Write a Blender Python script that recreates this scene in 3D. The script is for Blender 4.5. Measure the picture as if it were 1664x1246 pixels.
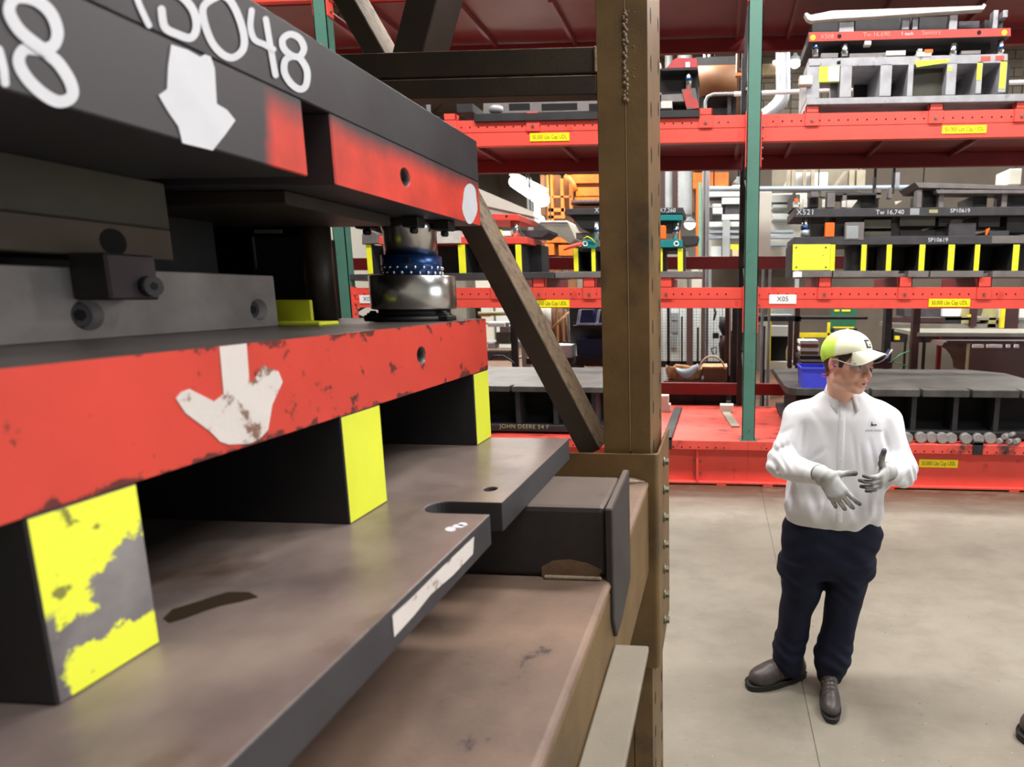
import bpy, bmesh, math, random
import numpy as np
from mathutils import Vector, Matrix
from mathutils.bvhtree import BVHTree
random.seed(7)
SC = bpy.context.scene
COL = SC.collection
for o in list(bpy.data.objects):
    bpy.data.objects.remove(o)

# ------------------------------------------------------------------ camera
IW, IH = 1664, 1246
FPX, PCX, PCY = 940.0, 1105.0, 623.0          # focal length and principal point in pixels (the photo is a crop)
YAW, PITCH, CAMH = math.radians(-3.9), math.radians(8.75), 2.0
_cy, _sy, _cp, _sp = math.cos(YAW), math.sin(YAW), math.cos(PITCH), math.sin(PITCH)
_R0 = np.array([[1, 0, 0], [0, 0, -1], [0, 1, 0]], float)
_Rz = np.array([[_cy, -_sy, 0], [_sy, _cy, 0], [0, 0, 1]])
_Rp = np.array([[1, 0, 0], [0, _cp, -_sp], [0, _sp, _cp]])
CR = _Rp @ _R0 @ _Rz
cd = bpy.data.cameras.new('camera')
cam = bpy.data.objects.new('camera', cd)
COL.objects.link(cam)
m = Matrix.Identity(4)
for i in range(3):
    m[i][0], m[i][1], m[i][2] = CR[0][i], -CR[1][i], -CR[2][i]
m[2][3] = CAMH
cam.matrix_world = m
cd.sensor_width = 36.0
cd.lens = FPX / IW * 36.0
cd.shift_x = -(PCX - IW / 2) / IW
cd.shift_y = (PCY - IH / 2) / IW
cd.clip_start = 0.02
cd.clip_end = 200
cd.dof.use_dof = True
cd.dof.focus_distance = 2.1
cd.dof.aperture_fstop = 4.0
SC.camera = cam

# ------------------------------------------------------------------ world, lights, exposure
SC.view_settings.view_transform = 'Standard'
SC.view_settings.look = 'None'
SC.view_settings.exposure = -0.1
SC.view_settings.gamma = 1.0
SC.view_settings.use_curve_mapping = False
w = bpy.data.worlds.new('hall_air')
SC.world = w
w.use_nodes = True
w.node_tree.nodes['Background'].inputs[0].default_value = (0.9, 0.95, 1.0, 1)
w.node_tree.nodes['Background'].inputs[1].default_value = 0.30
AISLE_W, FAR_W, NEAR_W, SIDE_FILL_W = 400.0, 620.0, 180.0, 400.0


def area(name, x, y, z, sx, sy, power, col=(1.0, 0.97, 0.93)):
    l = bpy.data.lights.new(name, 'AREA')
    l.shape = 'RECTANGLE'
    l.size, l.size_y = sx, sy
    l.energy = power
    l.color = col
    o = bpy.data.objects.new(name, l)
    COL.objects.link(o)
    o.location = (x, y, z)
    return o


# rows of hall lamps over the aisle, over the near storage row and over the hall behind the rack
for x in (-3.2, 0.6, 4.4):
    area('aisle_lamp', x, 3.5, 7.6, 2.6, 0.7, AISLE_W)
for x in (1.6, 4.6):
    area('near_lamp', x, 0.2, 6.4, 2.6, 0.7, NEAR_W)
for x in (-8, -2, 4, 10):
    for y in (10.5, 16.0, 22.0):
        area('hall_lamp', x, y, 7.6, 2.6, 0.9, FAR_W, (1.0, 0.95, 0.88))
for x in (-5.0, 0.0, 5.0):  # extra row added to brighten the fronts behind the rack
    area('hall_lamp', x, 8.4, 7.8, 2.6, 0.5, FAR_W * 0.45, (1.0, 0.96, 0.92))

dl = area('side_fill', 13.0, 0.8, 2.8, 4.5, 7.0, SIDE_FILL_W, (0.93, 0.97, 1.0))  # soft fill added off to the right to light the near faces
dl.rotation_euler = (0, math.radians(90), 0)


# ------------------------------------------------------------------ pixel -> point
def at(px, py, X=None, Y=None, Z=None):
    d = CR.T @ np.array([(px - PCX) / FPX, (py - PCY) / FPX, 1.0])
    t = X / d[0] if X is not None else Y / d[1] if Y is not None else (Z - CAMH) / d[2]
    return Vector((d[0] * t, d[1] * t, CAMH + d[2] * t))


# ------------------------------------------------------------------ materials
MATS = {}


def srgb(r, g, b):
    f = lambda c: (c / 255 / 12.92) if c <= 10 else ((c / 255 + 0.055) / 1.055) ** 2.4
    return (f(r), f(g), f(b))


def new_mat(name):
    mt = bpy.data.materials.new(name)
    mt.use_nodes = True
    MATS[name] = mt
    nt = mt.node_tree
    return mt, nt, nt.nodes['Principled BSDF']


def N(nt, typ, **kw):
    n = nt.nodes.new(typ)
    for k, v in kw.items():
        if k in n.inputs:
            n.inputs[k].default_value = v
        else:
            setattr(n, k, v)
    return n


def noise(nt, scale, detail=4, rough=0.55, vec=None, stretch=None, coord='Object'):
    tc = N(nt, 'ShaderNodeTexCoord')
    n = N(nt, 'ShaderNodeTexNoise', Scale=scale, Detail=detail, Roughness=rough)
    src = tc.outputs[coord]
    if stretch:
        mp = N(nt, 'ShaderNodeMapping')
        mp.inputs['Scale'].default_value = stretch
        nt.links.new(src, mp.inputs[0])
        src = mp.outputs[0]
    nt.links.new(src, n.inputs['Vector'])
    return n.outputs['Fac']


def ramp(nt, fac, a, b):
    r = N(nt, 'ShaderNodeMapRange')
    r.inputs['From Min'].default_value = a
    r.inputs['From Max'].default_value = b
    nt.links.new(fac, r.inputs['Value'])
    return r.outputs['Result']


def mixc(nt, fac, c1, c2):
    mx = N(nt, 'ShaderNodeMix', data_type='RGBA')
    if isinstance(fac, (int, float)):
        mx.inputs[0].default_value = fac
    else:
        nt.links.new(fac, mx.inputs[0])
    for c, i in ((c1, 6), (c2, 7)):
        if isinstance(c, tuple):
            mx.inputs[i].default_value = (*c, 1)
        else:
            nt.links.new(c, mx.inputs[i])
    return mx.outputs[2]


def math_n(nt, op, a, b=0.0):
    n = N(nt, 'ShaderNodeMath', operation=op)
    for i, v in ((0, a), (1, b)):
        if isinstance(v, (int, float)):
            n.inputs[i].default_value = v
        else:
            nt.links.new(v, n.inputs[i])
    return n.outputs[0]


def bump(nt, bs, fac, strength, dist=0.002):
    b = N(nt, 'ShaderNodeBump')
    b.inputs['Strength'].default_value = strength
    b.inputs['Distance'].default_value = dist
    nt.links.new(fac, b.inputs['Height'])
    nt.links.new(b.outputs[0], bs.inputs['Normal'])


def mat(name, c, rough=0.5, metal=0.0, var=0.25, vscale=6, c2=None, wear=None, wlo=0.6, whi=0.66, wscale=9,
        bmp=0.15, bscale=120, stretch=None, spec=0.5):
    """paint or metal: base colour with slow tone variation, optional worn patches of a second colour, fine relief"""
    mt, nt, bs = new_mat(name)
    bs.inputs['Roughness'].default_value = rough
    bs.inputs['Metallic'].default_value = metal
    bs.inputs['Specular IOR Level'].default_value = spec
    c2 = c2 or tuple(x * (1 - var) for x in c)
    col = mixc(nt, ramp(nt, noise(nt, vscale, 5, 0.6, stretch=stretch), 0.35, 0.7), c, c2)
    if wear:
        col = mixc(nt, ramp(nt, noise(nt, wscale, 7, 0.65, stretch=stretch), wlo, whi), col, wear)
    nt.links.new(col, bs.inputs['Base Color'])
    if bmp:
        bump(nt, bs, noise(nt, bscale, 3), bmp)
    return mt


def face_mat(name, axis_paint, paint, other, rough=0.45, rough2=0.45, wear=None, wlo=0.62, whi=0.66, wscale=10, metal2=0.0,
             other2=None, paint2=None, edge=None):
    """painted on the faces whose normal points along axis_paint (list of (axis, sign)), bare on the others"""
    mt, nt, bs = new_mat(name)
    tc = N(nt, 'ShaderNodeTexCoord')
    sep = N(nt, 'ShaderNodeSeparateXYZ')
    nt.links.new(tc.outputs['Normal'], sep.inputs[0])
    msk = None
    for ax, sg in axis_paint:
        v = math_n(nt, 'MULTIPLY', sep.outputs[ax], sg)
        v = math_n(nt, 'GREATER_THAN', v, 0.75)
        msk = v if msk is None else math_n(nt, 'MAXIMUM', msk, v)
    pc = mixc(nt, ramp(nt, noise(nt, 5, 5), 0.35, 0.7), paint, paint2 or tuple(x * 0.82 for x in paint))
    if wear:
        wn = noise(nt, wscale, 8, 0.65)
        if edge:                                           # more chips along the top and bottom edges
            so = N(nt, 'ShaderNodeSeparateXYZ')
            nt.links.new(tc.outputs['Object'], so.inputs[0])
            e_ = ramp(nt, math_n(nt, 'ABSOLUTE', so.outputs[2]), edge - 0.014, edge)
            wn = math_n(nt, 'ADD', wn, math_n(nt, 'MULTIPLY', e_, 0.12))
        wm = ramp(nt, wn, wlo, whi)
        pc = mixc(nt, wm, pc, wear)
    oc = mixc(nt, ramp(nt, noise(nt, 7, 6, 0.65), 0.3, 0.7), other, other2 or tuple(x * 0.6 for x in other))
    nt.links.new(mixc(nt, msk, oc, pc), bs.inputs['Base Color'])
    r = N(nt, 'ShaderNodeMapRange')
    r.inputs['To Min'].default_value = rough2
    r.inputs['To Max'].default_value = rough
    nt.links.new(msk, r.inputs['Value'])
    nt.links.new(r.outputs[0], bs.inputs['Roughness'])
    if metal2:
        nt.links.new(math_n(nt, 'MULTIPLY', math_n(nt, 'SUBTRACT', 1.0, msk), metal2), bs.inputs['Metallic'])
    bump(nt, bs, noise(nt, 90, 4), 0.12)
    return mt


def attr_mat(name, rough=0.6, bmp=0.1, bscale=300, sheen=0.0, sss=0.0):
    mt, nt, bs = new_mat(name)
    a = N(nt, 'ShaderNodeVertexColor', layer_name='Col')
    nt.links.new(a.outputs[0], bs.inputs['Base Color'])
    bs.inputs['Roughness'].default_value = rough
    if sss:
        bs.inputs['Subsurface Weight'].default_value = sss
        bs.inputs['Subsurface Radius'].default_value = (0.01, 0.004, 0.002)
    if bmp:
        bump(nt, bs, noise(nt, bscale, 3), bmp, 0.001)
    return mt


def emit(name, c, s):
    mt, nt, bs = new_mat(name)
    bs.inputs['Base Color'].default_value = (*c, 1)
    bs.inputs['Emission Color'].default_value = (*c, 1)
    bs.inputs['Emission Strength'].default_value = s
    return mt


# ------------------------------------------------------------------ object helpers
def wl(o):
    v = Vector((0, 0, 0))
    while o is not None:
        v += o.location
        o = o.parent
    return v


def thing(name, label, cat, loc, group=None):
    o = bpy.data.objects.new(name, None)
    COL.objects.link(o)
    o.location = loc
    o['label'] = label
    o['category'] = cat
    if group:
        o['group'] = group
    o.empty_display_size = 0.1
    return o


def tag(o, label, cat, group=None):
    o['label'] = label
    o['category'] = cat
    if group:
        o['group'] = group
    return o


def link_mesh(name, me, parent=None, lab=None):
    """links a mesh whose vertices are in world space; its origin goes to the middle of its bounding box"""
    n = len(me.vertices)
    co = np.empty(n * 3, np.float32)
    me.vertices.foreach_get('co', co)
    co = co.reshape(-1, 3)
    c = (co.min(0) + co.max(0)) / 2 if n else np.zeros(3)
    co -= c
    me.vertices.foreach_set('co', co.ravel())
    me.update()
    o = bpy.data.objects.new(name, me)
    COL.objects.link(o)
    o.location = Vector([float(x) for x in c]) - (wl(parent) if parent else Vector((0, 0, 0)))
    if parent:
        o.parent = parent
    if lab:
        o['label'] = lab
    return o


class MB:
    """collects simple solids, then builds ONE mesh object"""

    def __init__(s):
        s.v, s.f, s.sm = [], [], []

    def add(s, vs, fs, smooth=False):
        b = len(s.v)
        s.v += [tuple(v) for v in vs]
        s.f += [tuple(i + b for i in f) for f in fs]
        s.sm += [smooth] * len(fs)
        return s

    def box(s, x0, x1, y0, y1, z0, z1):
        x0, x1 = sorted((x0, x1)); y0, y1 = sorted((y0, y1)); z0, z1 = sorted((z0, z1))
        vs = [(x, y, z) for x in (x0, x1) for y in (y0, y1) for z in (z0, z1)]
        return s.add(vs, [(0, 1, 3, 2), (4, 6, 7, 5), (0, 4, 5, 1), (2, 3, 7, 6), (0, 2, 6, 4), (1, 5, 7, 3)])

    def prism(s, pts, vec):
        """polygon (3-D points) extruded along vec"""
        n = len(pts)
        vec = Vector(vec)
        a = [Vector(p) for p in pts]
        nrm = Vector((0, 0, 0))
        for i in range(n):
            nrm += (a[i] - a[0]).cross(a[(i + 1) % n] - a[0])
        if nrm.dot(vec) > 0:
            a = a[::-1]
        b = [p + vec for p in a]
        fs = [tuple(range(n)), tuple(range(2 * n - 1, n - 1, -1))]
        fs += [(i, i + n, (i + 1) % n + n, (i + 1) % n) for i in range(n)]
        return s.add(a + b, fs)

    def bar(s, p, q, w_, h_, up=(0, 0, 1)):
        """square bar from p to q, width w_ (sideways), height h_ (along up)"""
        p, q = Vector(p), Vector(q)
        d = (q - p).normalized()
        sd = d.cross(Vector(up))
        if sd.length < 1e-4:
            sd = d.cross(Vector((1, 0, 0)))
        sd.normalize()
        u = sd.cross(d)
        pts = [p + sd * a * w_ / 2 + u * b * h_ / 2 for a, b in ((-1, -1), (1, -1), (1, 1), (-1, 1))]
        return s.prism(pts, q - p)

    def cyl(s, p, q, r, r2=None, n=20, smooth=True):
        p, q = Vector(p), Vector(q)
        r2 = r if r2 is None else r2
        d = (q - p).normalized()
        a = d.orthogonal().normalized()
        b = d.cross(a)
        vs = []
        for c, rr in ((p, r), (q, r2)):
            vs += [c + (a * math.cos(t) + b * math.sin(t)) * rr for t in [2 * math.pi * i / n for i in range(n)]]
        s.add(vs, [(i, (i + 1) % n, (i + 1) % n + n, i + n) for i in range(n)], smooth)
        b0 = len(s.v) - 2 * n
        s.f += [tuple(b0 + i for i in range(n - 1, -1, -1)), tuple(b0 + n + i for i in range(n))]
        s.sm += [False, False]
        return s

    def lathe(s, prof, c, n=40, smooth=True):
        """profile [(r, z)] turned about the vertical through c"""
        vs, fs = [], []
        for r, z in prof:
            vs += [(c[0] + r * math.cos(2 * math.pi * i / n), c[1] + r * math.sin(2 * math.pi * i / n), c[2] + z) for i in range(n)]
        for k in range(len(prof) - 1):
            fs += [(k * n + i, k * n + (i + 1) % n, (k + 1) * n + (i + 1) % n, (k + 1) * n + i) for i in range(n)]
        fs += [tuple(range(n - 1, -1, -1)), tuple((len(prof) - 1) * n + i for i in range(n))]
        return s.add(vs, fs, smooth)

    def tube(s, pts, r, n=8, smooth=True):
        pts = [Vector(p) for p in pts]
        vs, fs = [], []
        ref = None
        for i, p in enumerate(pts):
            d = (pts[min(i + 1, len(pts) - 1)] - pts[max(i - 1, 0)]).normalized()
            if ref is None:
                ref = d.orthogonal().normalized()
            ref = (ref - d * ref.dot(d)).normalized()
            b = d.cross(ref)
            rr = r[i] if isinstance(r, (list, tuple)) else r
            vs += [p + (ref * math.cos(2 * math.pi * k / n) + b * math.sin(2 * math.pi * k / n)) * rr for k in range(n)]
        for i in range(len(pts) - 1):
            fs += [(i * n + k, i * n + (k + 1) % n, (i + 1) * n + (k + 1) % n, (i + 1) * n + k) for k in range(n)]
        fs += [tuple(range(n - 1, -1, -1)), tuple((len(pts) - 1) * n + k for k in range(n))]
        return s.add(vs, fs, smooth)

    def grid(s, P, smooth=True, closed=False):
        """P[i][j] points -> surface"""
        ni, nj = len(P), len(P[0])
        vs = [p for row in P for p in row]
        fs = []
        for i in range(ni - 1):
            for j in range(nj if closed else nj - 1):
                fs.append((i * nj + j, i * nj + (j + 1) % nj, (i + 1) * nj + (j + 1) % nj, (i + 1) * nj + j))
        return s.add(vs, fs, smooth)

    # ---- pixel-measured solids: outline read on the plane Y, then real depth behind it
    def pp(s, pts, Y, d):
        return s.prism([at(x, y, Y=Y) for x, y in pts], (0, d, 0))

    def pb(s, x0, y0, x1, y1, Y, d):
        xm, ym = (x0 + x1) / 2, (y0 + y1) / 2
        X0, X1 = at(x0, ym, Y=Y).x, at(x1, ym, Y=Y).x
        Z0, Z1 = at(xm, y1, Y=Y).z, at(xm, y0, Y=Y).z
        return s.box(X0, X1, Y, Y + d, Z0, Z1)

    def pc(s, x, y0, y1, wpx, Y, n=16):
        """upright cylinder seen between pixel rows y0 and y1"""
        a, b = at(x, y0, Y=Y), at(x, y1, Y=Y)
        r = (at(x + wpx / 2, (y0 + y1) / 2, Y=Y) - at(x - wpx / 2, (y0 + y1) / 2, Y=Y)).x / 2
        return s.cyl((b.x, Y, b.z), (b.x, Y, a.z), r, n=n)

    def build(s, name, mt, parent=None, bevel=0.0, lab=None, recalc=False, kind=None, seg=1):
        me = bpy.data.meshes.new(name)
        me.from_pydata([tuple(v) for v in s.v], [], s.f)
        me.polygons.foreach_set('use_smooth', s.sm)
        if recalc:
            bm = bmesh.new(); bm.from_mesh(me)
            bmesh.ops.recalc_face_normals(bm, faces=bm.faces)
            bm.to_mesh(me); bm.free()
        me.materials.append(MATS[mt] if isinstance(mt, str) else mt)
        o = link_mesh(name, me, parent, lab)
        if bevel:
            md = o.modifiers.new('edge', 'BEVEL')
            md.width = bevel
            md.segments = seg
            md.limit_method = 'ANGLE'
            md.angle_limit = math.radians(50)
        if kind:
            o['kind'] = kind
        return o


def cut(o, cutter):
    """subtracts the MB solid `cutter` (world coordinates) from object o for good"""
    c = cutter.build('cutter', 'steel')
    md = o.modifiers.new('cut', 'BOOLEAN')
    md.operation = 'DIFFERENCE'
    md.solver = 'EXACT'
    md.object = c
    bpy.context.view_layer.update()
    dg = bpy.context.evaluated_depsgraph_get()
    me = bpy.data.meshes.new_from_object(o.evaluated_get(dg))
    o.modifiers.clear()
    o.data = me
    bpy.data.objects.remove(c)
    return o


def text_mesh(body, size, mapper, ext=0.0, shear=0.0, spacing=1.0):
    """letter outlines as a mesh; mapper(u, v, depth) -> world point; centred on (0, 0)"""
    cu = bpy.data.curves.new('lettering', 'FONT')
    cu.body = body
    cu.size = size
    cu.align_x, cu.align_y = 'CENTER', 'CENTER'
    cu.extrude = 0.0
    cu.shear = shear
    cu.space_character = spacing
    cu.resolution_u = 3
    o = bpy.data.objects.new('lettering', cu)
    COL.objects.link(o)
    bpy.context.view_layer.update()
    me = bpy.data.meshes.new_from_object(o.evaluated_get(bpy.context.evaluated_depsgraph_get()))
    bpy.data.objects.remove(o)
    for v in me.vertices:
        v.co = mapper(v.co.x, v.co.y)
    return me


def sign(name, body, px, py, hpx, Y, mt, parent, spacing=1.0, off=0.004, maxw=None):
    """flat lettering on an upright plane facing the aisle, hpx = letter height in pixels"""
    c = at(px, py, Y=Y)
    h = (at(px, py - hpx / 2, Y=Y) - at(px, py + hpx / 2, Y=Y)).z
    me = text_mesh(body, h * 1.35, lambda u, v: Vector((c.x + u, Y - off, c.z + v)), spacing=spacing)
    if maxw:
        w_ = max(abs(v.co.x - c.x) for v in me.vertices) * 2
        W_ = (at(px + maxw / 2, py, Y=Y) - at(px - maxw / 2, py, Y=Y)).x
        for v in me.vertices:
            v.co.x = c.x + (v.co.x - c.x) * min(1.0, W_ / w_)
    me.materials.append(MATS[mt])
    return link_mesh(name, me, parent)


def copy_tree(o, parent=None):
    c = o.copy()
    COL.objects.link(c)
    if parent:
        c.parent = parent
    for ch in list(o.children):
        copy_tree(ch, c)
    return c


def struct(o, kind='structure'):
    o['kind'] = kind
    return o


# ------------------------------------------------------------------ shared materials
RED = srgb(222, 58, 44)
mat('steel', srgb(120, 120, 122), 0.42, 0.55, 0.35, 5, bmp=0.1)
mat('steel_dark', srgb(66, 65, 70), 0.5, 0.3, 0.4, 7, bmp=0.15)
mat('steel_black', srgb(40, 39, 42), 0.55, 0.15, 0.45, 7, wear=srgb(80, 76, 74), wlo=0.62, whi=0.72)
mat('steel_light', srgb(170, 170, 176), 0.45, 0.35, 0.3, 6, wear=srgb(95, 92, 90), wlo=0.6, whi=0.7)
mat('chrome', srgb(205, 205, 205), 0.24, 1.0, 0.12, 8, bmp=0.0)
mat('black', srgb(22, 22, 24), 0.55, 0.0, 0.3, 9)
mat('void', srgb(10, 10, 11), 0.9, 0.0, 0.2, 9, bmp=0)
mat('rack_red', srgb(231, 80, 68), 0.42, 0.0, 0.14, 3, wear=srgb(180, 50, 40), wlo=0.62, whi=0.74, wscale=5, bmp=0.05)
mat('rack_red_dirty', srgb(226, 80, 68), 0.45, 0.0, 0.2, 3, wear=srgb(60, 40, 40), wlo=0.54, whi=0.66, wscale=3, stretch=(1, 2.5, 1), bmp=0.1)
mat('rack_green', srgb(74, 120, 106), 0.5, 0.0, 0.15, 4, wear=srgb(48, 80, 70), wlo=0.64, whi=0.72, bmp=0.05)
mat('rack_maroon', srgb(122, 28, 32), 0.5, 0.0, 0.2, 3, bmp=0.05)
mat('deck_maroon', srgb(122, 56, 58), 0.4, 0.0, 0.2, 3, bmp=0.05)
mat('yellow', srgb(232, 240, 66), 0.5, 0.0, 0.1, 6, wear=srgb(120, 122, 60), wlo=0.66, whi=0.7, wscale=14, bmp=0.1)
mat('yellow_label', srgb(250, 232, 20), 0.4, 0.0, 0.04, 6, bmp=0)
mat('white_label', srgb(240, 240, 240), 0.4, 0.0, 0.04, 6, bmp=0)
mat('white_paint', srgb(205, 208, 216), 0.6, 0.0, 0.1, 12, bmp=0.2, bscale=60)
mat('white_paint_worn', srgb(208, 202, 199), 0.6, 0.0, 0.1, 12, wear=srgb(122, 92, 76), wlo=0.57, whi=0.64, wscale=26, bmp=0.2)
mat('ink', srgb(30, 30, 28), 0.6, bmp=0)
mat('ink_soft', srgb(70, 66, 14), 0.6, bmp=0)
mat('chalk', srgb(215, 220, 228), 0.7, bmp=0)
mat('chalk_pink', srgb(238, 150, 140), 0.7, bmp=0)
mat('chalk_olive', srgb(170, 165, 120), 0.7, bmp=0)
mat('orange', srgb(250, 110, 30), 0.5, 0.0, 0.1)
mat('teal', srgb(20, 130, 132), 0.45, 0.0, 0.15)
mat('blue_cage', srgb(20, 62, 118), 0.3, 0.5, 0.2, bmp=0)
mat('blue_bin', srgb(60, 66, 205), 0.45, 0.0, 0.15, bmp=0.05)
mat('navy_bin', srgb(24, 34, 78), 0.4, 0.0, 0.15, bmp=0.05)
mat('white_edge', srgb(190, 205, 230), 0.5, bmp=0)
# ================================================================== SETTING
def floor_mat():
    mt, nt, bs = new_mat('concrete')
    c = mixc(nt, ramp(nt, noise(nt, 0.9, 6, 0.6), 0.3, 0.7), srgb(146, 140, 128), srgb(126, 119, 106))
    c = mixc(nt, ramp(nt, noise(nt, 5, 6, 0.65, stretch=(0.7, 1.2, 1)), 0.45, 0.8), c, srgb(120, 113, 102))
    c = mixc(nt, ramp(nt, noise(nt, 60, 2), 0.68, 0.78), c, srgb(165, 160, 152))
    c = mixc(nt, ramp(nt, noise(nt, 45, 2), 0.30, 0.22), c, srgb(100, 95, 88))
    # rusty dirt swept against the foot of the rack
    tc = N(nt, 'ShaderNodeTexCoord')
    sep = N(nt, 'ShaderNodeSeparateXYZ')
    nt.links.new(tc.outputs['Object'], sep.inputs[0])
    y = math_n(nt, 'ADD', sep.outputs[1], 0.0)
    band = ramp(nt, y, RUST_Y - 0.75, RUST_Y - 0.12)
    nz = ramp(nt, noise(nt, 7, 6, 0.7, stretch=(0.4, 1.5, 1)), 0.22, 0.50)
    c = mixc(nt, math_n(nt, 'MULTIPLY', math_n(nt, 'MULTIPLY', band, nz), 0.95), c, srgb(98, 64, 46))
    nt.links.new(c, bs.inputs['Base Color'])
    bs.inputs['Roughness'].default_value = 0.55
    bs.inputs['Specular IOR Level'].default_value = 0.35
    bump(nt, bs, noise(nt, 130, 4), 0.10)
    return mt


FLX0, FLX1, FLY0, FLY1 = -12.0, 16.0, -5.0, 32.0
RUST_Y = 5.95 - (FLY0 + FLY1) / 2
floor_mat()
JX = at(1318, 1180, Z=0).x                       # saw-cut joint running away from the camera
fl = MB()
fl.box(FLX0, JX - 0.003, FLY0, FLY1, -0.2, 0.0)
fl.box(JX + 0.003, FLX1, FLY0, FLY1, -0.2, 0.0)
fl.box(JX - 0.003, JX + 0.003, FLY0, FLY1, -0.2, -0.006)
struct(fl.build('floor', 'concrete'))
mat('wall_paint', srgb(150, 148, 140), 0.8, var=0.2, vscale=0.6)
mat('roof_deck', srgb(92, 84, 74), 0.8, var=0.3, vscale=0.8)
struct(MB().box(FLX0, FLX1, FLY1, FLY1 + 0.2, 0, 9.2).build('wall_back', 'wall_paint'))
struct(MB().box(FLX0 - 0.2, FLX0, FLY0, FLY1, 0, 9.2).build('wall_left', 'wall_paint'))
struct(MB().box(FLX1, FLX1 + 0.2, FLY0, FLY1, 0, 9.2).build('wall_right', 'wall_paint'))
struct(MB().box(FLX0, FLX1, FLY0 - 0.2, FLY0, 0, 9.2).build('wall_front', 'wall_paint'))
ce = struct(MB().box(FLX0, FLX1, FLY0, FLY1, 9.2, 9.4).build('ceiling', 'roof_deck'))
for k in range(8):
    y = 9.0 + k * 3.0
    jm = MB()
    jm.box(FLX0, FLX1, y - 0.06, y + 0.06, 9.02, 9.2).box(FLX0, FLX1, y - 0.06, y + 0.06, 8.2, 8.32)
    x = FLX0
    up = True
    while x < FLX1 - 0.9:
        jm.bar((x, y, 8.3 if up else 9.05), (x + 0.9, y, 9.05 if up else 8.3), 0.06, 0.06)
        x += 0.9
        up = not up
    jm.build('roof_truss', 'roof_deck', ce)

# ================================================================== BROWN RACK (near, left)
mat('brown_paint', srgb(112, 88, 52), 0.48, 0.0, 0.3, 5, c2=srgb(84, 64, 36), wear=srgb(48, 42, 36), wlo=0.54, whi=0.72, wscale=3.2, bmp=0.35, bscale=160)
mat('brown_edge_glint', srgb(150, 126, 92), 0.8, 0.0, 0.2, 12, bmp=0.4, bscale=90)


def lit_tops(name, paint, paint2, lit_tone, lo=0.25, hi=0.5):
    """dark brown, upward faces painted lighter as if lit, patchy like dust"""
    mt, nt, bs = new_mat(name)
    tc = N(nt, 'ShaderNodeTexCoord')
    sp = N(nt, 'ShaderNodeSeparateXYZ')
    nt.links.new(tc.outputs['Normal'], sp.inputs[0])
    c = mixc(nt, ramp(nt, noise(nt, 6, 6), 0.35, 0.7), paint, paint2)
    m_ = math_n(nt, 'MULTIPLY', ramp(nt, sp.outputs[2], lo, hi), ramp(nt, noise(nt, 25, 5), 0.25, 0.5))
    d = mixc(nt, ramp(nt, noise(nt, 60, 4), 0.35, 0.7), lit_tone, tuple(x * 0.7 for x in lit_tone))
    nt.links.new(mixc(nt, m_, c, d), bs.inputs['Base Color'])
    bs.inputs['Roughness'].default_value = 0.65
    bump(nt, bs, noise(nt, 110, 4), 0.3)


lit_tops('brown_dark', srgb(58, 47, 35), srgb(42, 35, 28), srgb(150, 130, 104))  # light on the upward faces is put into the colour
mat('beam_top', srgb(138, 114, 98), 0.55, 0.1, 0.35, 3, c2=srgb(90, 76, 70), wear=srgb(58, 50, 50), wlo=0.63, whi=0.70, wscale=12, bmp=0.3, bscale=70)
face_mat('block_steel', [(2, 1)], srgb(98, 86, 78), srgb(52, 47, 47), 0.6, 0.6, wear=srgb(60, 54, 52), wlo=0.5, whi=0.7, wscale=7, other2=srgb(34, 32, 33))
mat('grey_ledge', srgb(126, 118, 104), 0.7, 0.0, 0.25, 5, bmp=0.25)
mat('weld', srgb(150, 132, 112), 0.5, 0.2, 0.4, 30, bmp=0.8, bscale=120)
mat('bolt_zinc', srgb(128, 126, 108), 0.4, 0.6, 0.3, bmp=0.05)

PX0, PX1, PY0, PY1 = -0.369, -0.217, 1.80, 2.15
rk = thing('storage_rack', 'brown steel heavy storage rack with perforated post beside the aisle', 'rack', (PX1, PY0, 0))
XM = at(1020, 400, Y=1.8).x
p = MB()
p.box(PX0, XM - 0.0015, PY0, PY1, 0, 4.2).box(XM + 0.0015, PX1, PY0, PY1, 0, 4.2)
p.box(XM - 0.0015, XM + 0.0015, PY0 + 0.003, PY1, 0, 4.2)
post = p.build('post', 'brown_paint', rk, 0.004)
MB().box(XM - 0.0012, XM + 0.0016, PY0 - 0.0012, PY0 + 0.004, 1.5, 4.2).build('seam', 'brown_edge_glint', post)  # lighter strip painted where the seam edge catches light
hm = MB()                                                                # teardrop slots punched in the post side, two staggered rows
for k in range(60):
    z = 0.1 + k * 0.0665
    yy = 1.875 if k % 2 else 2.09
    hm.prism([(PX1 + 0.0006, yy + 0.012 * math.cos(t), z + 0.024 * math.sin(t)) for t in [2 * math.pi * i / 10 for i in range(10)]], (0.0004, 0, 0))
hm.build('slot', 'void', post, kind='stuff')
wb = MB()
random.seed(3)
zz = at(1018, 18, Y=1.8).z
while zz > at(1018, 165, Y=1.8).z:
    r = random.uniform(0.003, 0.0065)
    wb.lathe([(0.001, -r), (r * .8, -r * .6), (r, 0), (r * .8, r * .6), (0.001, r)], (XM + random.uniform(-0.004, 0.006), PY0 - 0.001, zz), 7)
    if random.random() < 0.4:
        r2 = random.uniform(0.001, 0.003)
        wb.lathe([(0.0005, -r2), (r2, 0), (0.0005, r2)], (XM + random.uniform(-0.02, 0.03), PY0, zz), 6)
    zz -= random.uniform(0.003, 0.006)
wb.build('weld_bead', 'weld', post, kind='stuff')
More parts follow.
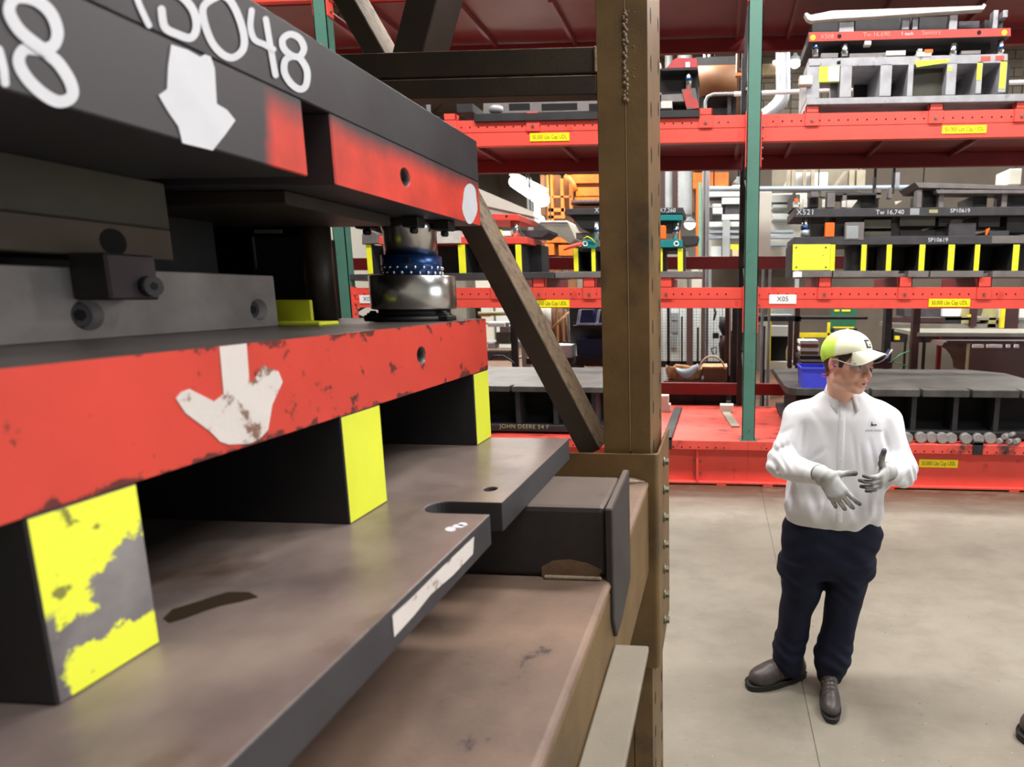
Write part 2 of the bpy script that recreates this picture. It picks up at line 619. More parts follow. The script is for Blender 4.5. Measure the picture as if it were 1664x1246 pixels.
# cross member: double channel between the posts of the frame
cm = MB()
cm.box(-2.3, PX0, 1.80, 1.86, 2.645, 2.717).box(-2.3, PX0, 1.80, 1.86, 2.585, 2.640)
cm.box(-2.3, PX0, 1.81, 1.85, 2.630, 2.65)
cm.build('cross_member', 'brown_dark', rk, 0.003)
wd = MB()
for k in range(14):
    wd.lathe([(0.001, -.005), (.006, 0), (0.001, .005)], (PX0 - 0.002, PY0 - 0.002, 2.65 + k * 0.0048), 7)
wd.build('weld_bead', 'weld', rk, kind='stuff')


def brace(p0, p1, w_, d_):
    MB().bar(p0, p1, d_, w_, up=(p1[2] - p0[2], 0, -(p1[0] - p0[0]))).build('diagonal_brace', 'brown_dark', rk, 0.003)


brace((-0.42, 1.905, 1.48), (-0.90, 1.905, 2.44), 0.070, 0.15)
brace((-1.045, 1.90, 2.70), (-1.32, 1.90, 3.2), 0.06, 0.14)
brace((-0.965, 1.90, 2.70), (-0.69, 1.90, 3.45), 0.092, 0.14)
MB().box(-2.45, -2.30, PY0, PY1, 0, 4.2).build('post', 'brown_paint', rk, 0.004)
MB().box(-2.3, -0.24, 0.0, 2.15, 3.60, 3.64).build('upper_deck', 'brown_dark', rk)  # unseen upper level, put in for its shade on the die below
MB().box(-0.36, -0.22, 0.0, 1.80, 3.38, 3.60).build('upper_shelf_beam', 'brown_paint', rk, 0.004)
# deep shelf beam that carries the die, plus its twin on the far side
BZ, BX = 1.408, -0.221
bt = MB()
bt.box(-0.62, BX, 0.0, 1.78, 1.385, BZ)
bt.build('shelf_beam_flange', 'beam_top', rk, 0.012, seg=3)
MB().box(-0.60, BX - 0.002, 0.0, 1.78, 1.10, 1.384).build('shelf_beam_web', 'brown_paint', rk, 0.003)
MB().box(-2.3, -1.9, 0.0, 1.78, 1.10, BZ).build('shelf_beam', 'brown_paint', rk, 0.01)
MB().box(BX, -0.146, 0.0, 1.148, 1.23, 1.247).build('ledge', 'grey_ledge', rk, 0.003)
# saddle plate that wraps the post and takes the beam
sp_ = []
sp_.append((-0.56, 1.775)); sp_.append((-0.215, 1.775))
for a in range(7):
    t = -math.pi / 2 + a * math.pi / 12
    sp_.append((-0.205 + 0.016 * math.cos(t) - 0.0, 1.791 + 0.016 * math.sin(t)))
sp_ += [(-0.189, 2.15), (-0.1965, 2.15), (-0.1965, 1.796), (-0.212, 1.7825), (-0.56, 1.7825)]
MB().prism([(x, y, 0.752) for x, y in sp_], (0, 0, 1.497 - 0.752)).build('saddle_plate', 'brown_paint', rk, 0.0015)
# dust pile and weld on the beam at the saddle
rp = MB()
rp.prism([(x, 1.1262, BZ + z) for x, z in ((-0.37, 0.002), (-0.25, 0.002), (-0.24, 0.02), (-0.27, 0.034), (-0.31, 0.042), (-0.345, 0.038), (-0.37, 0.024))], (0, 0.0006, 0))
mat('rust_patch', srgb(122, 98, 74), 0.8, 0, 0.4, 25, bmp=0.3)
rp.build('rust_patch', 'rust_patch', rk)
dm = MB()
for k in range(26):
    x = -0.44 + 0.2 * k / 25
    r = 0.006 + 0.018 * max(0, 1 - abs(x + 0.285) / 0.05)
    dm.lathe([(0.001, 0), (r, 0), (r * 0.85, r * 0.5), (0.001, r * 0.8)], (x, 1.77 - r * 0.4, BZ - 0.001), 9)
dm.build('rust_crust', 'weld', rk, kind='stuff')
for k in range(7):
    py = [762, 810, 858, 905, 948, 992, 1037][k]
    q = at(1074, py, X=-0.189)
    b = MB()
    b.cyl((-0.189, 1.93, q.z), (-0.183, 1.93, q.z), 0.017, n=14).cyl((-0.183, 1.93, q.z), (-0.170, 1.93, q.z), 0.0125, n=6, smooth=False)
    b.build('bolt', 'bolt_zinc', rk)
# hollow support block welded across the beam, with its drop-down end plate
MB().box(-1.95, -0.232, 1.127, 1.335, BZ, 1.566).build('support_block', 'block_steel', rk, 0.012, seg=2)
MB().prism([(-0.232, 1.118, 1.566), (-0.232, 1.345, 1.580), (-0.232, 1.345, 1.30), (-0.232, 1.21, 1.262), (-0.232, 1.15, 1.262), (-0.232, 1.118, 1.32)],
           (0.017, 0, 0)).build('end_plate', 'block_steel', rk, 0.003)
wb = MB()
for k in range(34):
    x = -0.36 + 0.115 * k / 33
    wb.lathe([(0.001, -.004), (.006, 0), (.004, .004), (0.001, .006)], (x, 1.122, BZ + 0.002), 7)
wb.build('weld_bead', 'weld', rk, kind='stuff')
MB().box(-1.95, -0.3, 0.10, 0.30, BZ, 1.566).build('support_block', 'block_steel', rk, 0.012, seg=2)

# ================================================================== FOREGROUND DIE
FX = -0.609                                                              # plane of the long red face
face_mat('plate_steel', [(2, 1)], srgb(132, 118, 111), srgb(62, 61, 66), 0.34, 0.5, wear=srgb(74, 58, 48), wlo=0.56, whi=0.72, wscale=3.2, other2=srgb(44, 44, 48), paint2=srgb(84, 74, 73))  # top face lightened for its sheen, side faces darkened
mat('rail_steel', srgb(146, 142, 142), 0.5, 0.35, 0.3, 12, bmp=0.12, bscale=200)
mat('insert_steel', srgb(74, 72, 62), 0.6, 0.2, 0.3, 8, bmp=0.12)
mat('insert_brown', srgb(86, 76, 66), 0.6, 0.2, 0.3, 8, bmp=0.12)
mat('clamp_steel', srgb(62, 54, 60), 0.5, 0.25, 0.3, 8, bmp=0.1)
mat('black_iron', srgb(58, 57, 63), 0.5, 0.2, 0.4, 6, bmp=0.15)
mat('rusty_steel', srgb(66, 58, 54), 0.5, 0.3, 0.4, 9, wear=srgb(110, 62, 40), wlo=0.64, whi=0.7, bmp=0.3)
face_mat('shoe_red', [(0, 1), (1, 1), (1, -1)], srgb(204, 66, 54), srgb(96, 90, 88), 0.42, 0.4, wear=srgb(92, 40, 38), wlo=0.605, whi=0.65, wscale=24, metal2=0.4, edge=0.0665)
face_mat('riser_far', [(0, 1)], srgb(228, 236, 64), srgb(44, 43, 46), 0.55, 0.5, wear=srgb(110, 110, 90), wlo=0.70, whi=0.73, wscale=20)


def upper_mat(name, cut_y, seam):
    """red plate with black overspray that fades from the seam and from the black end"""
    mt, nt, bs = new_mat(name)
    g = N(nt, 'ShaderNodeNewGeometry')
    sep = N(nt, 'ShaderNodeSeparateXYZ')
    nt.links.new(g.outputs['Position'], sep.inputs[0])
    nz = noise(nt, 7, 5, 0.6)
    nzs = math_n(nt, 'MULTIPLY', math_n(nt, 'SUBTRACT', nz, 0.5), 0.06)
    a = ramp(nt, math_n(nt, 'ADD', sep.outputs[1], nzs), cut_y - 0.012, cut_y + 0.012)
    zf = math_n(nt, 'ADD', sep.outputs[2], math_n(nt, 'MULTIPLY', sep.outputs[1], seam[1]))
    b = ramp(nt, math_n(nt, 'ADD', zf, math_n(nt, 'MULTIPLY', nzs, 0.5)), seam[0] + 0.014, seam[0] - 0.026)
    msk = math_n(nt, 'MULTIPLY', a, b)
    sn = N(nt, 'ShaderNodeSeparateXYZ')
    nt.links.new(g.outputs['Normal'], sn.inputs[0])
    msk = math_n(nt, 'MULTIPLY', msk, math_n(nt, 'GREATER_THAN', math_n(nt, 'MAXIMUM', sn.outputs[0], sn.outputs[1]), 0.6))
    red = mixc(nt, ramp(nt, noise(nt, 14, 5), 0.4, 0.7), srgb(212, 62, 48), srgb(178, 54, 44))
    nt.links.new(mixc(nt, msk, srgb(54, 53, 58), red), bs.inputs['Base Color'])
    bs.inputs['Roughness'].default_value = 0.5
    bump(nt, bs, noise(nt, 120, 3), 0.1)


upper_mat('upper_red', 0.785, (2.262, 0.0))


def worn_yellow():
    mt, nt, bs = new_mat('riser_near')
    tc = N(nt, 'ShaderNodeTexCoord')
    sp = N(nt, 'ShaderNodeSeparateXYZ')
    nt.links.new(tc.outputs['Normal'], sp.inputs[0])
    msk = math_n(nt, 'GREATER_THAN', sp.outputs[0], 0.75)
    so = N(nt, 'ShaderNodeSeparateXYZ')
    nt.links.new(tc.outputs['Object'], so.inputs[0])
    z, y = so.outputs[2], so.outputs[1]
    nz = math_n(nt, 'MULTIPLY', math_n(nt, 'SUBTRACT', noise(nt, 24, 6, 0.6), 0.5), 0.12)
    zz_ = math_n(nt, 'ADD', z, nz)
    bare1 = math_n(nt, 'MULTIPLY', ramp(nt, zz_, -0.055, -0.05), ramp(nt, math_n(nt, 'ADD', zz_, math_n(nt, 'MULTIPLY', y, -0.7)), 0.012, 0.006))
    side = ramp(nt, math_n(nt, 'ADD', y, math_n(nt, 'MULTIPLY', nz, 0.5)), -0.036, -0.040)
    low = math_n(nt, 'MULTIPLY', side, ramp(nt, z, 0.0, -0.01))
    bare = math_n(nt, 'MAXIMUM', bare1, low)
    yel = mixc(nt, ramp(nt, noise(nt, 40, 5), 0.62, 0.68), srgb(228, 236, 64), srgb(130, 130, 60))
    gr = mixc(nt, ramp(nt, noise(nt, 10, 4), 0.35, 0.65), srgb(138, 134, 134), srgb(96, 92, 96))
    pc = mixc(nt, bare, yel, gr)
    nt.links.new(mixc(nt, msk, srgb(44, 43, 46), pc), bs.inputs['Base Color'])
    bs.inputs['Roughness'].default_value = 0.5
    bump(nt, bs, noise(nt, 90, 4), 0.12)


worn_yellow()
die = thing('stamping_die', 'large red and black stamping die numbered 13048 on the brown rack', 'die', (-1.2, 0.85, 1.566))
# base plate with one clamping slot
pl = [(-2.0, 0.05), (-0.395, 0.05), (-0.395, 0.937)]
ex = -0.524 + 0.0275
pl += [(ex, 0.937)]
for a in range(1, 12):
    t = -math.pi / 2 - a * math.pi / 12
    pl.append((ex + 0.0275 * math.cos(t), 0.9645 + 0.0275 * math.sin(t)))
pl += [(ex, 0.992), (-0.395, 0.992), (-0.395, 1.472), (-2.0, 1.472)]
plate = MB().prism([(x, y, 1.566) for x, y in pl], (0, 0, 0.056)).build('base_plate', 'plate_steel', die)
cut(plate, MB().cyl((-0.447, 1.066, 1.5), (-0.447, 1.066, 1.7), 0.013, n=24))
md = plate.modifiers.new('edge', 'BEVEL'); md.width = 0.0025; md.limit_method = 'ANGLE'; md.angle_limit = math.radians(60); md.segments = 2
# white paint streak along the plate edge
ed = MB()
qs = [at(x, y, X=-0.3945) for x, y in ((770, 872), (768, 900), (735, 935), (700, 965), (672, 1000), (640, 1035), (637, 1000), (665, 975), (695, 945), (725, 915))]
ed.prism(qs, (0.0006, 0, 0))
ed.build('paint_streak', 'white_paint_worn', plate)
sp2 = MB()
for cx_, cy_, rx, ry in ((732, 860, 9, 4), (745, 855, 10, 3), (752, 852, 8, 3)):
    sp2.prism([at(cx_ + rx * math.cos(t), cy_ + ry * math.sin(t), Z=1.6222) for t in [2 * math.pi * i / 9 for i in range(9)]], (0, 0, 0.0005))
sp2.build('paint_spatter', 'white_paint', plate)
mat('oil', srgb(52, 42, 32), 0.12, 0.0, 0.2, bmp=0)
st = [(265, 1005), (280, 990), (320, 978), (350, 968), (370, 962), (405, 962), (420, 970), (390, 978), (360, 984), (335, 992), (300, 1005), (275, 1012)]
MB().prism([at(x, y, Z=1.6222) for x, y in st], (0, 0, 0.0004)).build('oil_stain', 'oil', plate)
# risers (parallels): yellow end face, black sides
for (y0, y1, mt_) in ((0.445, 0.545, 'riser_near'), (0.875, 0.985, 'riser_far'), (1.385, 1.478, 'riser_far')):
    MB().box(-1.95, FX, y0, y1, 1.622, 1.805).build('riser_block', mt_, die, 0.002)
MB().box(-1.95, -1.90, 0.05, 1.48, 1.622, 1.805).build('back_riser', 'black_iron', die)
# lower shoe
ls = MB().box(-2.0, FX, 0.05, 1.482, 1.805, 1.938).build('lower_shoe', 'shoe_red', die)
hy, hz = at(685, 577, X=FX).y, at(685, 577, X=FX).z
cut(ls, MB().cyl((FX + 0.1, hy, hz), (FX - 0.06, hy, hz), 0.0165, n=28))
md = ls.modifiers.new('edge', 'BEVEL'); md.width = 0.002; md.limit_method = 'ANGLE'; md.angle_limit = math.radians(60)


def thread(cy_, cz_, r, parent):
    P = []
    n = 24
    for k in range(11):
        x = FX - 0.002 - k * 0.0045
        rr = r * (0.995 if k % 2 == 0 else 0.86)
        P.append([(x, cy_ + rr * math.cos(2 * math.pi * i / n), cz_ + rr * math.sin(2 * math.pi * i / n)) for i in range(n)])
    b = MB().grid(P, True, True)
    b.add([(FX - 0.05, cy_ + r * math.cos(2 * math.pi * i / n), cz_ + r * math.sin(2 * math.pi * i / n)) for i in range(n)], [tuple(range(n))])
    b.build('threaded_hole', 'steel', parent)


thread(hy, hz, 0.0165, ls)
ar = [(1055, 780), (1185, 765), (1200, 960), (1230, 930), (1265, 870), (1340, 900), (1360, 950), (1310, 1060), (1290, 1180), (1250, 1225), (1200, 1248), (1100, 1252),
      (1060, 1240), (1010, 1190), (890, 1100), (845, 1030), (870, 1000), (910, 985), (1030, 1045), (1075, 1010)]


def facepoly(pts, X=FX, off=0.0008):
    return MB().prism([at(x, y, X=X) + Vector((0.0002, 0, 0)) for x, y in pts], (off, 0, 0))


facepoly([(x * 0.3371, 300 + y * 0.3371) for x, y in ar]).build('painted_arrow', 'white_paint_worn', ls)
# upper shoe: black top plate over two red plates with an open slot between them
us = MB().box(-2.0, FX, 0.05, 1.48, 2.2795, 2.378).build('upper_plate', 'black_iron', die, 0.002)
u2 = MB().box(-2.0, FX, 0.915, 1.479, 2.172, 2.279).build('upper_shoe', 'upper_red', die)
hy2, hz2 = at(659, 288, X=FX).y, at(659, 288, X=FX).z
cut(u2, MB().cyl((FX + 0.1, hy2, hz2), (FX - 0.06, hy2, hz2), 0.0165, n=28))
md = u2.modifiers.new('edge', 'BEVEL'); md.width = 0.002; md.limit_method = 'ANGLE'; md.angle_limit = math.radians(60)
thread(hy2, hz2, 0.0165, u2)
u3 = MB().box(-2.0, FX, 0.05, 0.853, 2.172, 2.279).build('upper_shoe', 'upper_red', die, 0.002)
MB().box(-2.0, -0.75, 0.853, 0.915, 2.19, 2.279).build('slot_web', 'black_iron', die)
facepoly([(763 + 12 * math.cos(t) * (1 + 0.08 * math.sin(5 * t)), 331 + 33 * math.sin(t)) for t in [2 * math.pi * i / 22 for i in range(22)]]).build('paint_spot', 'white_paint', u2)


def stroke(mb, pts, wpx, X=FX, n=6):
    """a brush stroke: ribbon with round ends on the plane X, points in pixels, smoothed"""
    P = [Vector((x, y)) for x, y in pts]
    Q = []
    for i in range(len(P) - 1):
        a, b, c, d = P[max(i - 1, 0)], P[i], P[i + 1], P[min(i + 2, len(P) - 1)]
        for k in range(n):
            t = k / n
            Q.append(0.5 * ((2 * b) + (c - a) * t + (2 * a - 5 * b + 4 * c - d) * t * t + (3 * b - a - 3 * c + d) * t ** 3))
    Q.append(P[-1])
    L, R_ = [], []
    for i, q in enumerate(Q):
        d = (Q[min(i + 1, len(Q) - 1)] - Q[max(i - 1, 0)])
        d.normalize()
        nn = Vector((-d.y, d.x)) * wpx / 2
        L.append(q + nn)
        R_.append(q - nn)
    dp = lambda q, o: at(q.x, q.y, X=X) + Vector((o, 0, 0))
    nq = len(Q)
    st = 0.0010 / nq
    vs = [dp(q, 0.0009 + i * st) for i, q in enumerate(L)] + [dp(q, 0.0009 + i * st) for i, q in enumerate(R_)]
    mb.add(vs, [(i, i + 1, nq + i + 1, nq + i) for i in range(nq - 1)])
    for q, of in ((Q[0], 0.0007), (Q[-1], 0.0021)):
        mb.add([dp(q + Vector((math.cos(t), math.sin(t))) * wpx / 2, of) for t in [2 * math.pi * i / 12 for i in range(12)]], [tuple(range(12))])


S1 = 1 / 2.966
sc = lambda L: [(x * S1, y * S1) for x, y in L]
digits = [
    ([(215, 245), (120, 235), (85, 290), (120, 370), (200, 450), (280, 490), (340, 465), (335, 400), (280, 310), (215, 245), (255, 215), (270, 150), (235, 60), (160, 0), (70, -10), (35, 50), (80, 140), (160, 210), (215, 245)], 20),
    ([(645, -50), (665, 20), (710, 122)], 10),
    ([(775, 45), (790, 130), (850, 165), (915, 182), (942, 130), (925, 50), (870, -15), (820, -30)], 13),
    ([(1060, -25), (985, 20), (975, 80), (1010, 190), (1060, 255), (1115, 278), (1165, 240), (1170, 170), (1140, 70), (1100, 0), (1060, -25)], 12),
    ([(1210, 50), (1203, 130), (1222, 190), (1270, 215), (1310, 238)], 10),
    ([(1278, 92), (1300, 230), (1322, 362)], 10),
    ([(1440, 280), (1462, 235), (1440, 185), (1395, 165), (1358, 190), (1365, 235), (1405, 270), (1440, 280), (1475, 340), (1470, 410), (1440, 430), (1395, 400), (1365, 345), (1370, 290), (1405, 270)], 11),
    ([(-10, 240), (10, 330), (15, 400)], 14),
]
for pts, wd_ in digits:
    b = MB()
    stroke(b, sc(pts), wd_)
    b.build('painted_digit', 'white_paint', us, recalc=False)
facepoly(sc([(820, 215), (900, 240), (960, 275), (985, 262), (1010, 272), (1030, 330), (1040, 500), (1090, 530), (1130, 580), (1080, 650), (1020, 725), (940, 705), (875, 690), (855, 610), (800, 530), (760, 460), (800, 430), (805, 320)]),
         off=0.0012).build('painted_arrow', 'white_paint', us)
# guide post: base ring, bushing, ball cage, pin, clamps
GC = at(673, 478, Y=1.365)
gx, gy = GC.x, 1.365
gp = MB().lathe([(0.092, 0), (0.092, 0.010), (0.086, 0.012), (0.080, 0.016), (0.080, 0.026), (0.094, 0.028)], (gx, gy, 1.938), 56).build('guide_post', 'black', die)
MB().lathe([(0.0935, 0.028), (0.0955, 0.030), (0.0955, 0.104), (0.0935, 0.106), (0.07, 0.106)], (gx, gy, 1.938), 64).build('bushing', 'chrome', gp)
cg = MB().lathe([(0.0665, 0.106), (0.0665, 0.152), (0.060, 0.152)], (gx, gy, 1.938), 56).build('ball_cage', 'blue_cage', gp)
bl = MB()
for row, zo in ((0, 0.112), (1, 0.124)):
    for k in range(22):
        t = 2 * math.pi * (k + 0.5 * row) / 22
        c = (gx + 0.0665 * math.cos(t), gy + 0.0665 * math.sin(t), 1.938 + zo)
        r = 0.0045
        bl.lathe([(0.0005, -r), (r * .7, -r * .7), (r, 0), (r * .7, r * .7), (0.0005, r)], c, 8)
bl.build('ball', 'chrome', gp, kind='stuff')
MB().cyl((gx + 0.024, gy - 0.0665, 2.078), (gx + 0.024, gy - 0.06, 2.078), 0.0055, n=12).build('cage_hole', 'void', gp)
MB().lathe([(0.0585, 0.15), (0.0585, 0.208), (0.061, 0.212), (0.061, 0.224), (0.056, 0.235)], (gx, gy, 1.938), 56).build('pin', 'chrome', gp)
for a in (-0.35, -1.9, -2.75, 1.6):
    cx_, cy_ = gx + 0.092 * math.cos(a), gy + 0.092 * math.sin(a)
    b = MB().box(cx_ - 0.017, cx_ + 0.017, cy_ - 0.014, cy_ + 0.014, 1.938, 1.952).cyl((cx_, cy_, 1.952), (cx_, cy_, 1.962), 0.008, n=10)
    b.box(cx_ - 0.012, cx_ + 0.012, cy_ - 0.01, cy_ + 0.01, 1.95, 1.957)
    if a != -1.9:
        b.build('toe_clamp', 'black', gp, 0.003)
for dx, dy in ((-0.075, -0.05), (0.085, 0.0), (0.05, -0.075), (-0.05, 0.06)):
    MB().box(gx + dx - 0.02, gx + dx + 0.02, gy + dy - 0.016, gy + dy + 0.016, 2.148, 2.172).cyl((gx + dx, gy + dy, 2.135), (gx + dx, gy + dy, 2.148), 0.009, n=10).build('top_clamp', 'black', gp, 0.003)
# die steels between the shoes
RX = -0.87
ra = MB().box(-1.05, RX, 0.05, 1.092, 1.938, 2.036).build('die_rail', 'rail_steel', die, 0.0015)
for px, py, r in ((143, 512, 0.0215), (421, 503, 0.0205)):
    q = at(px, py, X=RX)
    cut_o = MB().cyl((RX + 0.05, q.y, q.z), (RX - 0.03, q.y, q.z), r, n=24)
    cut(ra, cut_o)
    b = MB().cyl((RX - 0.029, q.y, q.z), (RX - 0.012, q.y, q.z), r * 0.78, n=20)
    b.build('cap_screw', 'black_iron', ra, 0.001)
    MB().cyl((RX - 0.0122, q.y, q.z), (RX - 0.0115, q.y, q.z), r * 0.4, n=6, smooth=False).build('hex_socket', 'void', ra)
CX = RX + 0.055
q0, q1 = at(170, 410, X=CX), at(262, 487, X=CX)
cb = MB().box(RX, CX, q0.y, q1.y, q1.z, q0.z).build('clamp_block', 'clamp_steel', die, 0.003)
q = at(240, 465, X=CX)
MB().cyl((CX, q.y, q.z), (CX + 0.01, q.y, q.z), 0.0145, n=20).build('cap_screw', 'black_iron', cb)
MB().cyl((CX + 0.01, q.y, q.z), (CX + 0.0105, q.y, q.z), 0.006, n=6, smooth=False).build('hex_socket', 'void', cb)
qa, qb = at(268, 300, X=RX), at(268, 372, X=RX)
MB().box(-1.9, RX, 0.05, qa.y, qb.z, 2.172).build('upper_insert', 'insert_steel', die, 0.002)
qc = at(200, 405, X=RX)
ip = MB().box(-1.9, RX - 0.004, 0.05, qa.y + 0.004, qc.z - 0.012, qb.z).build('insert_pad', 'insert_brown', die, 0.002)
q = at(184, 393, X=RX - 0.004)
MB().cyl((RX - 0.02, q.y, q.z), (RX - 0.0035, q.y, q.z), 0.019, n=20).build('bore', 'void', ip)
MB().box(-1.9, -1.02, 0.05, 0.86, 2.036, qc.z - 0.012).build('die_core', 'black', die)
MB().box(-1.9, -1.06, 0.90, 1.18, 1.938, 2.172).build('die_core', 'black', die, 0.003)
MB().box(-1.3, -0.72, 0.95, 1.26, 2.148, 2.172).build('wear_plate', 'rusty_steel', die, 0.003)
q2 = at(521, 470, Y=1.27)
MB().box(-1.9, at(512, 450, Y=1.42).x, 1.42, 1.46, 1.938, 2.172).build('rear_core', 'void', die)
MB().pb(413, 373, 457, 379, 1.295, 0.004).build('edge_highlight', 'steel_light', die)  # pale strips painted for the bright slit beside the heel block
MB().pb(411.5, 384, 413.5, 436, 1.295, 0.004).build('edge_highlight', 'steel_light', die)
hb = MB().cyl((q2.x, 1.27, 1.938), (q2.x, 1.27, 2.15), 0.030, n=28).build('stop_post', 'rusty_steel', die)
MB().pb(413, 384, 505, 520, 1.3, 0.1).build('heel_block', 'black_iron', die, 0.002)
yb = MB()
yb.box(at(449, 520, Y=1.16).x, at(507, 520, Y=1.16).x, 1.16, 1.168, 1.938, at(470, 487, Y=1.16).z)
yb.box(at(452, 525, Y=1.13).x, at(536, 525, Y=1.13).x, 1.10, 1.16, 1.938, 1.946)
yb.build('yellow_bracket', 'yellow', die, 0.002)
# ================================================================== RED AND GREEN RACK ACROSS THE AISLE
RY = 5.94                                              # front plane of the load beams
UX = [0.309, -3.93, 4.55, -8.17]                       # upright centres
rr = thing('pallet_rack', 'red beam pallet rack with green uprights full of stored dies', 'rack', (0.309, RY, 0))
for ux in UX:
    b = MB()
    b.box(ux - 0.066, ux + 0.066, RY - 0.06, RY - 0.052, 0.5, 6.2)
    b.box(ux - 0.066, ux - 0.058, RY - 0.06, RY + 0.04, 0.5, 6.2).box(ux + 0.058, ux + 0.066, RY - 0.06, RY + 0.04, 0.5, 6.2)
    b.box(ux - 0.09, ux + 0.09, RY - 0.075, RY + 0.05, 0.5, 0.506)
    up = b.build('upright', 'rack_green', rr)
    # rear half of the frame stands in the dark, with its lacing
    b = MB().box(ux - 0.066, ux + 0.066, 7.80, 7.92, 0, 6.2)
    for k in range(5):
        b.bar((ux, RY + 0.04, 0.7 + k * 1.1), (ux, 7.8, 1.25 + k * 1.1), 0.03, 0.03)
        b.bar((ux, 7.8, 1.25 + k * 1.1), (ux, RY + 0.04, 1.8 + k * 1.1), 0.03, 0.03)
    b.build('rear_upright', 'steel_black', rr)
    for z0, z1 in ((1.62, 2.08), (3.22, 3.73), (4.70, 5.12)):
        b = MB()
        b.box(ux - 0.078, ux - 0.066, RY - 0.05, RY + 0.04, z0, z1).box(ux + 0.066, ux + 0.078, RY - 0.05, RY + 0.04, z0, z1)
        b.build('beam_connector', 'rack_red', rr)
    b = MB()
    for z in [1.7 + 0.1 * k for k in range(4)] + [3.3 + 0.1 * k for k in range(4)] + [4.75 + 0.1 * k for k in range(3)]:
        b.cyl((ux + 0.078, RY - 0.01, z), (ux + 0.096, RY - 0.01, z), 0.012, n=8)
    b.build('rivet', 'bolt_zinc', rr, kind='stuff')
BAYS = [(0.309 + 0.066, 4.55 - 0.066), (-3.93 + 0.066, 0.309 - 0.066), (-8.17 + 0.066, -3.93 - 0.066)]


def holes(x0, x1, z, y, parent, mt='void'):
    h = MB()
    x = x0 + 0.12
    while x < x1 - 0.1:
        h.cyl((x, y - 0.0015, z), (x, y + 0.001, z), 0.0085, n=8)
        x += 0.0885
    h.build('bolt_hole', mt, parent, kind='stuff')


LEV = [(1.862, 2.069), (3.467, 3.712), (4.86, 5.10)]
for bi, (x0, x1) in enumerate(BAYS):
    for z0, z1 in LEV:
        b = MB().box(x0, x1, RY, RY + 0.07, z0, z1).box(x0, x1, RY - 0.004, RY, z1 - 0.115, z1)
        lb = b.build('load_beam', 'rack_red', rr, 0.004)
        holes(x0, x1, z1 - 0.066, RY - 0.004, lb)
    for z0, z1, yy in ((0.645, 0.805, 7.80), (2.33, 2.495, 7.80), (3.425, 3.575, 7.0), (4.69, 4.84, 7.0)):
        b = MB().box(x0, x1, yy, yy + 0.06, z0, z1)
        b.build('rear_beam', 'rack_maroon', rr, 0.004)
    for z in (3.578, 4.85):
        dk = MB().box(x0, x1, RY + 0.07, 7.06, z, z + 0.012)
        dko = dk.build('deck', 'deck_maroon', rr)
        x = x0 + 0.35
        j0 = None
        while x < x1:
            if j0 is None:
                j0 = MB().box(x - 0.02, x + 0.02, RY + 0.07, 7.0, z - 0.05, z).build('deck_joist', 'deck_maroon', dko)
            else:
                j1 = j0.copy(); COL.objects.link(j1); j1.location.x = j0.location.x + (x - x0 - 0.35)
            x += 0.92
    # base: a deep red I-beam with a drilled top lip and a plate deck
    b = MB()
    b.box(x0 - 0.066, x1 + 0.066, 5.955, 5.97, 0.03, 0.40)
    b.box(x0 - 0.066, x1 + 0.066, 5.90, 6.06, 0.018, 0.04)
    bb = b.build('base_beam', 'rack_red', rr, 0.003)
    b = MB().box(x0 - 0.066, x1 + 0.066, 5.86, 5.95, 0.400, 0.498)
    lip = b.build('base_lip', 'rack_red_dirty', rr, 0.004)
    holes(x0, x1, 0.425, 5.86, lip)
    b = MB().box(x0 - 0.066, x1 + 0.066, 5.90, 7.78, 0.47, 0.5)
    b.build('base_deck', 'rack_red_dirty', rr, 0.003)
    b = MB()
    k = x0 + 0.15
    while k < x1:
        b.box(k - 0.05, k + 0.05, 5.90, 6.0, 0.0, 0.02)
        k += 1.25
    b.build('shim', 'rack_red_dirty', rr, kind='stuff')
for px in (1133, 620):
    x = at(px, 750, Y=5.91).x
    b = MB().box(x - 0.012, x + 0.012, 5.895, 5.955, 0.03, 0.40)
    rb_ = b.build('base_rib', 'rack_red', rr, 0.002)
    b = MB()
    for z in (0.12, 0.25):
        for s in (-1, 1):
            b.cyl((x + s * 0.035, 5.955, z), (x + s * 0.035, 5.94, z), 0.012, n=6)
    b.build('bolt', 'bolt_zinc', rb_, kind='stuff')


# load signs and bin tags on the beams
def load_sign(px, py, wpx, hpx, Y, body, mt='yellow_label', ink='ink_soft', nm='load_label'):
    b = MB().pb(px - wpx / 2, py - hpx / 2, px + wpx / 2, py + hpx / 2, Y - 0.006, 0.006)
    l = b.build(nm, mt, rr)
    sign('lettering', body, px, py, hpx * 0.56, Y - 0.006, ink, l, off=0.0012, maxw=wpx * 0.88)


load_sign(893, 222.5, 64, 13, RY, '50,000 Lbs Cap UDL')
load_sign(1567, 210, 72, 13, RY - 0.0, '50,000 Lbs Cap UDL')
load_sign(894, 493, 62, 12, RY, '50,000 Lbs Cap UDL')
load_sign(1543, 492, 67, 13, RY, '50,000 Lbs Cap UDL')
load_sign(1525, 753, 63, 13, 5.955, '50,000 Lbs Cap UDL')
load_sign(1272, 486, 44, 15, RY, 'X05', 'white_label', 'ink', 'bay_tag')
load_sign(598, 486, 28, 13, RY, 'X06', 'white_label', 'ink', 'bay_tag')


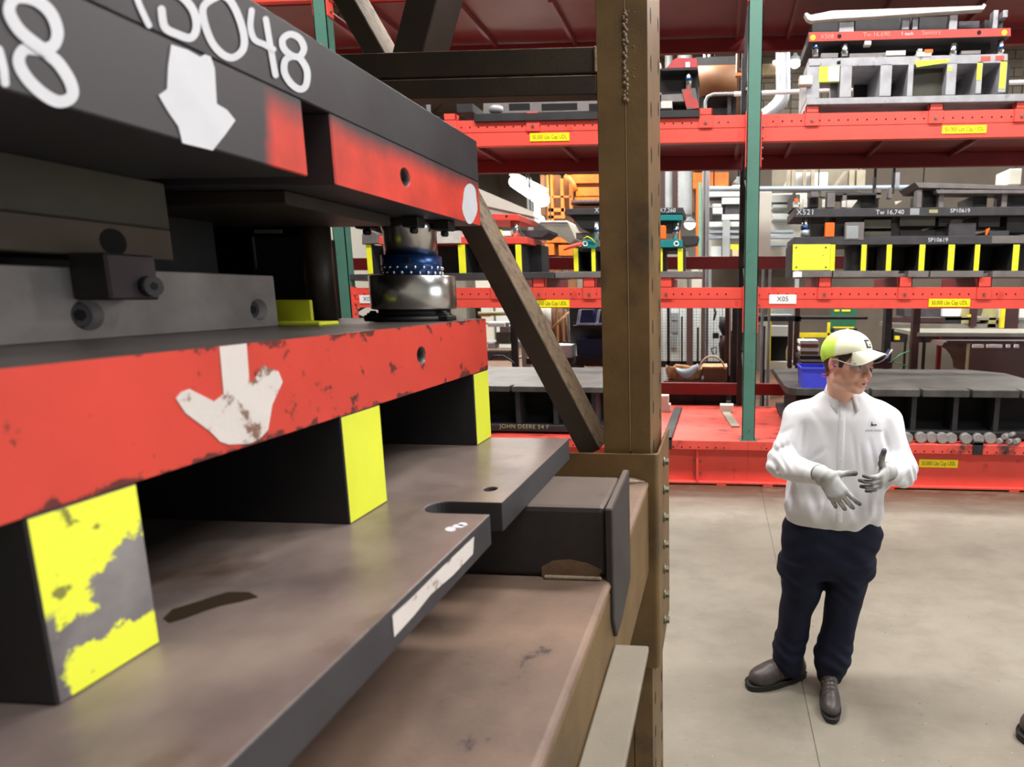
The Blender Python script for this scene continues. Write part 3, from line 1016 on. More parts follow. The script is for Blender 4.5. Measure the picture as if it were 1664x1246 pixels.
# stop brackets with the skid rails that the dies sit on
def stops(level, pxs, ztop):
    z0, z1 = LEV[level]
    for px in pxs:
        py = at(px, 300, Y=RY).x
        x = py
        b = MB().box(x - 0.066, x + 0.066, RY - 0.016, RY - 0.004, z1 - 0.115, ztop + 0.0)
        b.box(x - 0.066, x + 0.066, RY - 0.016, RY + 0.05, z1, z1 + 0.01)
        b.prism([(x - 0.066, RY - 0.016, ztop), (x - 0.066, RY + 0.07, ztop), (x - 0.066, RY + 0.02, z1), (x - 0.066, RY - 0.016, z1)], (0.012, 0, 0))
        b.prism([(x + 0.054, RY - 0.016, ztop), (x + 0.054, RY + 0.07, ztop), (x + 0.054, RY + 0.02, z1), (x + 0.054, RY - 0.016, z1)], (0.012, 0, 0))
        so = b.build('stop_bracket', 'rack_red', rr, 0.002)
        MB().cyl((x, RY - 0.016, z1 - 0.066), (x, RY - 0.028, z1 - 0.066), 0.014, n=6, smooth=False).build('bolt', 'bolt_zinc', so)
        MB().box(x - 0.04, x + 0.04, RY + 0.075, 6.95, z1 - 0.02, ztop).build('skid_rail', 'rack_maroon', rr)


ZT = at(1450, 170, Y=RY).z           # underside of the dies on the upper level
ZM = at(1450, 450.5, Y=RY).z         # underside of the dies on the middle level
stops(1, (1146, 1316, 1513, 738, 870, 1650), ZT)
stops(0, (1082, 1346, 1480, 1612, 954, 800, 870, 640), ZM)
# front-to-back skids lying over the base
for px in (1084, 1590, 640, 960):
    x = at(px, 718, Y=5.85).x
    MB().box(x - 0.05, x + 0.05, 5.845, 7.5, 0.50, 0.53).box(x - 0.05, x + 0.05, 5.845, 5.858, 0.40, 0.53).build('base_skid', 'steel_black', rr, 0.004)
pln = MB()
a, c = at(1186, 669, Z=0.52), at(1198, 692, Z=0.52)
pln.bar((a.x - 0.05, a.y, 0.512), (c.x - 0.02, c.y, 0.512), 0.10, 0.02)
mat('grey_wood', srgb(150, 138, 122), 0.8, 0, 0.3, 9, bmp=0.2)
tag(pln.build('loose_board', 'grey_wood', None, 0.002), 'short weathered board lying askew on the red rack base beside the green upright', 'board')

face_mat('riser_far2', [(1, -1)], srgb(240, 238, 40), srgb(40, 40, 43), 0.55, 0.5, wear=srgb(120, 120, 70), wlo=0.72, whi=0.75)
mat('die_grey', srgb(74, 72, 76), 0.5, 0.3, 0.35, 7, bmp=0.1)
mat('die_dark', srgb(44, 43, 46), 0.55, 0.2, 0.4, 7, bmp=0.1)
mat('die_olive', srgb(72, 70, 60), 0.6, 0.2, 0.3, 7, bmp=0.1)
mat('die_top', srgb(128, 122, 122), 0.5, 0.3, 0.3, 7, bmp=0.1)
mat('galv', srgb(176, 182, 188), 0.4, 0.45, 0.2, 6, bmp=0.05)
mat('chalky', srgb(214, 210, 205), 0.6, 0.1, 0.25, 9, bmp=0.1)


def pbp(name, mt, parent, rects, Y, d, bevel=0.003, **kw):
    """one object per rectangle"""
    out = []
    for r in rects:
        out.append(MB().pb(*r, Y, d).build(name, mt, parent, bevel, **kw))
    return out


def pinset(parent, xs, y0, y1, w_, Y, ring=None):
    for x in xs:
        p_ = MB().pc(x, y0, y1, w_, Y).build('guide_pin', 'chrome', parent)
        if ring:
            MB().pc(x, y0 + (y1 - y0) * 0.40, y0 + (y1 - y0) * 0.55, w_ * 1.15, Y).build('ball_cage', 'blue_cage', p_)


# ---- die on the middle level, right
DY = RY - 0.01
d = thing('stamping_die', 'dark grey die chalked X521 on the middle shelf behind the man', 'die', at(1470, 450, Y=DY + 0.3), 'dies stored in the red rack')
us_ = MB().pb(1290, 337, 1715, 351, DY, 0.6).build('upper_shoe', 'die_grey', d, 0.004)
lo_ = MB().pb(1290, 383.5, 1715, 397, DY, 0.6).build('lower_shoe', 'die_grey', d, 0.004)
MB().pp([(1289, 313), (1293, 313), (1294, 337), (1289, 337)], DY + 0.05, 0.5).build('end_plate', 'die_grey', d)
pbp('column', 'die_top', d, [(1344, 313, 1357, 337), (1490, 308, 1498, 337), (1526, 306, 1534, 337), (1628, 306, 1637, 337), (1369, 314, 1376, 337)], DY + 0.02, 0.1)
pbp('top_block', 'die_dark', d, [(1315, 318, 1330, 337), (1400, 318, 1428, 337), (1500, 312, 1524, 337), (1582, 318, 1604, 336), (1645, 310, 1700, 337)], DY + 0.12, 0.4)
pbp('hoist_lug', 'die_top', d, [(1318, 311, 1330, 320), (1334, 311, 1342, 320), (1424, 305, 1432, 322), (1444, 305, 1450, 322)], DY + 0.02, 0.08)
MB().pb(1358, 313, 1432, 317, DY + 0.02, 0.4).build('top_plate', 'die_grey', d, 0.003)
MB().pp([(1486, 296), (1700, 303), (1700, 309), (1494, 305)], DY + 0.0, 0.5).build('top_plate', 'die_top', d, 0.003)
MB().pp([(1521, 308), (1700, 309), (1700, 314), (1523, 314)], DY - 0.02, 0.1).build('top_rail', 'die_top', d, 0.002)
pbp('bright_bracket', 'chalky', d, [(1289, 327, 1298, 337), (1305, 323, 1312, 337), (1336, 324, 1341, 337), (1368, 326, 1375, 337)], DY + 0.01, 0.03)
MB().pp([(1376, 325), (1394, 325), (1384, 337), (1376, 337)], DY + 0.03, 0.02).build('bright_bracket', 'chalky', d)
MB().pp([(1454, 327), (1466, 326), (1455, 333)], DY + 0.03, 0.02).build('bright_bracket', 'chalky', d)
MB().pb(1291, 322, 1297, 328, DY - 0.002, 0.003).build('red_dot', 'orange', us_)
for x0 in (1308, 1700):
    p_ = MB().pc(x0, 351, 384, 11, DY + 0.06).build('guide_pin', 'chrome', d)
    MB().pc(x0, 367, 374, 14, DY + 0.06).build('ball_cage', 'blue_cage', p_)
    MB().pc(x0, 374, 384, 14, DY + 0.06).build('bushing', 'galv', p_)
MB().pb(1341, 361.5, 1356, 384.5, DY - 0.005, 0.06).build('orange_stop', 'orange', d, 0.002)
MB().pb(1373, 361, 1404, 390, DY - 0.004, 0.05).build('bracket', 'die_top', d, 0.002)
MB().pb(1375, 367, 1395, 388, DY - 0.010, 0.02).build('sensor_box', 'galv', d, 0.004)
pbp('die_steel', 'die_olive', d, [(1404, 356, 1448, 371), (1462, 351, 1520, 367), (1404, 376, 1448, 384)], DY + 0.05, 0.4)
pbp('die_steel', 'die_dark', d, [(1318, 353, 1340, 384), (1357, 353, 1403, 384), (1448, 353, 1462, 384), (1462, 374, 1520, 384), (1525, 354, 1545, 368), (1520, 376, 1545, 384), (1590, 352, 1625, 369), (1636, 352, 1680, 378)], DY + 0.09, 0.4)
pbp('die_steel', 'die_grey', d, [(1542, 362, 1586, 384), (1607, 375, 1640, 384)], DY + 0.04, 0.4)
MB().pp([(1603, 372), (1609, 370), (1604, 382), (1602, 382)], DY, 0.02).build('warning_tag', 'orange', d)
yp = MB().pb(1288, 397, 1349, 439, DY - 0.012, 0.02).build('yellow_guard', 'yellow', d, 0.002)
b = MB()
for x, y in ((1294, 402), (1342, 402), (1294, 434), (1342, 434)):
    q = at(x, y, Y=DY - 0.012)
    b.cyl((q.x, DY - 0.012, q.z), (q.x, DY - 0.017, q.z), 0.008, n=8)
b.build('screw', 'steel_dark', yp, kind='stuff')
for x0, x1 in ((1349, 1357), (1399, 1408), (1440, 1449), (1493, 1503), (1540, 1551), (1583, 1592), (1645, 1656)):
    MB().pb(x0, 397, x1, 440, DY, 0.58).build('riser_block', 'riser_far2', d, 0.002)
MB().pb(1385, 399, 1396, 440, DY + 0.1, 0.4).build('inner_riser', 'die_dark', d)
MB().pb(1410, 397, 1715, 440, DY + 0.45, 0.05).build('back_plate', 'black', d)
bs_ = [(1303, 440, 1352, 450), (1354, 440, 1460, 450), (1476, 440, 1509, 450), (1512, 440, 1598, 450), (1613, 440, 1720, 450)]
b = MB()
for r in bs_:
    b.pb(*r, DY - 0.03, 0.66)
b.pb(1303, 444, 1715, 450, DY + 0.06, 0.5)
b.build('base_plate', 'die_top', d, 0.002)
MB().pb(1289, 441, 1303, 450, DY - 0.03, 0.1).build('white_tag', 'white_label', d)
MB().pp([(1287, 397), (1290, 397), (1289, 450), (1286, 450)], DY + 0.02, 0.55).build('end_plate', 'die_dark', d)
sign('chalk_number', 'X521', 1309, 345, 9, DY, 'chalk', us_, 1.15)
sign('chalk_number', 'Tw 16,740', 1446, 345, 8, DY, 'chalk', us_)
sign('chalk_number', 'SP10619', 1560, 342.5, 7, DY, 'chalk', us_)
sign('chalk_number', 'SP10619', 1524, 390, 7, DY, 'chalk', lo_)
MB().pb(1479, 338.5, 1494, 349, DY - 0.002, 0.002).build('name_plate', 'galv', us_)
MB().pb(1510, 340.5, 1524, 346, DY - 0.002, 0.002).build('tag', 'chalk_olive', us_)
MB().pb(1612, 383, 1664, 395, DY - 0.002, 0.002).build('name_plate', 'die_top', lo_)

# ---- die on the upper level, right
face_mat('shoe_red_far', [(1, -1)], srgb(232, 66, 58), srgb(80, 78, 80), 0.45, 0.5, wear=srgb(190, 90, 80), wlo=0.66, whi=0.72, wscale=5)
d = thing('stamping_die', 'pale grey open-frame die with red top shoe on the upper shelf', 'die', at(1475, 170, Y=DY + 0.3), 'dies stored in the red rack')
us_ = MB().pp([(1314, 52), (1643, 45), (1643, 59), (1314, 68)], DY, 0.6).build('upper_shoe', 'shoe_red_far', d, 0.004)
sign('chalk_number', 'X508', 1344, 60, 8, DY, 'chalk_pink', us_)
sign('chalk_number', 'Tw 16,690', 1424, 56.5, 8, DY, 'chalk_pink', us_)
sign('chalk_number', '1 each', 1474, 55, 6, DY, 'chalk', us_)
sign('chalk_number', 'Seniors', 1513, 53.5, 8, DY, 'chalk_pink', us_)
for x, y, mt_ in ((1321, 61, 'yellow_label'), (1632, 53, 'yellow_label')):
    q = at(x, y, Y=DY)
    MB().cyl((q.x, DY, q.z), (q.x, DY - 0.002, q.z), 0.024, n=14).build('paint_dot', mt_, us_)
for x, y in ((1364, 59), (1591, 53), ):
    q = at(x, y, Y=DY)
    MB().cyl((q.x, DY, q.z), (q.x, DY - 0.002, q.z), 0.02, n=14).build('threaded_hole', 'void', us_)
MB().pp([(1307, 22), (1311, 20), (1318, 24), (1352, 17), (1596, 9), (1599, 5), (1603, 8), (1599, 15), (1420, 27), (1350, 31), (1318, 34), (1312, 31)], DY - 0.05, 0.07).build('top_strip', 'chalky', d, 0.003)
pbp('column', 'steel_light', d, [(1364, 26, 1388, 52), (1543, 22, 1556, 48)], DY, 0.08)
pbp('clamp', 'steel_light', d, [(1466, 24, 1478, 48), (1483, 22, 1492, 48), (1614, 16, 1622, 46), (1630, 16, 1638, 28)], DY + 0.02, 0.08)
pbp('top_block', 'die_dark', d, [(1320, 30, 1362, 52), (1390, 27, 1464, 50), (1494, 27, 1542, 48)], DY + 0.2, 0.35)
pbp('top_block', 'die_grey', d, [(1558, 34, 1592, 46), (1600, 32, 1630, 46)], DY + 0.1, 0.3)
pinset(d, (1325, 1625), 66, 93, 10, DY + 0.05, ring=True)
pinset(d, (1372, 1548), 72, 93, 12, DY + 0.05)
pbp('die_steel', 'die_dark', d, [(1340, 68, 1610, 84)], DY + 0.15, 0.35)
pbp('die_steel', 'die_top', d, [(1334, 86, 1362, 94), (1380, 86, 1440, 94), (1562, 82, 1594, 88)], DY + 0.04, 0.4)
b = MB()
fr = [(1314, 94, 1640, 106), (1311, 106, 1332, 160), (1365, 106, 1384, 158), (1430, 104, 1449, 156), (1475, 104, 1484, 156), (1538, 102, 1554, 154), (1587, 100, 1596, 152), (1624, 98, 1636, 150)]
lo_ = MB().pp([(1314, 95), (1638, 87), (1638, 102), (1314, 109)], DY, 0.6).build('lower_shoe', 'steel_light', d, 0.004)
for r in fr[1:]:
    MB().pb(*r, DY, 0.56).build('riser_block', 'steel_light', d, 0.003)
MB().pb(1362, 106, 1366, 158, DY + 0.02, 0.4).build('riser_block', 'die_grey', d)
MB().pp([(1311, 160), (1670, 152), (1670, 164), (1311, 170)], DY - 0.03, 0.66).build('base_plate', 'steel_light', d, 0.003)
MB().pb(1331, 108, 1364, 133, DY - 0.008, 0.03).build('yellow_guard', 'yellow', d, 0.002)
MB().pb(1346, 108, 1364, 132, DY - 0.012, 0.01).build('white_tag', 'white_label', d, 0.002)
MB().pb(1299, 122, 1321, 138, DY - 0.05, 0.08).build('corner_roller', 'chalky', d, 0.012, seg=3)
MB().pb(1484, 104, 1540, 156, DY + 0.1, 0.03).build('side_plate', 'die_olive', d)
MB().pp([(1486, 99), (1542, 96), (1542, 101), (1490, 109)], DY - 0.004, 0.006).build('yellow_paint', 'yellow', lo_)
pbp('yellow_paint', 'yellow', d, [(1587.5, 102, 1595.5, 130), (1625, 100, 1635, 144), (1540, 108, 1546, 116)], DY - 0.003, 0.004)
pbp('red_paint', 'rack_red', d, [(1594, 91, 1610, 99), (1618, 90, 1632, 98)], DY - 0.003, 0.004)
pbp('bright_block', 'chalky', d, [(1440, 82, 1472, 90), (1490, 84, 1514, 92), (1492, 79, 1499, 84), (1405, 66, 1416, 73)], DY - 0.005, 0.06)
MB().pb(1503, 80, 1516, 86, DY - 0.006, 0.03).build('yellow_cap', 'orange', d)
MB().pp([(1360, 100), (1366, 98), (1366, 104), (1360, 104)], DY - 0.003, 0.004).build('bolt_hole', 'void', lo_)
MB().pb(1388, 108, 1640, 156, DY + 0.5, 0.03).build('back_plate', 'black', d)

# ---- die on the upper level, left (partly behind the brown post)
d = thing('stamping_die', 'black die with red block on the upper shelf behind the brown post', 'die', at(950, 195, Y=DY + 0.3), 'dies stored in the red rack')
MB().pp([(770, 185), (1137, 178), (1137, 190), (770, 198)], DY - 0.02, 0.66).build('base_plate', 'die_dark', d, 0.004)
MB().pp([(785, 158), (1075, 150), (1075, 178), (785, 185)], DY + 0.02, 0.5).build('lower_shoe', 'die_top', d, 0.003)
for x0, x1 in ((827, 861), (880, 938), (957, 1010)):
    MB().pb(x0, 168, x1, 179, DY + 0.018, 0.004).build('slot', 'void', d)
b = MB()
q0 = at(803, 180, Y=DY - 0.03)
b.lathe([(0.10, 0), (0.11, 0.02), (0.11, 0.05), (0.09, 0.07)], (q0.x, DY + 0.10, q0.z), 24)
b.build('round_boss', 'steel_light', d)
MB().pb(742, 168, 768, 182, DY + 0.1, 0.3).build('top_block', 'die_dark', d)
MB().pp([(1072, 112), (1133, 112), (1134, 178), (1072, 178)], DY + 0.14, 0.45).build('die_core', 'black', d)
MB().pb(1072, 110, 1134, 114, DY + 0.02, 0.5).build('upper_shoe', 'die_dark', d)
mat('rack_maroon2', srgb(176, 62, 68), 0.5, 0, 0.15)
MB().pp([(1082, 111), (1095, 96), (1100, 94), (1130, 94), (1133, 97), (1133, 111)], DY + 0.02, 0.3).build('red_block', 'rack_maroon2', d, 0.004)
MB().pb(1114, 101, 1121, 109, DY + 0.015, 0.01).build('white_tag', 'white_label', d)
pinset(d, (1119,), 115, 146, 10, DY + 0.07, ring=True)
mat('worn_red', srgb(176, 66, 62), 0.5, 0.1, 0.2, 6, wear=srgb(96, 88, 90), wlo=0.48, whi=0.53, wscale=9)
MB().pp([(1107, 145), (1130, 143), (1136, 176), (1116, 178)], DY + 0.01, 0.3).build('corner_block', 'worn_red', d, 0.003)
MB().pp([(1072, 154), (1112, 152), (1116, 165), (1072, 166)], DY + 0.02, 0.3).build('ledge_bar', 'die_top', d, 0.003)
MB().pb(1074, 164, 1092, 176, DY + 0.0, 0.1).build('bearing_block', 'chalky', d, 0.004)
MB().pb(1064, 102, 1074, 112, DY + 0.0, 0.1).build('bearing_block', 'chalky', d, 0.004)

# ---- middle die behind the post
d = thing('stamping_die', 'small black die with teal clamps and orange block behind the brown post', 'die', at(1010, 451, Y=DY + 0.3), 'dies stored in the red rack')
us_ = MB().pb(918, 338, 1110, 348, DY, 0.55).build('upper_shoe', 'die_grey', d, 0.003)
MB().pp([(924, 348), (1104, 348), (1098, 372), (946, 372)], DY + 0.03, 0.45).build('upper_core', 'black', d, 0.003)
sign('chalk_number', 'K7,260', 1085, 342, 7, DY, 'chalk', us_)
sign('chalk_number', 'X', 970, 342, 8, DY, 'chalk', us_)
pbp('side_clamp', 'teal', d, [(1060, 349, 1109, 358), (945, 389, 968, 403), (1060, 390, 1109, 402)], DY - 0.02, 0.08)
for x, y in ((951, 396), (1099, 396)):
    q = at(x, y, Y=DY - 0.02)
    b = MB()
    P = []
    for k in range(17):
        t = 2 * math.pi * k / 16
        P.append((q.x + 0.022 * math.cos(t), DY - 0.023, q.z + 0.022 * math.sin(t)))
    b.tube(P, 0.006, 6)
    b.build('ring_mark', 'white_label', d)
pinset(d, (970, 1098), 361, 390, 10, DY + 0.05, ring=True)
MB().pb(1066, 366, 1082, 389, DY - 0.01, 0.06).build('orange_stop', 'orange', d, 0.012, seg=3)
lo_ = MB().pb(936, 400, 1110, 408, DY + 0.02, 0.5).build('lower_shoe', 'die_dark', d, 0.003)
for x0, x1 in ((932, 940), (961, 968), (1071, 1077), (1101, 1110)):
    MB().pb(x0, 403, x1, 441, DY, 0.5).build('riser_block', 'riser_far2', d, 0.002)
MB().pb(940, 408, 1071, 441, DY + 0.4, 0.05).build('back_plate', 'black', d)
MB().pb(902, 441, 1140, 451, DY - 0.02, 0.6).build('base_plate', 'die_top', d, 0.003)
b = MB()
b.tube([at(916, 406, Y=DY - 0.06), at(930, 400, Y=DY - 0.05), at(946, 395, Y=DY - 0.03)], [0.008, 0.018, 0.018], 8)
b.build('red_handle', 'rack_red', d)
b = MB()
b.tube([at(948, 388, Y=DY - 0.03), at(954, 384, Y=DY - 0.05), at(962, 388, Y=DY - 0.04), at(967, 394, Y=DY - 0.03)], 0.006, 6)
b.build('yellow_hose', 'yellow_label', d)
MB().pp([(1108, 383), (1135, 383), (1132, 396), (1110, 399)], DY + 0.1, 0.3).build('chute', 'die_grey', d, 0.003)
MB().pb(936, 378, 962, 388, DY + 0.1, 0.3).build('die_steel', 'die_top', d, 0.003)

# ---- left die, seen past the near die
d = thing('stamping_die', 'red shoe die with yellow risers on the middle shelf seen past the near die', 'die', at(740, 451, Y=DY + 0.3), 'dies stored in the red rack')
us_ = MB().pp([(560, 344), (842, 348), (842, 358), (560, 356)], DY, 0.6).build('upper_shoe', 'rack_red', d, 0.004)
mat('green_dot', srgb(60, 150, 70), 0.5, bmp=0)
q = at(797, 353, Y=DY)
MB().cyl((q.x, DY, q.z), (q.x, DY - 0.002, q.z), 0.02, n=14).build('paint_dot', 'green_dot', us_)
q = at(823, 351.5, Y=DY)
MB().cyl((q.x, DY, q.z), (q.x, DY - 0.002, q.z), 0.012, n=14).build('bolt_hole', 'void', us_)
lo_ = MB().pp([(610, 384), (856, 385), (856, 396), (610, 397)], DY, 0.62).build('lower_shoe', 'rack_red', d, 0.004)
MB().pp([(640, 377), (748, 375), (748, 395), (640, 396)], DY - 0.02, 0.1).build('white_plate', 'chalky', d, 0.003)
MB().pp([(588, 380), (602, 374), (614, 380), (614, 395), (588, 397)], DY - 0.02, 0.1).build('clamp', 'die_top', d, 0.004)
pinset(d, (838,), 359, 385, 14, DY + 0.08)
pinset(d, (632,), 359, 385, 10, DY + 0.08)
MB().pp([(786, 362), (800, 362), (804, 384), (790, 384)], DY + 0.02, 0.06).build('orange_stop', 'orange', d, 0.003)
MB().pb(815, 375, 829, 383, DY + 0.02, 0.06).build('white_block', 'white_label', d, 0.002)
MB().pb(812, 373, 815, 384, DY + 0.01, 0.02).build('yellow_strip', 'yellow', d)
pbp('die_steel', 'die_dark', d, [(600, 360, 784, 376)], DY + 0.2, 0.3)
MB().pp([(846, 374), (892, 373), (892, 378), (880, 386), (856, 385)], DY + 0.2, 0.35).build('side_tray', 'die_grey', d, 0.003)
for x0, x1 in ((596, 605), (745, 757), (838, 848)):
    MB().pb(x0, 397, x1, 445, DY, 0.58).build('riser_block', 'riser_far2', d, 0.002)
MB().pb(606, 398, 880, 445, DY + 0.3, 0.28).build('back_plate', 'die_dark', d, 0.003)
MB().pp([(540, 446), (900, 442), (900, 452), (540, 455)], DY - 0.03, 0.66).build('base_plate', 'die_grey', d, 0.003)

# ---- bolster plates on the bottom level
def bolster(x0p, x1p, segs, ribs, yt0, yt1, label, back, words=None):
    YB_ = 5.95
    X0, X1 = at(x0p, yt0, Y=YB_).x, at(x1p, yt0, Y=YB_).x
    xm = (x0p + x1p) / 2
    Z1, Z0 = at(xm, yt0, Y=YB_).z, at(xm, yt1, Y=YB_).z
    d = thing('bolster_plate', label, 'die plate', ((X0 + X1) / 2, YB_ + 0.5, 0.53))
    segX = [X0] + [at(s, yt0, Y=YB_).x for s in segs] + [X1]
    b = MB()
    out = [(X0 + 0.12, YB_), (X1, YB_), (X1, back), (X0, back), (X0, YB_ + 0.16)]
    # plate with open slots along the front edge
    pts = [(X0 + 0.10, YB_)]
    for sx in segX[1:-1]:
        pts += [(sx - 0.015, YB_), (sx - 0.015, YB_ + 0.10), (sx + 0.015, YB_ + 0.10), (sx + 0.015, YB_)]
    pts += [(X1, YB_), (X1, back - 0.3), (X1 - 0.3, back), (X0, back), (X0, YB_ + 0.20), (X0 + 0.03, YB_ + 0.06)]
    b.prism([(x, y, Z0) for x, y in pts], (0, 0, Z1 - Z0))
    tp = b.build('top_plate', 'bolster_top', d, 0.004)
    for rx in ribs:
        x = at(rx, 670, Y=YB_ + 0.08).x
        MB().box(x - 0.025, x + 0.025, YB_ + 0.08, back - 0.2, 0.60, Z0).build('rib', 'die_dark', d)
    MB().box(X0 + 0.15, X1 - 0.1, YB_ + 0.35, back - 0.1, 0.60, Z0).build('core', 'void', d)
    lo_ = MB().box(X0 + 0.05, X1, YB_ + 0.05, back - 0.05, 0.53, 0.60).build('foot_plate', 'die_dark', d, 0.004)
    if words:
        sign('lettering', words[0], words[1], words[2], 7, YB_ + 0.05, 'chalk_olive', lo_, 1.1)
    return d, Z1


mat('bolster_top', srgb(92, 88, 86), 0.42, 0.35, 0.35, 3, c2=srgb(56, 54, 54), bmp=0.1)
BACK = at(1450, 601, Z=at(1450, 634, Y=5.95).z).y
bolster(560, 990, (650, 740, 829, 940), (842, 903, 965, 700, 620), 627, 636, 'dark ribbed steel plate lettered along its foot, left of the brown post', BACK, ('JOHN DEERE 54 F', 852, 693))
_, BZT = bolster(1278, 1740, (1415, 1498, 1579, 1660), (1485, 1553, 1620, 1420, 1360), 633, 645, 'dark ribbed steel plate behind the man with round bars under it', BACK)
# round bars lying under the right-hand plate
mat('bar_end', srgb(158, 154, 152), 0.6, 0.3, 0.35, 30, bmp=0.3, bscale=80)
words_ = ['first', 'second', 'third', 'fourth', 'fifth', 'sixth', 'seventh', 'eighth']
for k, (px, py, r) in enumerate(((1476, 701, 8.6), (1498, 702, 8.8), (1516, 701, 8.6), (1533, 703, 8.8), (1548, 701, 8.4), (1572, 701, 8.8), (1592, 703, 8.4), (1611, 702, 9))):
    y0 = 5.875 + (k * 37 % 5) * 0.006
    q = at(px, py, Y=y0)
    rr_ = r / FPX * y0 * 1.02
    b = MB().cyl((q.x, y0 + 0.006, 0.53 + rr_ - 0.03), (q.x, y0 + 0.06, 0.53 + rr_ - 0.03), rr_, n=24)
    b.cyl((q.x, y0, 0.5 + rr_), (q.x, y0 + 0.006, 0.5 + rr_), rr_ * 0.93, rr_, n=24)
    o = b.build('steel_bar', 'bar_end', None)
    tag(o, '%s grey round bar end from the man in the row under the ribbed plate' % words_[k], 'steel bar', 'round bars under the plate')
for k, (px, py) in enumerate(((1629, 697), (1638, 693), (1645, 702), (1656, 700), (1649, 688))):
    q = at(px, py, Y=5.90)
    rad = 0.03 if k != 4 else 0.022
    z = 0.5 + rad if k not in (1, 4) else (0.5 + rad * 2.6 if k == 1 else 0.5 + rad * 4.6)
    b = MB().cyl((q.x - 0.03, 5.90, z), (q.x + 0.03, 5.96, z), rad, n=12)
    o = b.build('steel_slug', 'bar_end', None, 0.004)
    tag(o, 'small grey steel offcut in the heap at the right end of the red base', 'offcut', 'offcuts heaped at the right of the bars')
# blue tote on the plate corner
qa, qb = at(1301, 628, Z=BZT), at(1343, 631, Z=BZT)
tb = thing('tote_bin', 'blue plastic tote standing on the ribbed plate behind the man', 'bin', (qa.x, qa.y, BZT))
ta, tb2 = qa.x, qb.x
ty = qb.y
h = at(1320, 598, Y=ty).z - BZT
b = MB()
t_, fl_ = 0.006, 0.02
for (A, B, C_, D_) in (((ta, ty), (tb2, ty), 1, 0), ((tb2, ty), (tb2, ty + 0.3), 0, 0), ((tb2, ty + 0.3), (ta, ty + 0.3), 0, 0), ((ta, ty + 0.3), (ta, ty), 0, 0)):
    cx_, cy_ = (ta + tb2) / 2, ty + 0.15
    o_ = lambda P, s: (cx_ + (P[0] - cx_) * s, cy_ + (P[1] - cy_) * s)
    a0, b0, a1, b1 = o_(A, 0.98), o_(B, 0.98), o_(A, 1.1), o_(B, 1.1)
    ai0, bi0, ai1, bi1 = o_(A, 0.95), o_(B, 0.95), o_(A, 1.07), o_(B, 1.07)
    b.add([(*a0, BZT), (*b0, BZT), (*b1, BZT + h), (*a1, BZT + h), (*ai0, BZT), (*bi0, BZT), (*bi1, BZT + h), (*ai1, BZT + h)],
          [(0, 1, 2, 3), (5, 4, 7, 6), (3, 2, 6, 7), (1, 0, 4, 5)])
b.box(ta + 0.01, tb2 - 0.01, ty + 0.01, ty + 0.29, BZT, BZT + 0.006)
b.build('tub', 'blue_bin', tb)
b = MB()
for (A, B) in (((ta, ty), (tb2, ty)), ((tb2, ty), (tb2, ty + 0.3)), ((tb2, ty + 0.3), (ta, ty + 0.3)), ((ta, ty + 0.3), (ta, ty))):
    a1, b1 = o_(A, 1.12), o_(B, 1.12)
    b.bar((*a1, BZT + h), (*b1, BZT + h), 0.018, 0.018)
b.build('rim', 'blue_bin', tb)
# ================================================================== HALL BEHIND THE RACK
mat('cool_panel', srgb(206, 214, 212), 0.5, 0, 0.12, 2, bmp=0)
mat('cream_panel', srgb(214, 214, 202), 0.5, 0, 0.1, 2, bmp=0)
mat('grey_panel', srgb(150, 156, 158), 0.5, 0.1, 0.2, 3, bmp=0)
mat('pipe_blue', srgb(150, 164, 178), 0.4, 0.3, 0.2, 3, bmp=0)
mat('machine_orange', srgb(226, 130, 36), 0.5, 0, 0.3, 2, c2=srgb(176, 90, 24), bmp=0.05)
mat('machine_brown', srgb(126, 84, 48), 0.6, 0, 0.35, 2, bmp=0.05)
mat('maroon_dark', srgb(62, 34, 34), 0.55, 0, 0.3, 4, bmp=0.05)
mat('table_grey', srgb(140, 138, 128), 0.5, 0.1, 0.25, 3, bmp=0.05)
mat('cardboard', srgb(124, 84, 66), 0.8, 0, 0.2, 6, bmp=0.1)
mat('kraft', srgb(196, 158, 116), 0.8, 0, 0.3, 14, c2=srgb(140, 96, 64), bmp=0.2)
mat('pale_blue_cloth', srgb(186, 210, 224), 0.8, bmp=0.2)
mat('strap_beige', srgb(206, 190, 168), 0.6, bmp=0)
mat('sign_green', srgb(30, 96, 66), 0.5, bmp=0)
mat('paper_white', srgb(232, 234, 236), 0.6, bmp=0)
mat('green_line', srgb(44, 140, 74), 0.5, bmp=0)
mat('paint_yellow_post', srgb(240, 220, 40), 0.5, bmp=0)
emit('lamp_white', (1.0, 0.98, 0.95), 9.0)
emit('lamp_red', (1.0, 0.05, 0.04), 3.0)


def bgthing(name, label, cat, px, py, Y, group=None):
    return thing(name, label, cat, at(px, py, Y=Y), group)


def parts(t, Y, items):
    """items: (part name, material, depth, [rects or polygons], optional y shift)"""
    for it in items:
        nm, mt_, dep, shapes = it[:4]
        dy = it[4] if len(it) > 4 else 0.0
        for s_ in shapes:
            b = MB()
            if isinstance(s_[0], (int, float)):
                b.pb(*s_, Y + dy, dep)
            else:
                b.pp(s_, Y + dy, dep)
            b.build(nm, mt_, t)


def solo(name, label, cat, mt_, b, group=None, bevel=0.0):
    return tag(b.build(name, mt_, None, bevel), label, cat, group)


def leg_to_floor(t, px, py, Y, r=0.04, mt='steel_black', nm='leg'):
    q = at(px, py, Y=Y)
    MB().box(q.x - r, q.x + r, Y - r, Y + r, 0, q.z).build(nm, mt, t)


def hang(t, px, py, Y, r=0.012):
    q = at(px, py, Y=Y)
    MB().cyl((q.x, Y, q.z), (q.x, Y, 9.2), r, n=6).build('hanger', 'steel_black', t)


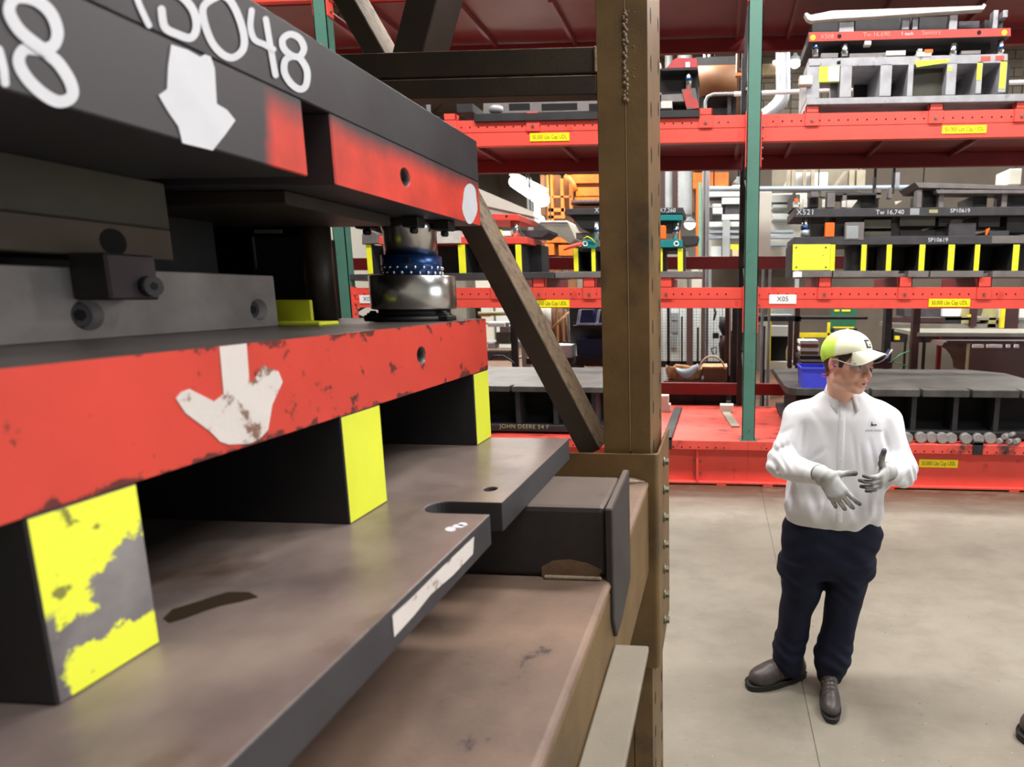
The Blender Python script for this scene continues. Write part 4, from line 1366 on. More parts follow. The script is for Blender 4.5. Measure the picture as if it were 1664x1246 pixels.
# ---- just behind the rack (Y 8 .. 9)
cy_ = 8.15
t = bgthing('wooden_crate', 'dark brown slatted crate on the floor behind the rear maroon beam', 'crate', 1132, 690, cy_)
x0, x1 = at(1080, 640, Y=cy_).x, at(1179, 640, Y=cy_).x
zt = at(1132, 619, Y=cy_).z
for k in range(5):
    z0 = 0.02 + (zt - 0.02) * k / 5
    MB().box(x0, x1, cy_, cy_ + 0.025, z0 + 0.006, z0 + (zt - 0.02) / 5).build('slat', 'maroon_dark', t)
MB().box(x0, x1, cy_ + 0.025, cy_ + 0.6, 0.02, zt - 0.01).build('body', 'maroon_dark', t)
for xx in (x0 + 0.02, (x0 + x1) / 2, x1 - 0.02):
    MB().box(xx - 0.03, xx + 0.03, cy_ - 0.02, cy_, 0.0, zt).build('batten', 'steel_black', t)
# open kraft bag with folded rim
bx0, bx1, bz1 = at(1080, 600, Y=cy_ + 0.05).x, at(1142, 600, Y=cy_ + 0.05).x, at(1110, 598, Y=cy_ + 0.05).z
t = thing('paper_bag', 'crumpled open brown paper bag lying on the crate', 'bag', ((bx0 + bx1) / 2, cy_ + 0.25, zt))
P = []
cxx, cyy, rx, ry = (bx0 + bx1) / 2, cy_ + 0.25, (bx1 - bx0) / 2, 0.19
random.seed(11)
jit = [random.uniform(-0.03, 0.03) for _ in range(28)]
for zf, sc_ in ((0.0, 0.9), (0.5, 0.98), (0.85, 1.02), (1.0, 1.0), (0.9, 0.9), (0.4, 0.82)):
    P.append([(cxx + rx * sc_ * math.copysign(abs(math.cos(a)) ** 0.8, math.cos(a)), cyy + ry * sc_ * math.sin(a), zt + (bz1 - zt) * zf + jit[i] * zf)
              for i, a in enumerate([2 * math.pi * k / 28 for k in range(28)])])
MB().grid(P, False, True).build('bag_wall', 'kraft', t)
MB().box(bx0 + 0.05, bx1 - 0.05, cy_ + 0.1, cy_ + 0.4, zt + 0.002, zt + 0.02).build('contents', 'cardboard', t)
b = MB()
P = []
for i in range(9):
    u = i / 8
    px = 1098 + u * 36
    pyy = 601 + 10 * math.sin(u * math.pi) - 6 * u
    w_ = 4 + 5 * math.sin(u * 3.0)
    P.append([at(px, pyy - w_, Y=cy_ + 0.02), at(px + 2, pyy, Y=cy_ - 0.03), at(px + 1, pyy + w_ * 0.7, Y=cy_ + 0.0)])
solo('cleaning_rag', 'pale blue rag draped over the rim of the brown paper bag', 'rag', 'pale_blue_cloth', b.grid(P))
b = MB().pb(1143.5, 598, 1181, 618.4, cy_ + 0.1, 0.4)
cbx = thing('cardboard_box', 'small red-brown cardboard box beside the brown paper bag', 'box', at(1161, 620, Y=cy_ + 0.3))
b.build('carton', 'cardboard', cbx, 0.004)
MB().pb(1141, 596, 1182, 599, cy_ + 0.09, 0.42).build('lid_flap', 'kraft', cbx)
b = MB()
P = []
for i in range(17):
    a = math.pi * (0.06 + 0.90 * i / 16)
    px, pyy = 1157 - 22 * math.cos(a), 603 - 26 * math.sin(a)
    r1 = 0.93
    P.append([at(px, pyy, Y=cy_ + 0.06), at(px, pyy, Y=cy_ + 0.12), at(1157 - 22 * r1 * math.cos(a) * 0.96, 603 - 26 * r1 * math.sin(a) * 0.92, Y=cy_ + 0.12), at(1157 - 22 * r1 * math.cos(a) * 0.96, 603 - 26 * r1 * math.sin(a) * 0.92, Y=cy_ + 0.06)])
solo('packing_strap', 'stiff beige strap arching over the small cardboard box', 'strap', 'strap_beige', b.grid(P, True, True))
for r, z0, lb in (((1073, 657, 1089, 667), None, 'lower pale block at the left end of the dark crate on the red base'), ((1073, 643, 1086, 657), 'up', 'upper pale block at the left end of the dark crate under the maroon beam'),
                  ((1170, 658, 1192, 668), None, 'flat pale wooden offcut by the foot of the middle green upright')):
    yb_ = at(1080, 669, Z=0.5).y
    zb_ = 0.5 if z0 is None else at(1080, 657, Y=yb_).z
    X0_, X1_ = at(r[0], r[1], Y=yb_).x, at(r[2], r[1], Y=yb_).x
    solo('timber_block', lb, 'wood block', 'cream_panel', MB().box(X0_, X1_, yb_, yb_ + 0.12, zb_, at(r[0], r[1], Y=yb_).z), bevel=0.004)
t = bgthing('machine_column', 'tall black machine column with pale strip left of the middle green upright', 'column', 1198, 700, 8.7)
parts(t, 8.7, [('mast', 'steel_black', 0.2, [(1189, 496, 1205, 668)]), ('side_rail', 'maroon_dark', 0.12, [(1178, 496, 1187, 640)], 0.1), ('bright_strip', 'chalky', 0.02, [(1206, 500, 1211, 545), (1207, 585, 1210, 625), (1185, 500, 1187, 610)], 0.05),
               ('hazard_mark', 'yellow', 0.02, [(1200, 642, 1206, 668)], -0.02), ('base', 'steel_black', 0.4, [(1180, 668, 1206, 700)])])
MB().box(at(1198, 600, Y=8.7).x - 0.2, at(1198, 600, Y=8.7).x + 0.2, 8.6, 9.0, 0, 0.35).build('base', 'steel_black', t)

# ---- wire fence with a pale partition behind
fy = 10.2
t = bgthing('wire_fence', 'black wire mesh fence in front of the pale partition panels', 'fence', 1130, 600, fy)
zb, ztp = 0.1, at(1130, 470, Y=fy).z
for px, w_, mt_ in ((1086, 4.5, 'steel_black'), (1108, 2.5, 'steel_black'), (1134, 3, 'steel_black'), (1141, 4, 'machine_brown')):
    x = at(px, 560, Y=fy).x
    ww = w_ / FPX * fy / 2
    top = ztp if px in (1086, 1141) else at(px, 514 if px == 1108 else 532, Y=fy).z
    MB().box(x - ww, x + ww, fy, fy + 0.05, 0, top).build('post', mt_, t)
x = at(1121, 560, Y=fy).x
mat('mauve_post', srgb(118, 92, 92), 0.5, 0, 0.15, bmp=0)
MB().box(x - 0.055, x + 0.055, fy - 0.1, fy, 0, ztp).build('heavy_post', 'mauve_post', t)
wx0, wx1 = at(950, 560, Y=fy).x, at(1200, 560, Y=fy).x
b = MB()
z = zb
while z < ztp:
    b.box(wx0, wx1, fy + 0.02, fy + 0.0235, z, z + 0.0035)
    z += 0.05
xx = wx0
while xx < wx1:
    b.box(xx, xx + 0.0035, fy + 0.024, fy + 0.0275, zb, ztp)
    xx += 0.05
b.build('wire_mesh', 'steel_black', t, kind='stuff')
MB().box(wx0, wx1, fy, fy + 0.06, at(1130, 597, Y=fy).z, at(1130, 587, Y=fy).z).build('bottom_rail', 'steel_black', t)
t = bgthing('partition_wall', 'run of pale blue-grey partition panels behind the wire fence', 'partition', 1120, 620, 11.6)
for k, px in enumerate(range(1020, 1216, 14)):
    MB().pb(px, 470, px + 13, 640, 11.6, 0.06).build('panel', 'cool_panel', t)
for r in ((1090, 508, 1102, 520), (1090, 523, 1102, 540), (1090, 545, 1100, 565)):
    MB().pb(*r, 11.55, 0.05).build('notice', 'grey_panel', t)
t = bgthing('robot_arm', 'dark brown robot arm hanging behind the wire fence', 'robot', 1178, 580, 10.9)
b = MB()
b.tube([at(1160, 498, Y=10.9), at(1163, 508, Y=10.9), at(1160, 520, Y=10.9)], 0.02, 8)
b.tube([at(1178, 515, Y=10.9), at(1176, 530, Y=10.9), at(1183, 545, Y=10.9)], 0.10, 10)
b.build('upper_arm', 'steel_black', t)
MB().tube([at(1183, 540, Y=10.9), at(1175, 560, Y=10.9), at(1178, 585, Y=10.9)], 0.09, 10).build('forearm', 'maroon_dark', t)
leg_to_floor(t, 1180, 545, 11.0, 0.12)
MB().pb(1158, 541, 1168, 550, 10.85, 0.08).build('gripper', 'steel_black', t)
b = MB()
b.tube([at(1156, 566, Y=10.9), at(1164, 564, Y=10.9), at(1164, 574, Y=10.9), at(1158, 575, Y=10.9), at(1156, 566, Y=10.9)], 0.012, 6)
b.build('clip', 'steel_black', t)

# ---- machinery seen between near die and brown post under the middle beam
t = bgthing('storage_shelf', 'grey cluttered parts shelf between the near die and the diagonal brace', 'shelf', 825, 600, 9.6)
parts(t, 9.6, [('upright', 'steel_black', 0.06, [(830, 500, 840, 600), (775, 500, 782, 600)]),
               ('shelf_board', 'grey_panel', 0.5, [(782, 524, 832, 527), (782, 556, 832, 559), (782, 583, 835, 586)]),
               ('side_panel', 'table_grey', 0.4, [(848, 556, 862, 600)], 0.1)])
for px in (778.5, 835):
    leg_to_floor(t, px, 598, 9.63, 0.035)
for i, (r, m_, lb) in enumerate((((792, 525, 820, 531), 'paper_white', 'white box strip on the upper board of the cluttered shelf'), ((792, 557, 804, 566), 'galv', 'shiny part on the middle board of the cluttered shelf'),
                                 ((806, 540, 828, 556), 'die_olive', 'olive casting above the middle board of the cluttered shelf'), ((786, 571, 826, 583), 'die_grey', 'grey casting on the lowest board of the cluttered shelf'), ((812, 531, 828, 540), 'die_top', 'grey bracket under the upper board of the cluttered shelf'))):
    solo('stored_part', lb, 'part', m_, MB().pb(*r, 9.55, 0.2), bevel=0.004)
b = MB()
b.tube([at(778, 510, Y=9.3), at(826, 509, Y=9.3)], 0.035, 10)
b.build('yellow_pipe', 'chalk_olive', bpy.data.objects['storage_shelf'])
t = bgthing('piping_rack', 'rusty pipes and cream cylinder right of the diagonal brace', 'pipe rack', 905, 600, 9.8)
mat('rust_pipe', srgb(128, 92, 62), 0.6, 0, 0.35, 8, bmp=0.1)
for px, y0, y1, w_ in ((901, 500, 558, 7), (912, 500, 556, 6), (921, 502, 558, 4)):
    MB().pc(px, y0, y1, w_, 9.8).build('pipe', 'rust_pipe', t)
MB().pc(888, 500, 526, 16, 9.7).build('cylinder', 'cream_panel', t)
for px in (901, 912):
    leg_to_floor(t, px, 556, 9.8, 0.03, 'rust_pipe')
b = MB(); b.tube([at(890, 540, Y=9.7), at(903, 528, Y=9.7), at(925, 507, Y=9.7)], 0.02, 8); b.build('hose', 'kraft', t)
MB().pb(880, 555, 945, 602, 9.85, 0.1).build('back_board', 'steel_black', t)
t = bgthing('paper_carton', 'white carton on a rust-red tray right of the diagonal brace', 'carton', 919, 590, 8.6)
parts(t, 8.6, [('carton', 'paper_white', 0.35, [(898, 561, 928, 581)]), ('tray', 'maroon_dark', 0.45, [(855, 582, 928, 592)], -0.05)])
t = bgthing('parts_cabinet', 'dark navy cabinet carrying blue bins left of the brown post', 'cabinet', 958, 600, 8.5)
parts(t, 8.5, [('body', 'navy_bin', 0.4, [(938, 551, 1000, 594)]), ('shelf_lip', 'steel_black', 0.45, [(930, 529, 1000, 534), (936, 579, 1000, 594)], -0.03), ('back_board', 'steel_black', 0.05, [(926, 500, 1000, 560)], 0.42)])
for px in (945, 995):
    leg_to_floor(t, px, 592, 8.7)
for k, (r, lb) in enumerate((((937, 503, 966, 528), 'left blue parts bin on the navy cabinet'), ((968, 503, 997, 528), 'right blue parts bin on the navy cabinet beside the brown post'))):
    b = thing('parts_bin', lb, 'bin', at((r[0] + r[2]) / 2, r[3], Y=8.45), 'blue parts bins')
    x0, y0, x1, y1 = r
    MB().pp([(x0 + 4, y0), (x1 - 3, y0), (x1, y1), (x0, y1)], 8.52, 0.25).build('tub', 'navy_bin', b)
    MB().pp([(x0 + 3, y0), (x0 + 7, y0), (x0 + 3, y1), (x0 - 1, y1)], 8.48, 0.04).build('side_edge', 'white_edge', b)
    MB().pb(x0, y1 - 3, x1, y1, 8.46, 0.05).build('front_lip', 'white_edge', b)
b = MB()
b.tube([at(797, 585, Y=9.0), at(803, 578, Y=9.0), at(818, 578, Y=9.0), at(833, 588, Y=9.0), at(838, 596, Y=9.0)], 0.015, 8)
b.build('hose', 'black', bpy.data.objects['storage_shelf'])

# ---- orange machine, lamps and beams above the middle dies
t = bgthing('orange_press', 'orange painted machine with ladder rails high behind the brown post', 'machine', 935, 400, 12.5)
parts(t, 12.5, [('ladder_rail', 'machine_orange', 0.1, [(889, 284, 899, 360), (925, 284, 930, 345), (911, 290, 916, 350)]),
                ('frame_post', 'machine_brown', 0.15, [(879, 284, 885, 350), (900, 284, 910, 352), (917, 284, 923, 350)], 0.2),
                ('rung', 'machine_orange', 0.06, [(891, 338, 918, 344), (891, 350, 918, 355), (897, 318, 928, 321)]),
                ('panel', 'machine_orange', 0.3, [(930, 283, 1000, 297), (936, 304, 1000, 318), (934, 320, 1000, 328)], 0.3),
                ('panel_gap', 'machine_brown', 0.3, [(930, 297, 1000, 304), (930, 328, 1000, 336)], 0.4),
                ('lower_panel', 'machine_orange', 0.2, [(888, 386, 926, 394), (908, 398, 930, 415), (885, 396, 900, 414)]),
                ('lower_core', 'machine_brown', 0.2, [(880, 390, 935, 418)], 0.3)])
for px in (894, 928, 905, 990):
    leg_to_floor(t, px, 345, 12.75, 0.08, 'machine_brown', 'column')
b = MB(); b.tube([at(918, 286, Y=12.4), at(926, 292, Y=12.4), at(932, 300, Y=12.4), at(936, 310, Y=12.4)], 0.05, 8); b.build('guard_hoop', 'machine_orange', t)
b = MB()
for k in range(8):
    b.lathe([(0.16, 0), (0.16, 0.08)], (at(940 + k * 8, 331, Y=12.4).x, 12.4, at(940, 333, Y=12.4).z), 10)
b.build('chain_guard', 'maroon_dark', t)
t = bgthing('conveyor_cover', 'long pale sloping conveyor cover behind the near die', 'conveyor', 820, 400, 9.4)
parts(t, 9.4, [('top_cover', 'cream_panel', 0.6, [[(770, 303), (866, 344), (868, 352), (770, 330)]]), ('side_cover', 'cool_panel', 0.4, [[(770, 330), (868, 352), (870, 360), (770, 352)]], 0.05),
               ('lower_chute', 'table_grey', 0.6, [[(873, 360), (922, 360), (930, 376), (935, 388), (925, 396), (905, 380), (877, 365)]], 0.3), ('edge', 'paper_white', 0.6, [[(872, 358), (920, 358), (922, 361), (873, 361)]], 0.28)])
hang(t, 775, 315, 9.6)
hang(t, 862, 345, 9.6)
hang(t, 895, 362, 9.9)
for nm, Y_, pa, pb2, r_, lb in (('strip_lamp', 13.5, (836, 296), (882, 324), 0.13, 'long glowing strip lamp seen above the conveyor cover'),):
    a_, c_ = at(*pa, Y=Y_), at(*pb2, Y=Y_ - 3.0)
    t = thing(nm, lb, 'lamp', a_)
    MB().tube([a_, c_], r_, 10).build('tube', 'lamp_white', t)
    MB().bar(a_ + Vector((0, 0, 0.16)), c_ + Vector((0, 0, 0.16)), 0.22, 0.05).build('reflector', 'cool_panel', t)
    MB().cyl((a_ + c_) / 2 + Vector((0, 0, 0.18)), ((a_.x + c_.x) / 2, (a_.y + c_.y) / 2, 8.2), 0.015, n=6).build('hanger', 'steel_black', t)
b = MB()
b.box(at(868, 340, Y=13.0).x, at(876, 340, Y=13.0).x, 13.0, 13.1, at(872, 355, Y=13.0).z, at(872, 328, Y=13.0).z)
solo('door_light', 'small bright vertical light below the long strip lamp', 'lamp', 'lamp_white', b)


def highbay(px, py, r, Y, lb):
    c = at(px, py, Y=Y)
    R_ = r / FPX * Y
    t = thing('hall_light', lb, 'lamp', c, 'lit lamps in the hall behind')
    MB().lathe([(R_ * 0.3, -R_), (R_ * 0.85, -R_ * 0.6), (R_, 0), (R_ * 0.85, R_ * 0.5)], c, 20).build('bulb_globe', 'lamp_white', t)
    MB().lathe([(R_ * 1.0, 0), (R_ * 0.9, R_ * 0.55), (R_ * 0.35, R_ * 1.0), (R_ * 0.3, R_ * 1.3)], c, 20).build('housing', 'grey_panel', t)
    MB().cyl(c + Vector((0, 0, R_ * 1.2)), (c.x, c.y, 9.1), 0.02, n=6).build('hanger', 'steel_black', t)


highbay(1200, 303, 11, 15, 'glowing lamp just left of the middle green upright above the middle shelf')
highbay(1121, 363, 9, 14, 'glowing lamp right of the small black die behind the brown post')
highbay(1292, 100, 9, 13.0, 'glowing lamp right of the ribbed silver duct on the upper level')
highbay(1261, 100, 5, 15.0, 'slim glowing lamp left of the ribbed silver duct on the upper level')

# ---- ducts and pipes
def ribbed(mb, pts, r, Y):
    P = [at(x, y, Y=Y) for x, y in pts]
    Q, R_ = [], []
    for i in range(len(P) - 1):
        n = max(3, int((P[i + 1] - P[i]).length / (r * 0.35)))
        for k in range(n):
            Q.append(P[i].lerp(P[i + 1], k / n))
            R_.append(r * (1.0 if len(Q) % 2 else 1.06))
    Q.append(P[-1]); R_.append(r)
    mb.tube(Q, R_, 18)
    return mb


solo('spiral_duct', 'ribbed silver duct bending down to the upper red beam', 'duct', 'galv', ribbed(MB(), [(1270, -300), (1272, 70), (1273, 150), (1270, 162), (1263, 172), (1253, 181), (1243, 188), (1225, 196)], 0.105, 9.5))
solo('spiral_duct', 'wide ribbed grey duct above the teal clamps right of the brown post', 'duct', 'grey_panel', ribbed(MB(), [(1113, -100), (1113, 352)], 0.15, 13))
solo('vent_pipe', 'narrow grey vent pipe between the brown post and the wide ribbed duct', 'pipe', 'grey_panel', ribbed(MB(), [(1087, -100), (1087, 340)], 0.08, 13.2))
mat('white_gloss', srgb(236, 240, 244), 0.3, 0.0, 0.05, bmp=0)
solo('steel_rod', 'bright horizontal rail crossing behind the green upright on the upper level', 'rail', 'white_gloss', MB().tube([at(1193, 153, Y=8.8), at(1700, 132, Y=8.8)], 0.03, 10))
t = bgthing('brown_tank', 'brown-orange cylindrical tank lying behind the upper shelf', 'tank', 1165, 150, 10.5)
for px in (1147, 1211):
    leg_to_floor(t, px, 140, 10.7, 0.025, 'galv')
MB().tube([at(1128, 133, Y=10.5), at(1200, 131, Y=10.5)], 0.24, 20).build('tank_shell', 'machine_brown', t)
parts(t, 10.5, [('saddle', 'steel_black', 0.4, [(1140, 152, 1146, 185), (1182, 152, 1188, 185)]), ('top_bar', 'roof_deck', 0.3, [(1130, 111, 1205, 116)]), ('deck', 'steel_black', 0.12, [(1130, 92, 1202, 110), (1130, 154, 1200, 188)], 0.3)])
b = MB()
b.tube([(at(1146, 173, Y=9.2).x, 9.2, 0.0), at(1146, 173, Y=9.2), at(1146, 165, Y=9.2), at(1150, 157, Y=9.2), at(1160, 153, Y=9.2), at(1195, 152, Y=9.2)], 0.022, 8)
solo('conduit', 'thin grey bent conduit rising behind the left stop bracket of the upper level', 'conduit', 'grey_panel', b)
t = bgthing('copper_pipes', 'pair of copper coloured pipes left of the green upright on the upper level', 'pipes', 1202, 180, 9.6)
for px, y0 in ((1199, 120), (1206, 112)):
    q = at(px, 150, Y=9.6)
    MB().cyl((q.x, 9.6, at(px, 190, Y=9.6).z), (q.x, 9.6, 9.198), 0.02, n=10).build('pipe', 'rust_pipe', t)
MB().pb(1195, 118, 1212, 123, 9.58, 0.1).build('pipe_clamp', 'machine_orange', t)
MB().pb(1196, 84, 1201, 118, 9.6, 0.08).build('pipe_riser', 'chalky', t)
t = bgthing('masonry_partition', 'pale block wall with cream panel behind the silver duct', 'partition', 1270, 180, 15.2)
mat('masonry', srgb(132, 126, 112), 0.8, 0, 0.3, 2, bmp=0.1)
random.seed(5)
bz = at(1270, 190, Y=15.2).z
for rI in range(9):
    for k in range(-1, 12):
        x = at(1180, 150, Y=15.2).x + k * 0.62 + (0.31 if rI % 2 else 0)
        MB().box(x, x + 0.60, 15.2, 15.4, bz + rI * 0.2, bz + rI * 0.2 + 0.185).build('block', 'masonry', t)
MB().box(at(1180, 150, Y=15.2).x - 0.4, at(1180, 150, Y=15.2).x + 7.4, 15.23, 15.4, 0, bz + 1.8).build('mortar', 'roof_deck', t)
mat('kraft_pale', srgb(196, 178, 142), 0.7, bmp=0)
parts(t, 15.0, [('cream_panel', 'kraft_pale', 0.15, [(1196, 104, 1262, 122)])])

# ---- pale cabinets, trunking and pipes right of the ribbed duct
t = bgthing('control_cabinet', 'stack of pale grey-green cabinets behind the middle green upright', 'cabinet', 1210, 430, 13.8)
parts(t, 13.8, [('cabinet_front', 'cool_panel', 0.5, [(1152, 312, 1215, 319), (1173, 321, 1215, 331), (1158, 337, 1174, 347), (1173, 348, 1215, 357), (1152, 360, 1215, 368), (1155, 400, 1172, 420), (1250, 316, 1300, 328), (1256, 347, 1290, 356), (1256, 332, 1300, 337), (1158, 331, 1172, 336)]),
                ('cabinet_shadow_gap', 'die_grey', 0.45, [(1150, 319, 1216, 321), (1178, 332, 1216, 347), (1152, 337, 1158, 358)], 0.1), ('backing', 'cream_panel', 0.3, [(1148, 306, 1310, 420)], 0.5),
                ('upright_panel', 'grey_panel', 0.1, [(1174, 358, 1186, 418)], -0.1), ('tray', 'pipe_blue', 0.3, [(1150, 374, 1290, 378), (1150, 383, 1290, 387), (1252, 395, 1290, 399)], -0.05),
                ('red_part', 'worn_red', 0.2, [(1203, 370, 1213, 376)], -0.1), ('yellow_part', 'paint_yellow_post', 0.2, [(1187, 397, 1203, 405)], -0.1), ('tan_part', 'kraft_pale', 0.2, [(1190, 405, 1214, 416)], -0.1)])
for px in (1153, 1213, 1296):
    leg_to_floor(t, px, 416, 14.35, 0.05, 'grey_panel')
t = bgthing('tall_panel', 'tall plain pale panel just right of the middle green upright', 'panel', 1244, 420, 9.4)
parts(t, 9.4, [('sheet', 'cream_panel', 0.05, [(1233, 312, 1253, 416)]), ('leg', 'grey_panel', 0.05, [(1236, 416, 1240, 700), (1247, 416, 1251, 700)])])
b = MB().tube([at(1150, 307, Y=12.6), at(1225, 307, Y=12.6), at(1560, 304, Y=12.6)], 0.055, 10)
op = solo('overhead_pipe', 'grey-blue pipe running level above the die chalked X521', 'pipe', 'pipe_blue', b)
for px in (1160, 1330, 1500):
    hang(op, px, 303, 12.6)
for px, lb in ((1143, 'left galvanised conduit rising right of the wide ribbed duct'), (1150, 'right galvanised conduit rising right of the wide ribbed duct')):
    solo('conduit', lb, 'conduit', 'galv', MB().cyl((at(px, 400, Y=11.0).x, 11.0, 0), (at(px, 400, Y=11.0).x, 11.0, 9.2), 0.026, n=12))
t = bgthing('cable_column', 'orange and green striped cable column behind the teal clamps', 'column', 1134, 430, 11.3)
mat('teal_pale', srgb(128, 176, 150), 0.5, bmp=0)
parts(t, 11.3, [('orange_cable', 'orange', 0.05, [(1131, 296, 1135, 420)]), ('green_cable', 'teal_pale', 0.05, [(1135, 296, 1140, 440)])])
t = bgthing('orange_hood', 'orange and brown machine hood under the upper deck right of the brown post', 'machine', 1130, 300, 14.6)
parts(t, 14.6, [('hood', 'machine_orange', 0.6, [(1126, 280, 1184, 306)]), ('core', 'machine_brown', 0.6, [(1066, 278, 1128, 345)], 0.2), ('shade', 'maroon_dark', 0.5, [(1070, 278, 1100, 340)], 0.15)])
# pale roof struts with white sheets for the bright gaps, above the pipe
t = bgthing('roof_bracing', 'pale slanted roof struts with bright gaps above the level pipe', 'roof frame', 1310, 300, 13.0)
hang(t, 1282, 278, 13.1)
hang(t, 1396, 278, 13.1)
mat('strut', srgb(150, 142, 124), 0.7, bmp=0)
parts(t, 13.0, [('strut', 'strut', 0.15, [(1279, 276, 1285, 306), (1286, 276, 1292, 306), (1305, 276, 1310, 304), (1318, 276, 1324, 304), (1380, 276, 1388, 304), (1392, 276, 1406, 304), [(1352, 304), (1372, 278), (1377, 278), (1358, 304)]])])
parts(t, 13.2, [('bright_gap', 'paper_white', 0.03, [(1293, 280, 1307, 304), (1310, 280, 1318, 304), (1324, 280, 1345, 304), [(1272, 304), (1282, 286), (1282, 304)]])])
MB().pb(1255, 270, 1400, 312, 13.4, 0.1).build('back_sheet', 'masonry', t)
t = bgthing('roof_girder', 'brown-grey roof girder at the right above the middle shelf', 'girder', 1540, 300, 16.0)
parts(t, 16.0, [('web', 'masonry', 0.2, [(1400, 270, 1720, 302)], 0.3), ('flange', 'roof_deck', 0.3, [(1400, 284, 1720, 287), (1400, 296, 1720, 300)])])
db_ = solo('duct_box', 'cream square duct end at the upper right edge above the middle shelf', 'duct', 'cream_panel', MB().pb(1640, 274, 1660, 300, 10.5, 0.5), bevel=0.01)
hang(db_, 1650, 276, 10.75)
t = bgthing('hanging_rods', 'two dark hanging rods rising above the die chalked X521', 'rods', 1440, 300, 9.0)
hang(t, 1421.5, 300, 9.02, 0.02)
hang(t, 1452, 300, 9.02, 0.02)
parts(t, 9.0, [('rod', 'steel_black', 0.05, [(1419, 288, 1424, 318), (1450, 280, 1454, 314)]), ('bright_sleeve', 'galv', 0.05, [(1455, 280, 1462, 304)], 0.3)])

# ---- lower hall, right of the green upright
t = bgthing('pallet_shelf', 'dark steel shelf on posts right of the middle green upright', 'shelf', 1265, 600, 9.6)
parts(t, 9.6, [('board', 'steel_black', 0.6, [(1232, 514, 1302, 522), (1292, 515, 1410, 519)]), ('board_top', 'grey_panel', 0.6, [(1252, 512, 1290, 515)], 0.1), ('post', 'maroon_dark', 0.1, [(1291, 490, 1299, 594), (1281, 522, 1288, 596), (1239, 530, 1243, 608)])])
for px in (1283.5, 1295):
    leg_to_floor(t, px, 590, 9.66, 0.03, 'maroon_dark')
leg_to_floor(t, 1241, 600, 9.66, 0.02)
t = bgthing('white_machine', 'white machine with dark opening right of the middle green upright', 'machine', 1265, 600, 11.0)
parts(t, 11.0, [('frame', 'cool_panel', 0.4, [(1238, 520, 1252, 600), (1250, 530, 1284, 546)]), ('opening', 'void', 0.1, [(1252, 547, 1282, 586)], 0.25), ('yellow_edge', 'paint_yellow_post', 0.05, [(1249, 498, 1253, 592)], -0.04),
                ('apron', 'cream_panel', 0.8, [(1244, 588, 1290, 600)], 0.1), ('top', 'grey_panel', 0.4, [(1252, 500, 1300, 514)], 0.2)])
leg_to_floor(t, 1245, 598, 11.2, 0.08, 'cool_panel')
leg_to_floor(t, 1280, 598, 11.5, 0.08, 'cool_panel')
MB().pp([(1278, 570), (1287, 540), (1290, 540), (1288, 585), (1278, 585)], 10.9, 0.1).build('side_guard', 'kraft_pale', t)
solo('green_sign', 'dark green sign board with yellow marks above the man', 'sign', 'sign_green', MB().pb(1350, 502, 1391, 534, 12.5, 0.05))
leg_to_floor(bpy.data.objects['green_sign'], 1352, 533, 12.56)
leg_to_floor(bpy.data.objects['green_sign'], 1389, 533, 12.56)
for r in ((1356, 503, 1364, 506), (1368, 503, 1382, 506), (1354, 531, 1388, 533)):
    MB().pb(*r, 12.49, 0.01).build('yellow_mark', 'paint_yellow_post', bpy.data.objects['green_sign'])
for k, (lb, mt_) in enumerate((('topmost white parcel of the stack behind the blue tote', 'paper_white'), ('upper brown parcel below the topmost white one behind the blue tote', 'cardboard'),
                               ('lower white parcel between two brown ones behind the blue tote', 'paper_white'), ('bottom brown parcel of the stack behind the blue tote', 'cardboard'))):
    solo('parcel', lb, 'parcel', mt_, MB().pb(1300 + (k % 2), 553 + k * 6, 1330, 558.9 + k * 6, 8.75, 0.3), 'parcels behind the blue tote', 0.004)
t = bgthing('steel_cart', 'dark cart with a pale liner behind the blue tote', 'cart', 1325, 600, 8.6)
parts(t, 8.6, [('tray', 'maroon_dark', 0.4, [(1302, 588, 1450, 598)]), ('rim', 'steel_black', 0.5, [(1300, 578, 1346, 584)], -0.03), ('liner', 'pale_blue_cloth', 0.4, [(1304, 584, 1346, 588)])])
for px in (1306, 1380, 1416):
    x = at(px, 600, Y=8.75).x
    MB().box(x - 0.02, x + 0.02, 8.72, 8.76, 0, at(px, 596, Y=8.72).z).build('leg', 'steel_black', t)
t = bgthing('yellow_guard_rail', 'low yellow guard rail behind the man', 'rail', 1345, 545, 11.8)
parts(t, 11.8, [('rail', 'paint_yellow_post', 0.06, [(1300, 541, 1362, 548), (1345, 524, 1349, 545)]), ('foot', 'paint_yellow_post', 0.06, [(1302, 548, 1306, 600), (1357, 548, 1361, 600)])])
leg_to_floor(t, 1304, 598, 11.83, 0.03, 'paint_yellow_post')
leg_to_floor(t, 1359, 598, 11.83, 0.03, 'paint_yellow_post')
t = bgthing('guard_table', 'long grey steel work table with dark red legs at the right', 'table', 1560, 600, 9.3)
parts(t, 9.3, [('top', 'table_grey', 1.2, [(1490, 541, 1760, 547)]), ('apron', 'maroon_dark', 0.08, [(1490, 547, 1760, 557)], 0.03)])
for px, y1, w_, mt_ in ((1486, 600, 11, 'maroon_dark'), (1526, 600, 6, 'rack_maroon'), (1501, 602, 4, 'steel_black'), (1573, 600, 6, 'maroon_dark'), (1470, 600, 3, 'steel_black'), (1441, 575, 10, 'steel_black')):
    c = at(px, 560, Y=9.35)
    ww = w_ / FPX * 9.35 / 2
    zt_ = at(px, 547, Y=9.35).z if px not in (1486, 1441) else at(px, 495, Y=9.35).z
    MB().box(c.x - ww, c.x + ww, 9.31, 9.31 + 2 * ww, 0, zt_).build('leg', mt_, t)
t = bgthing('machine_guard', 'dark brown curved machine guard with bright slots at the far right', 'machine', 1600, 620, 8.4)
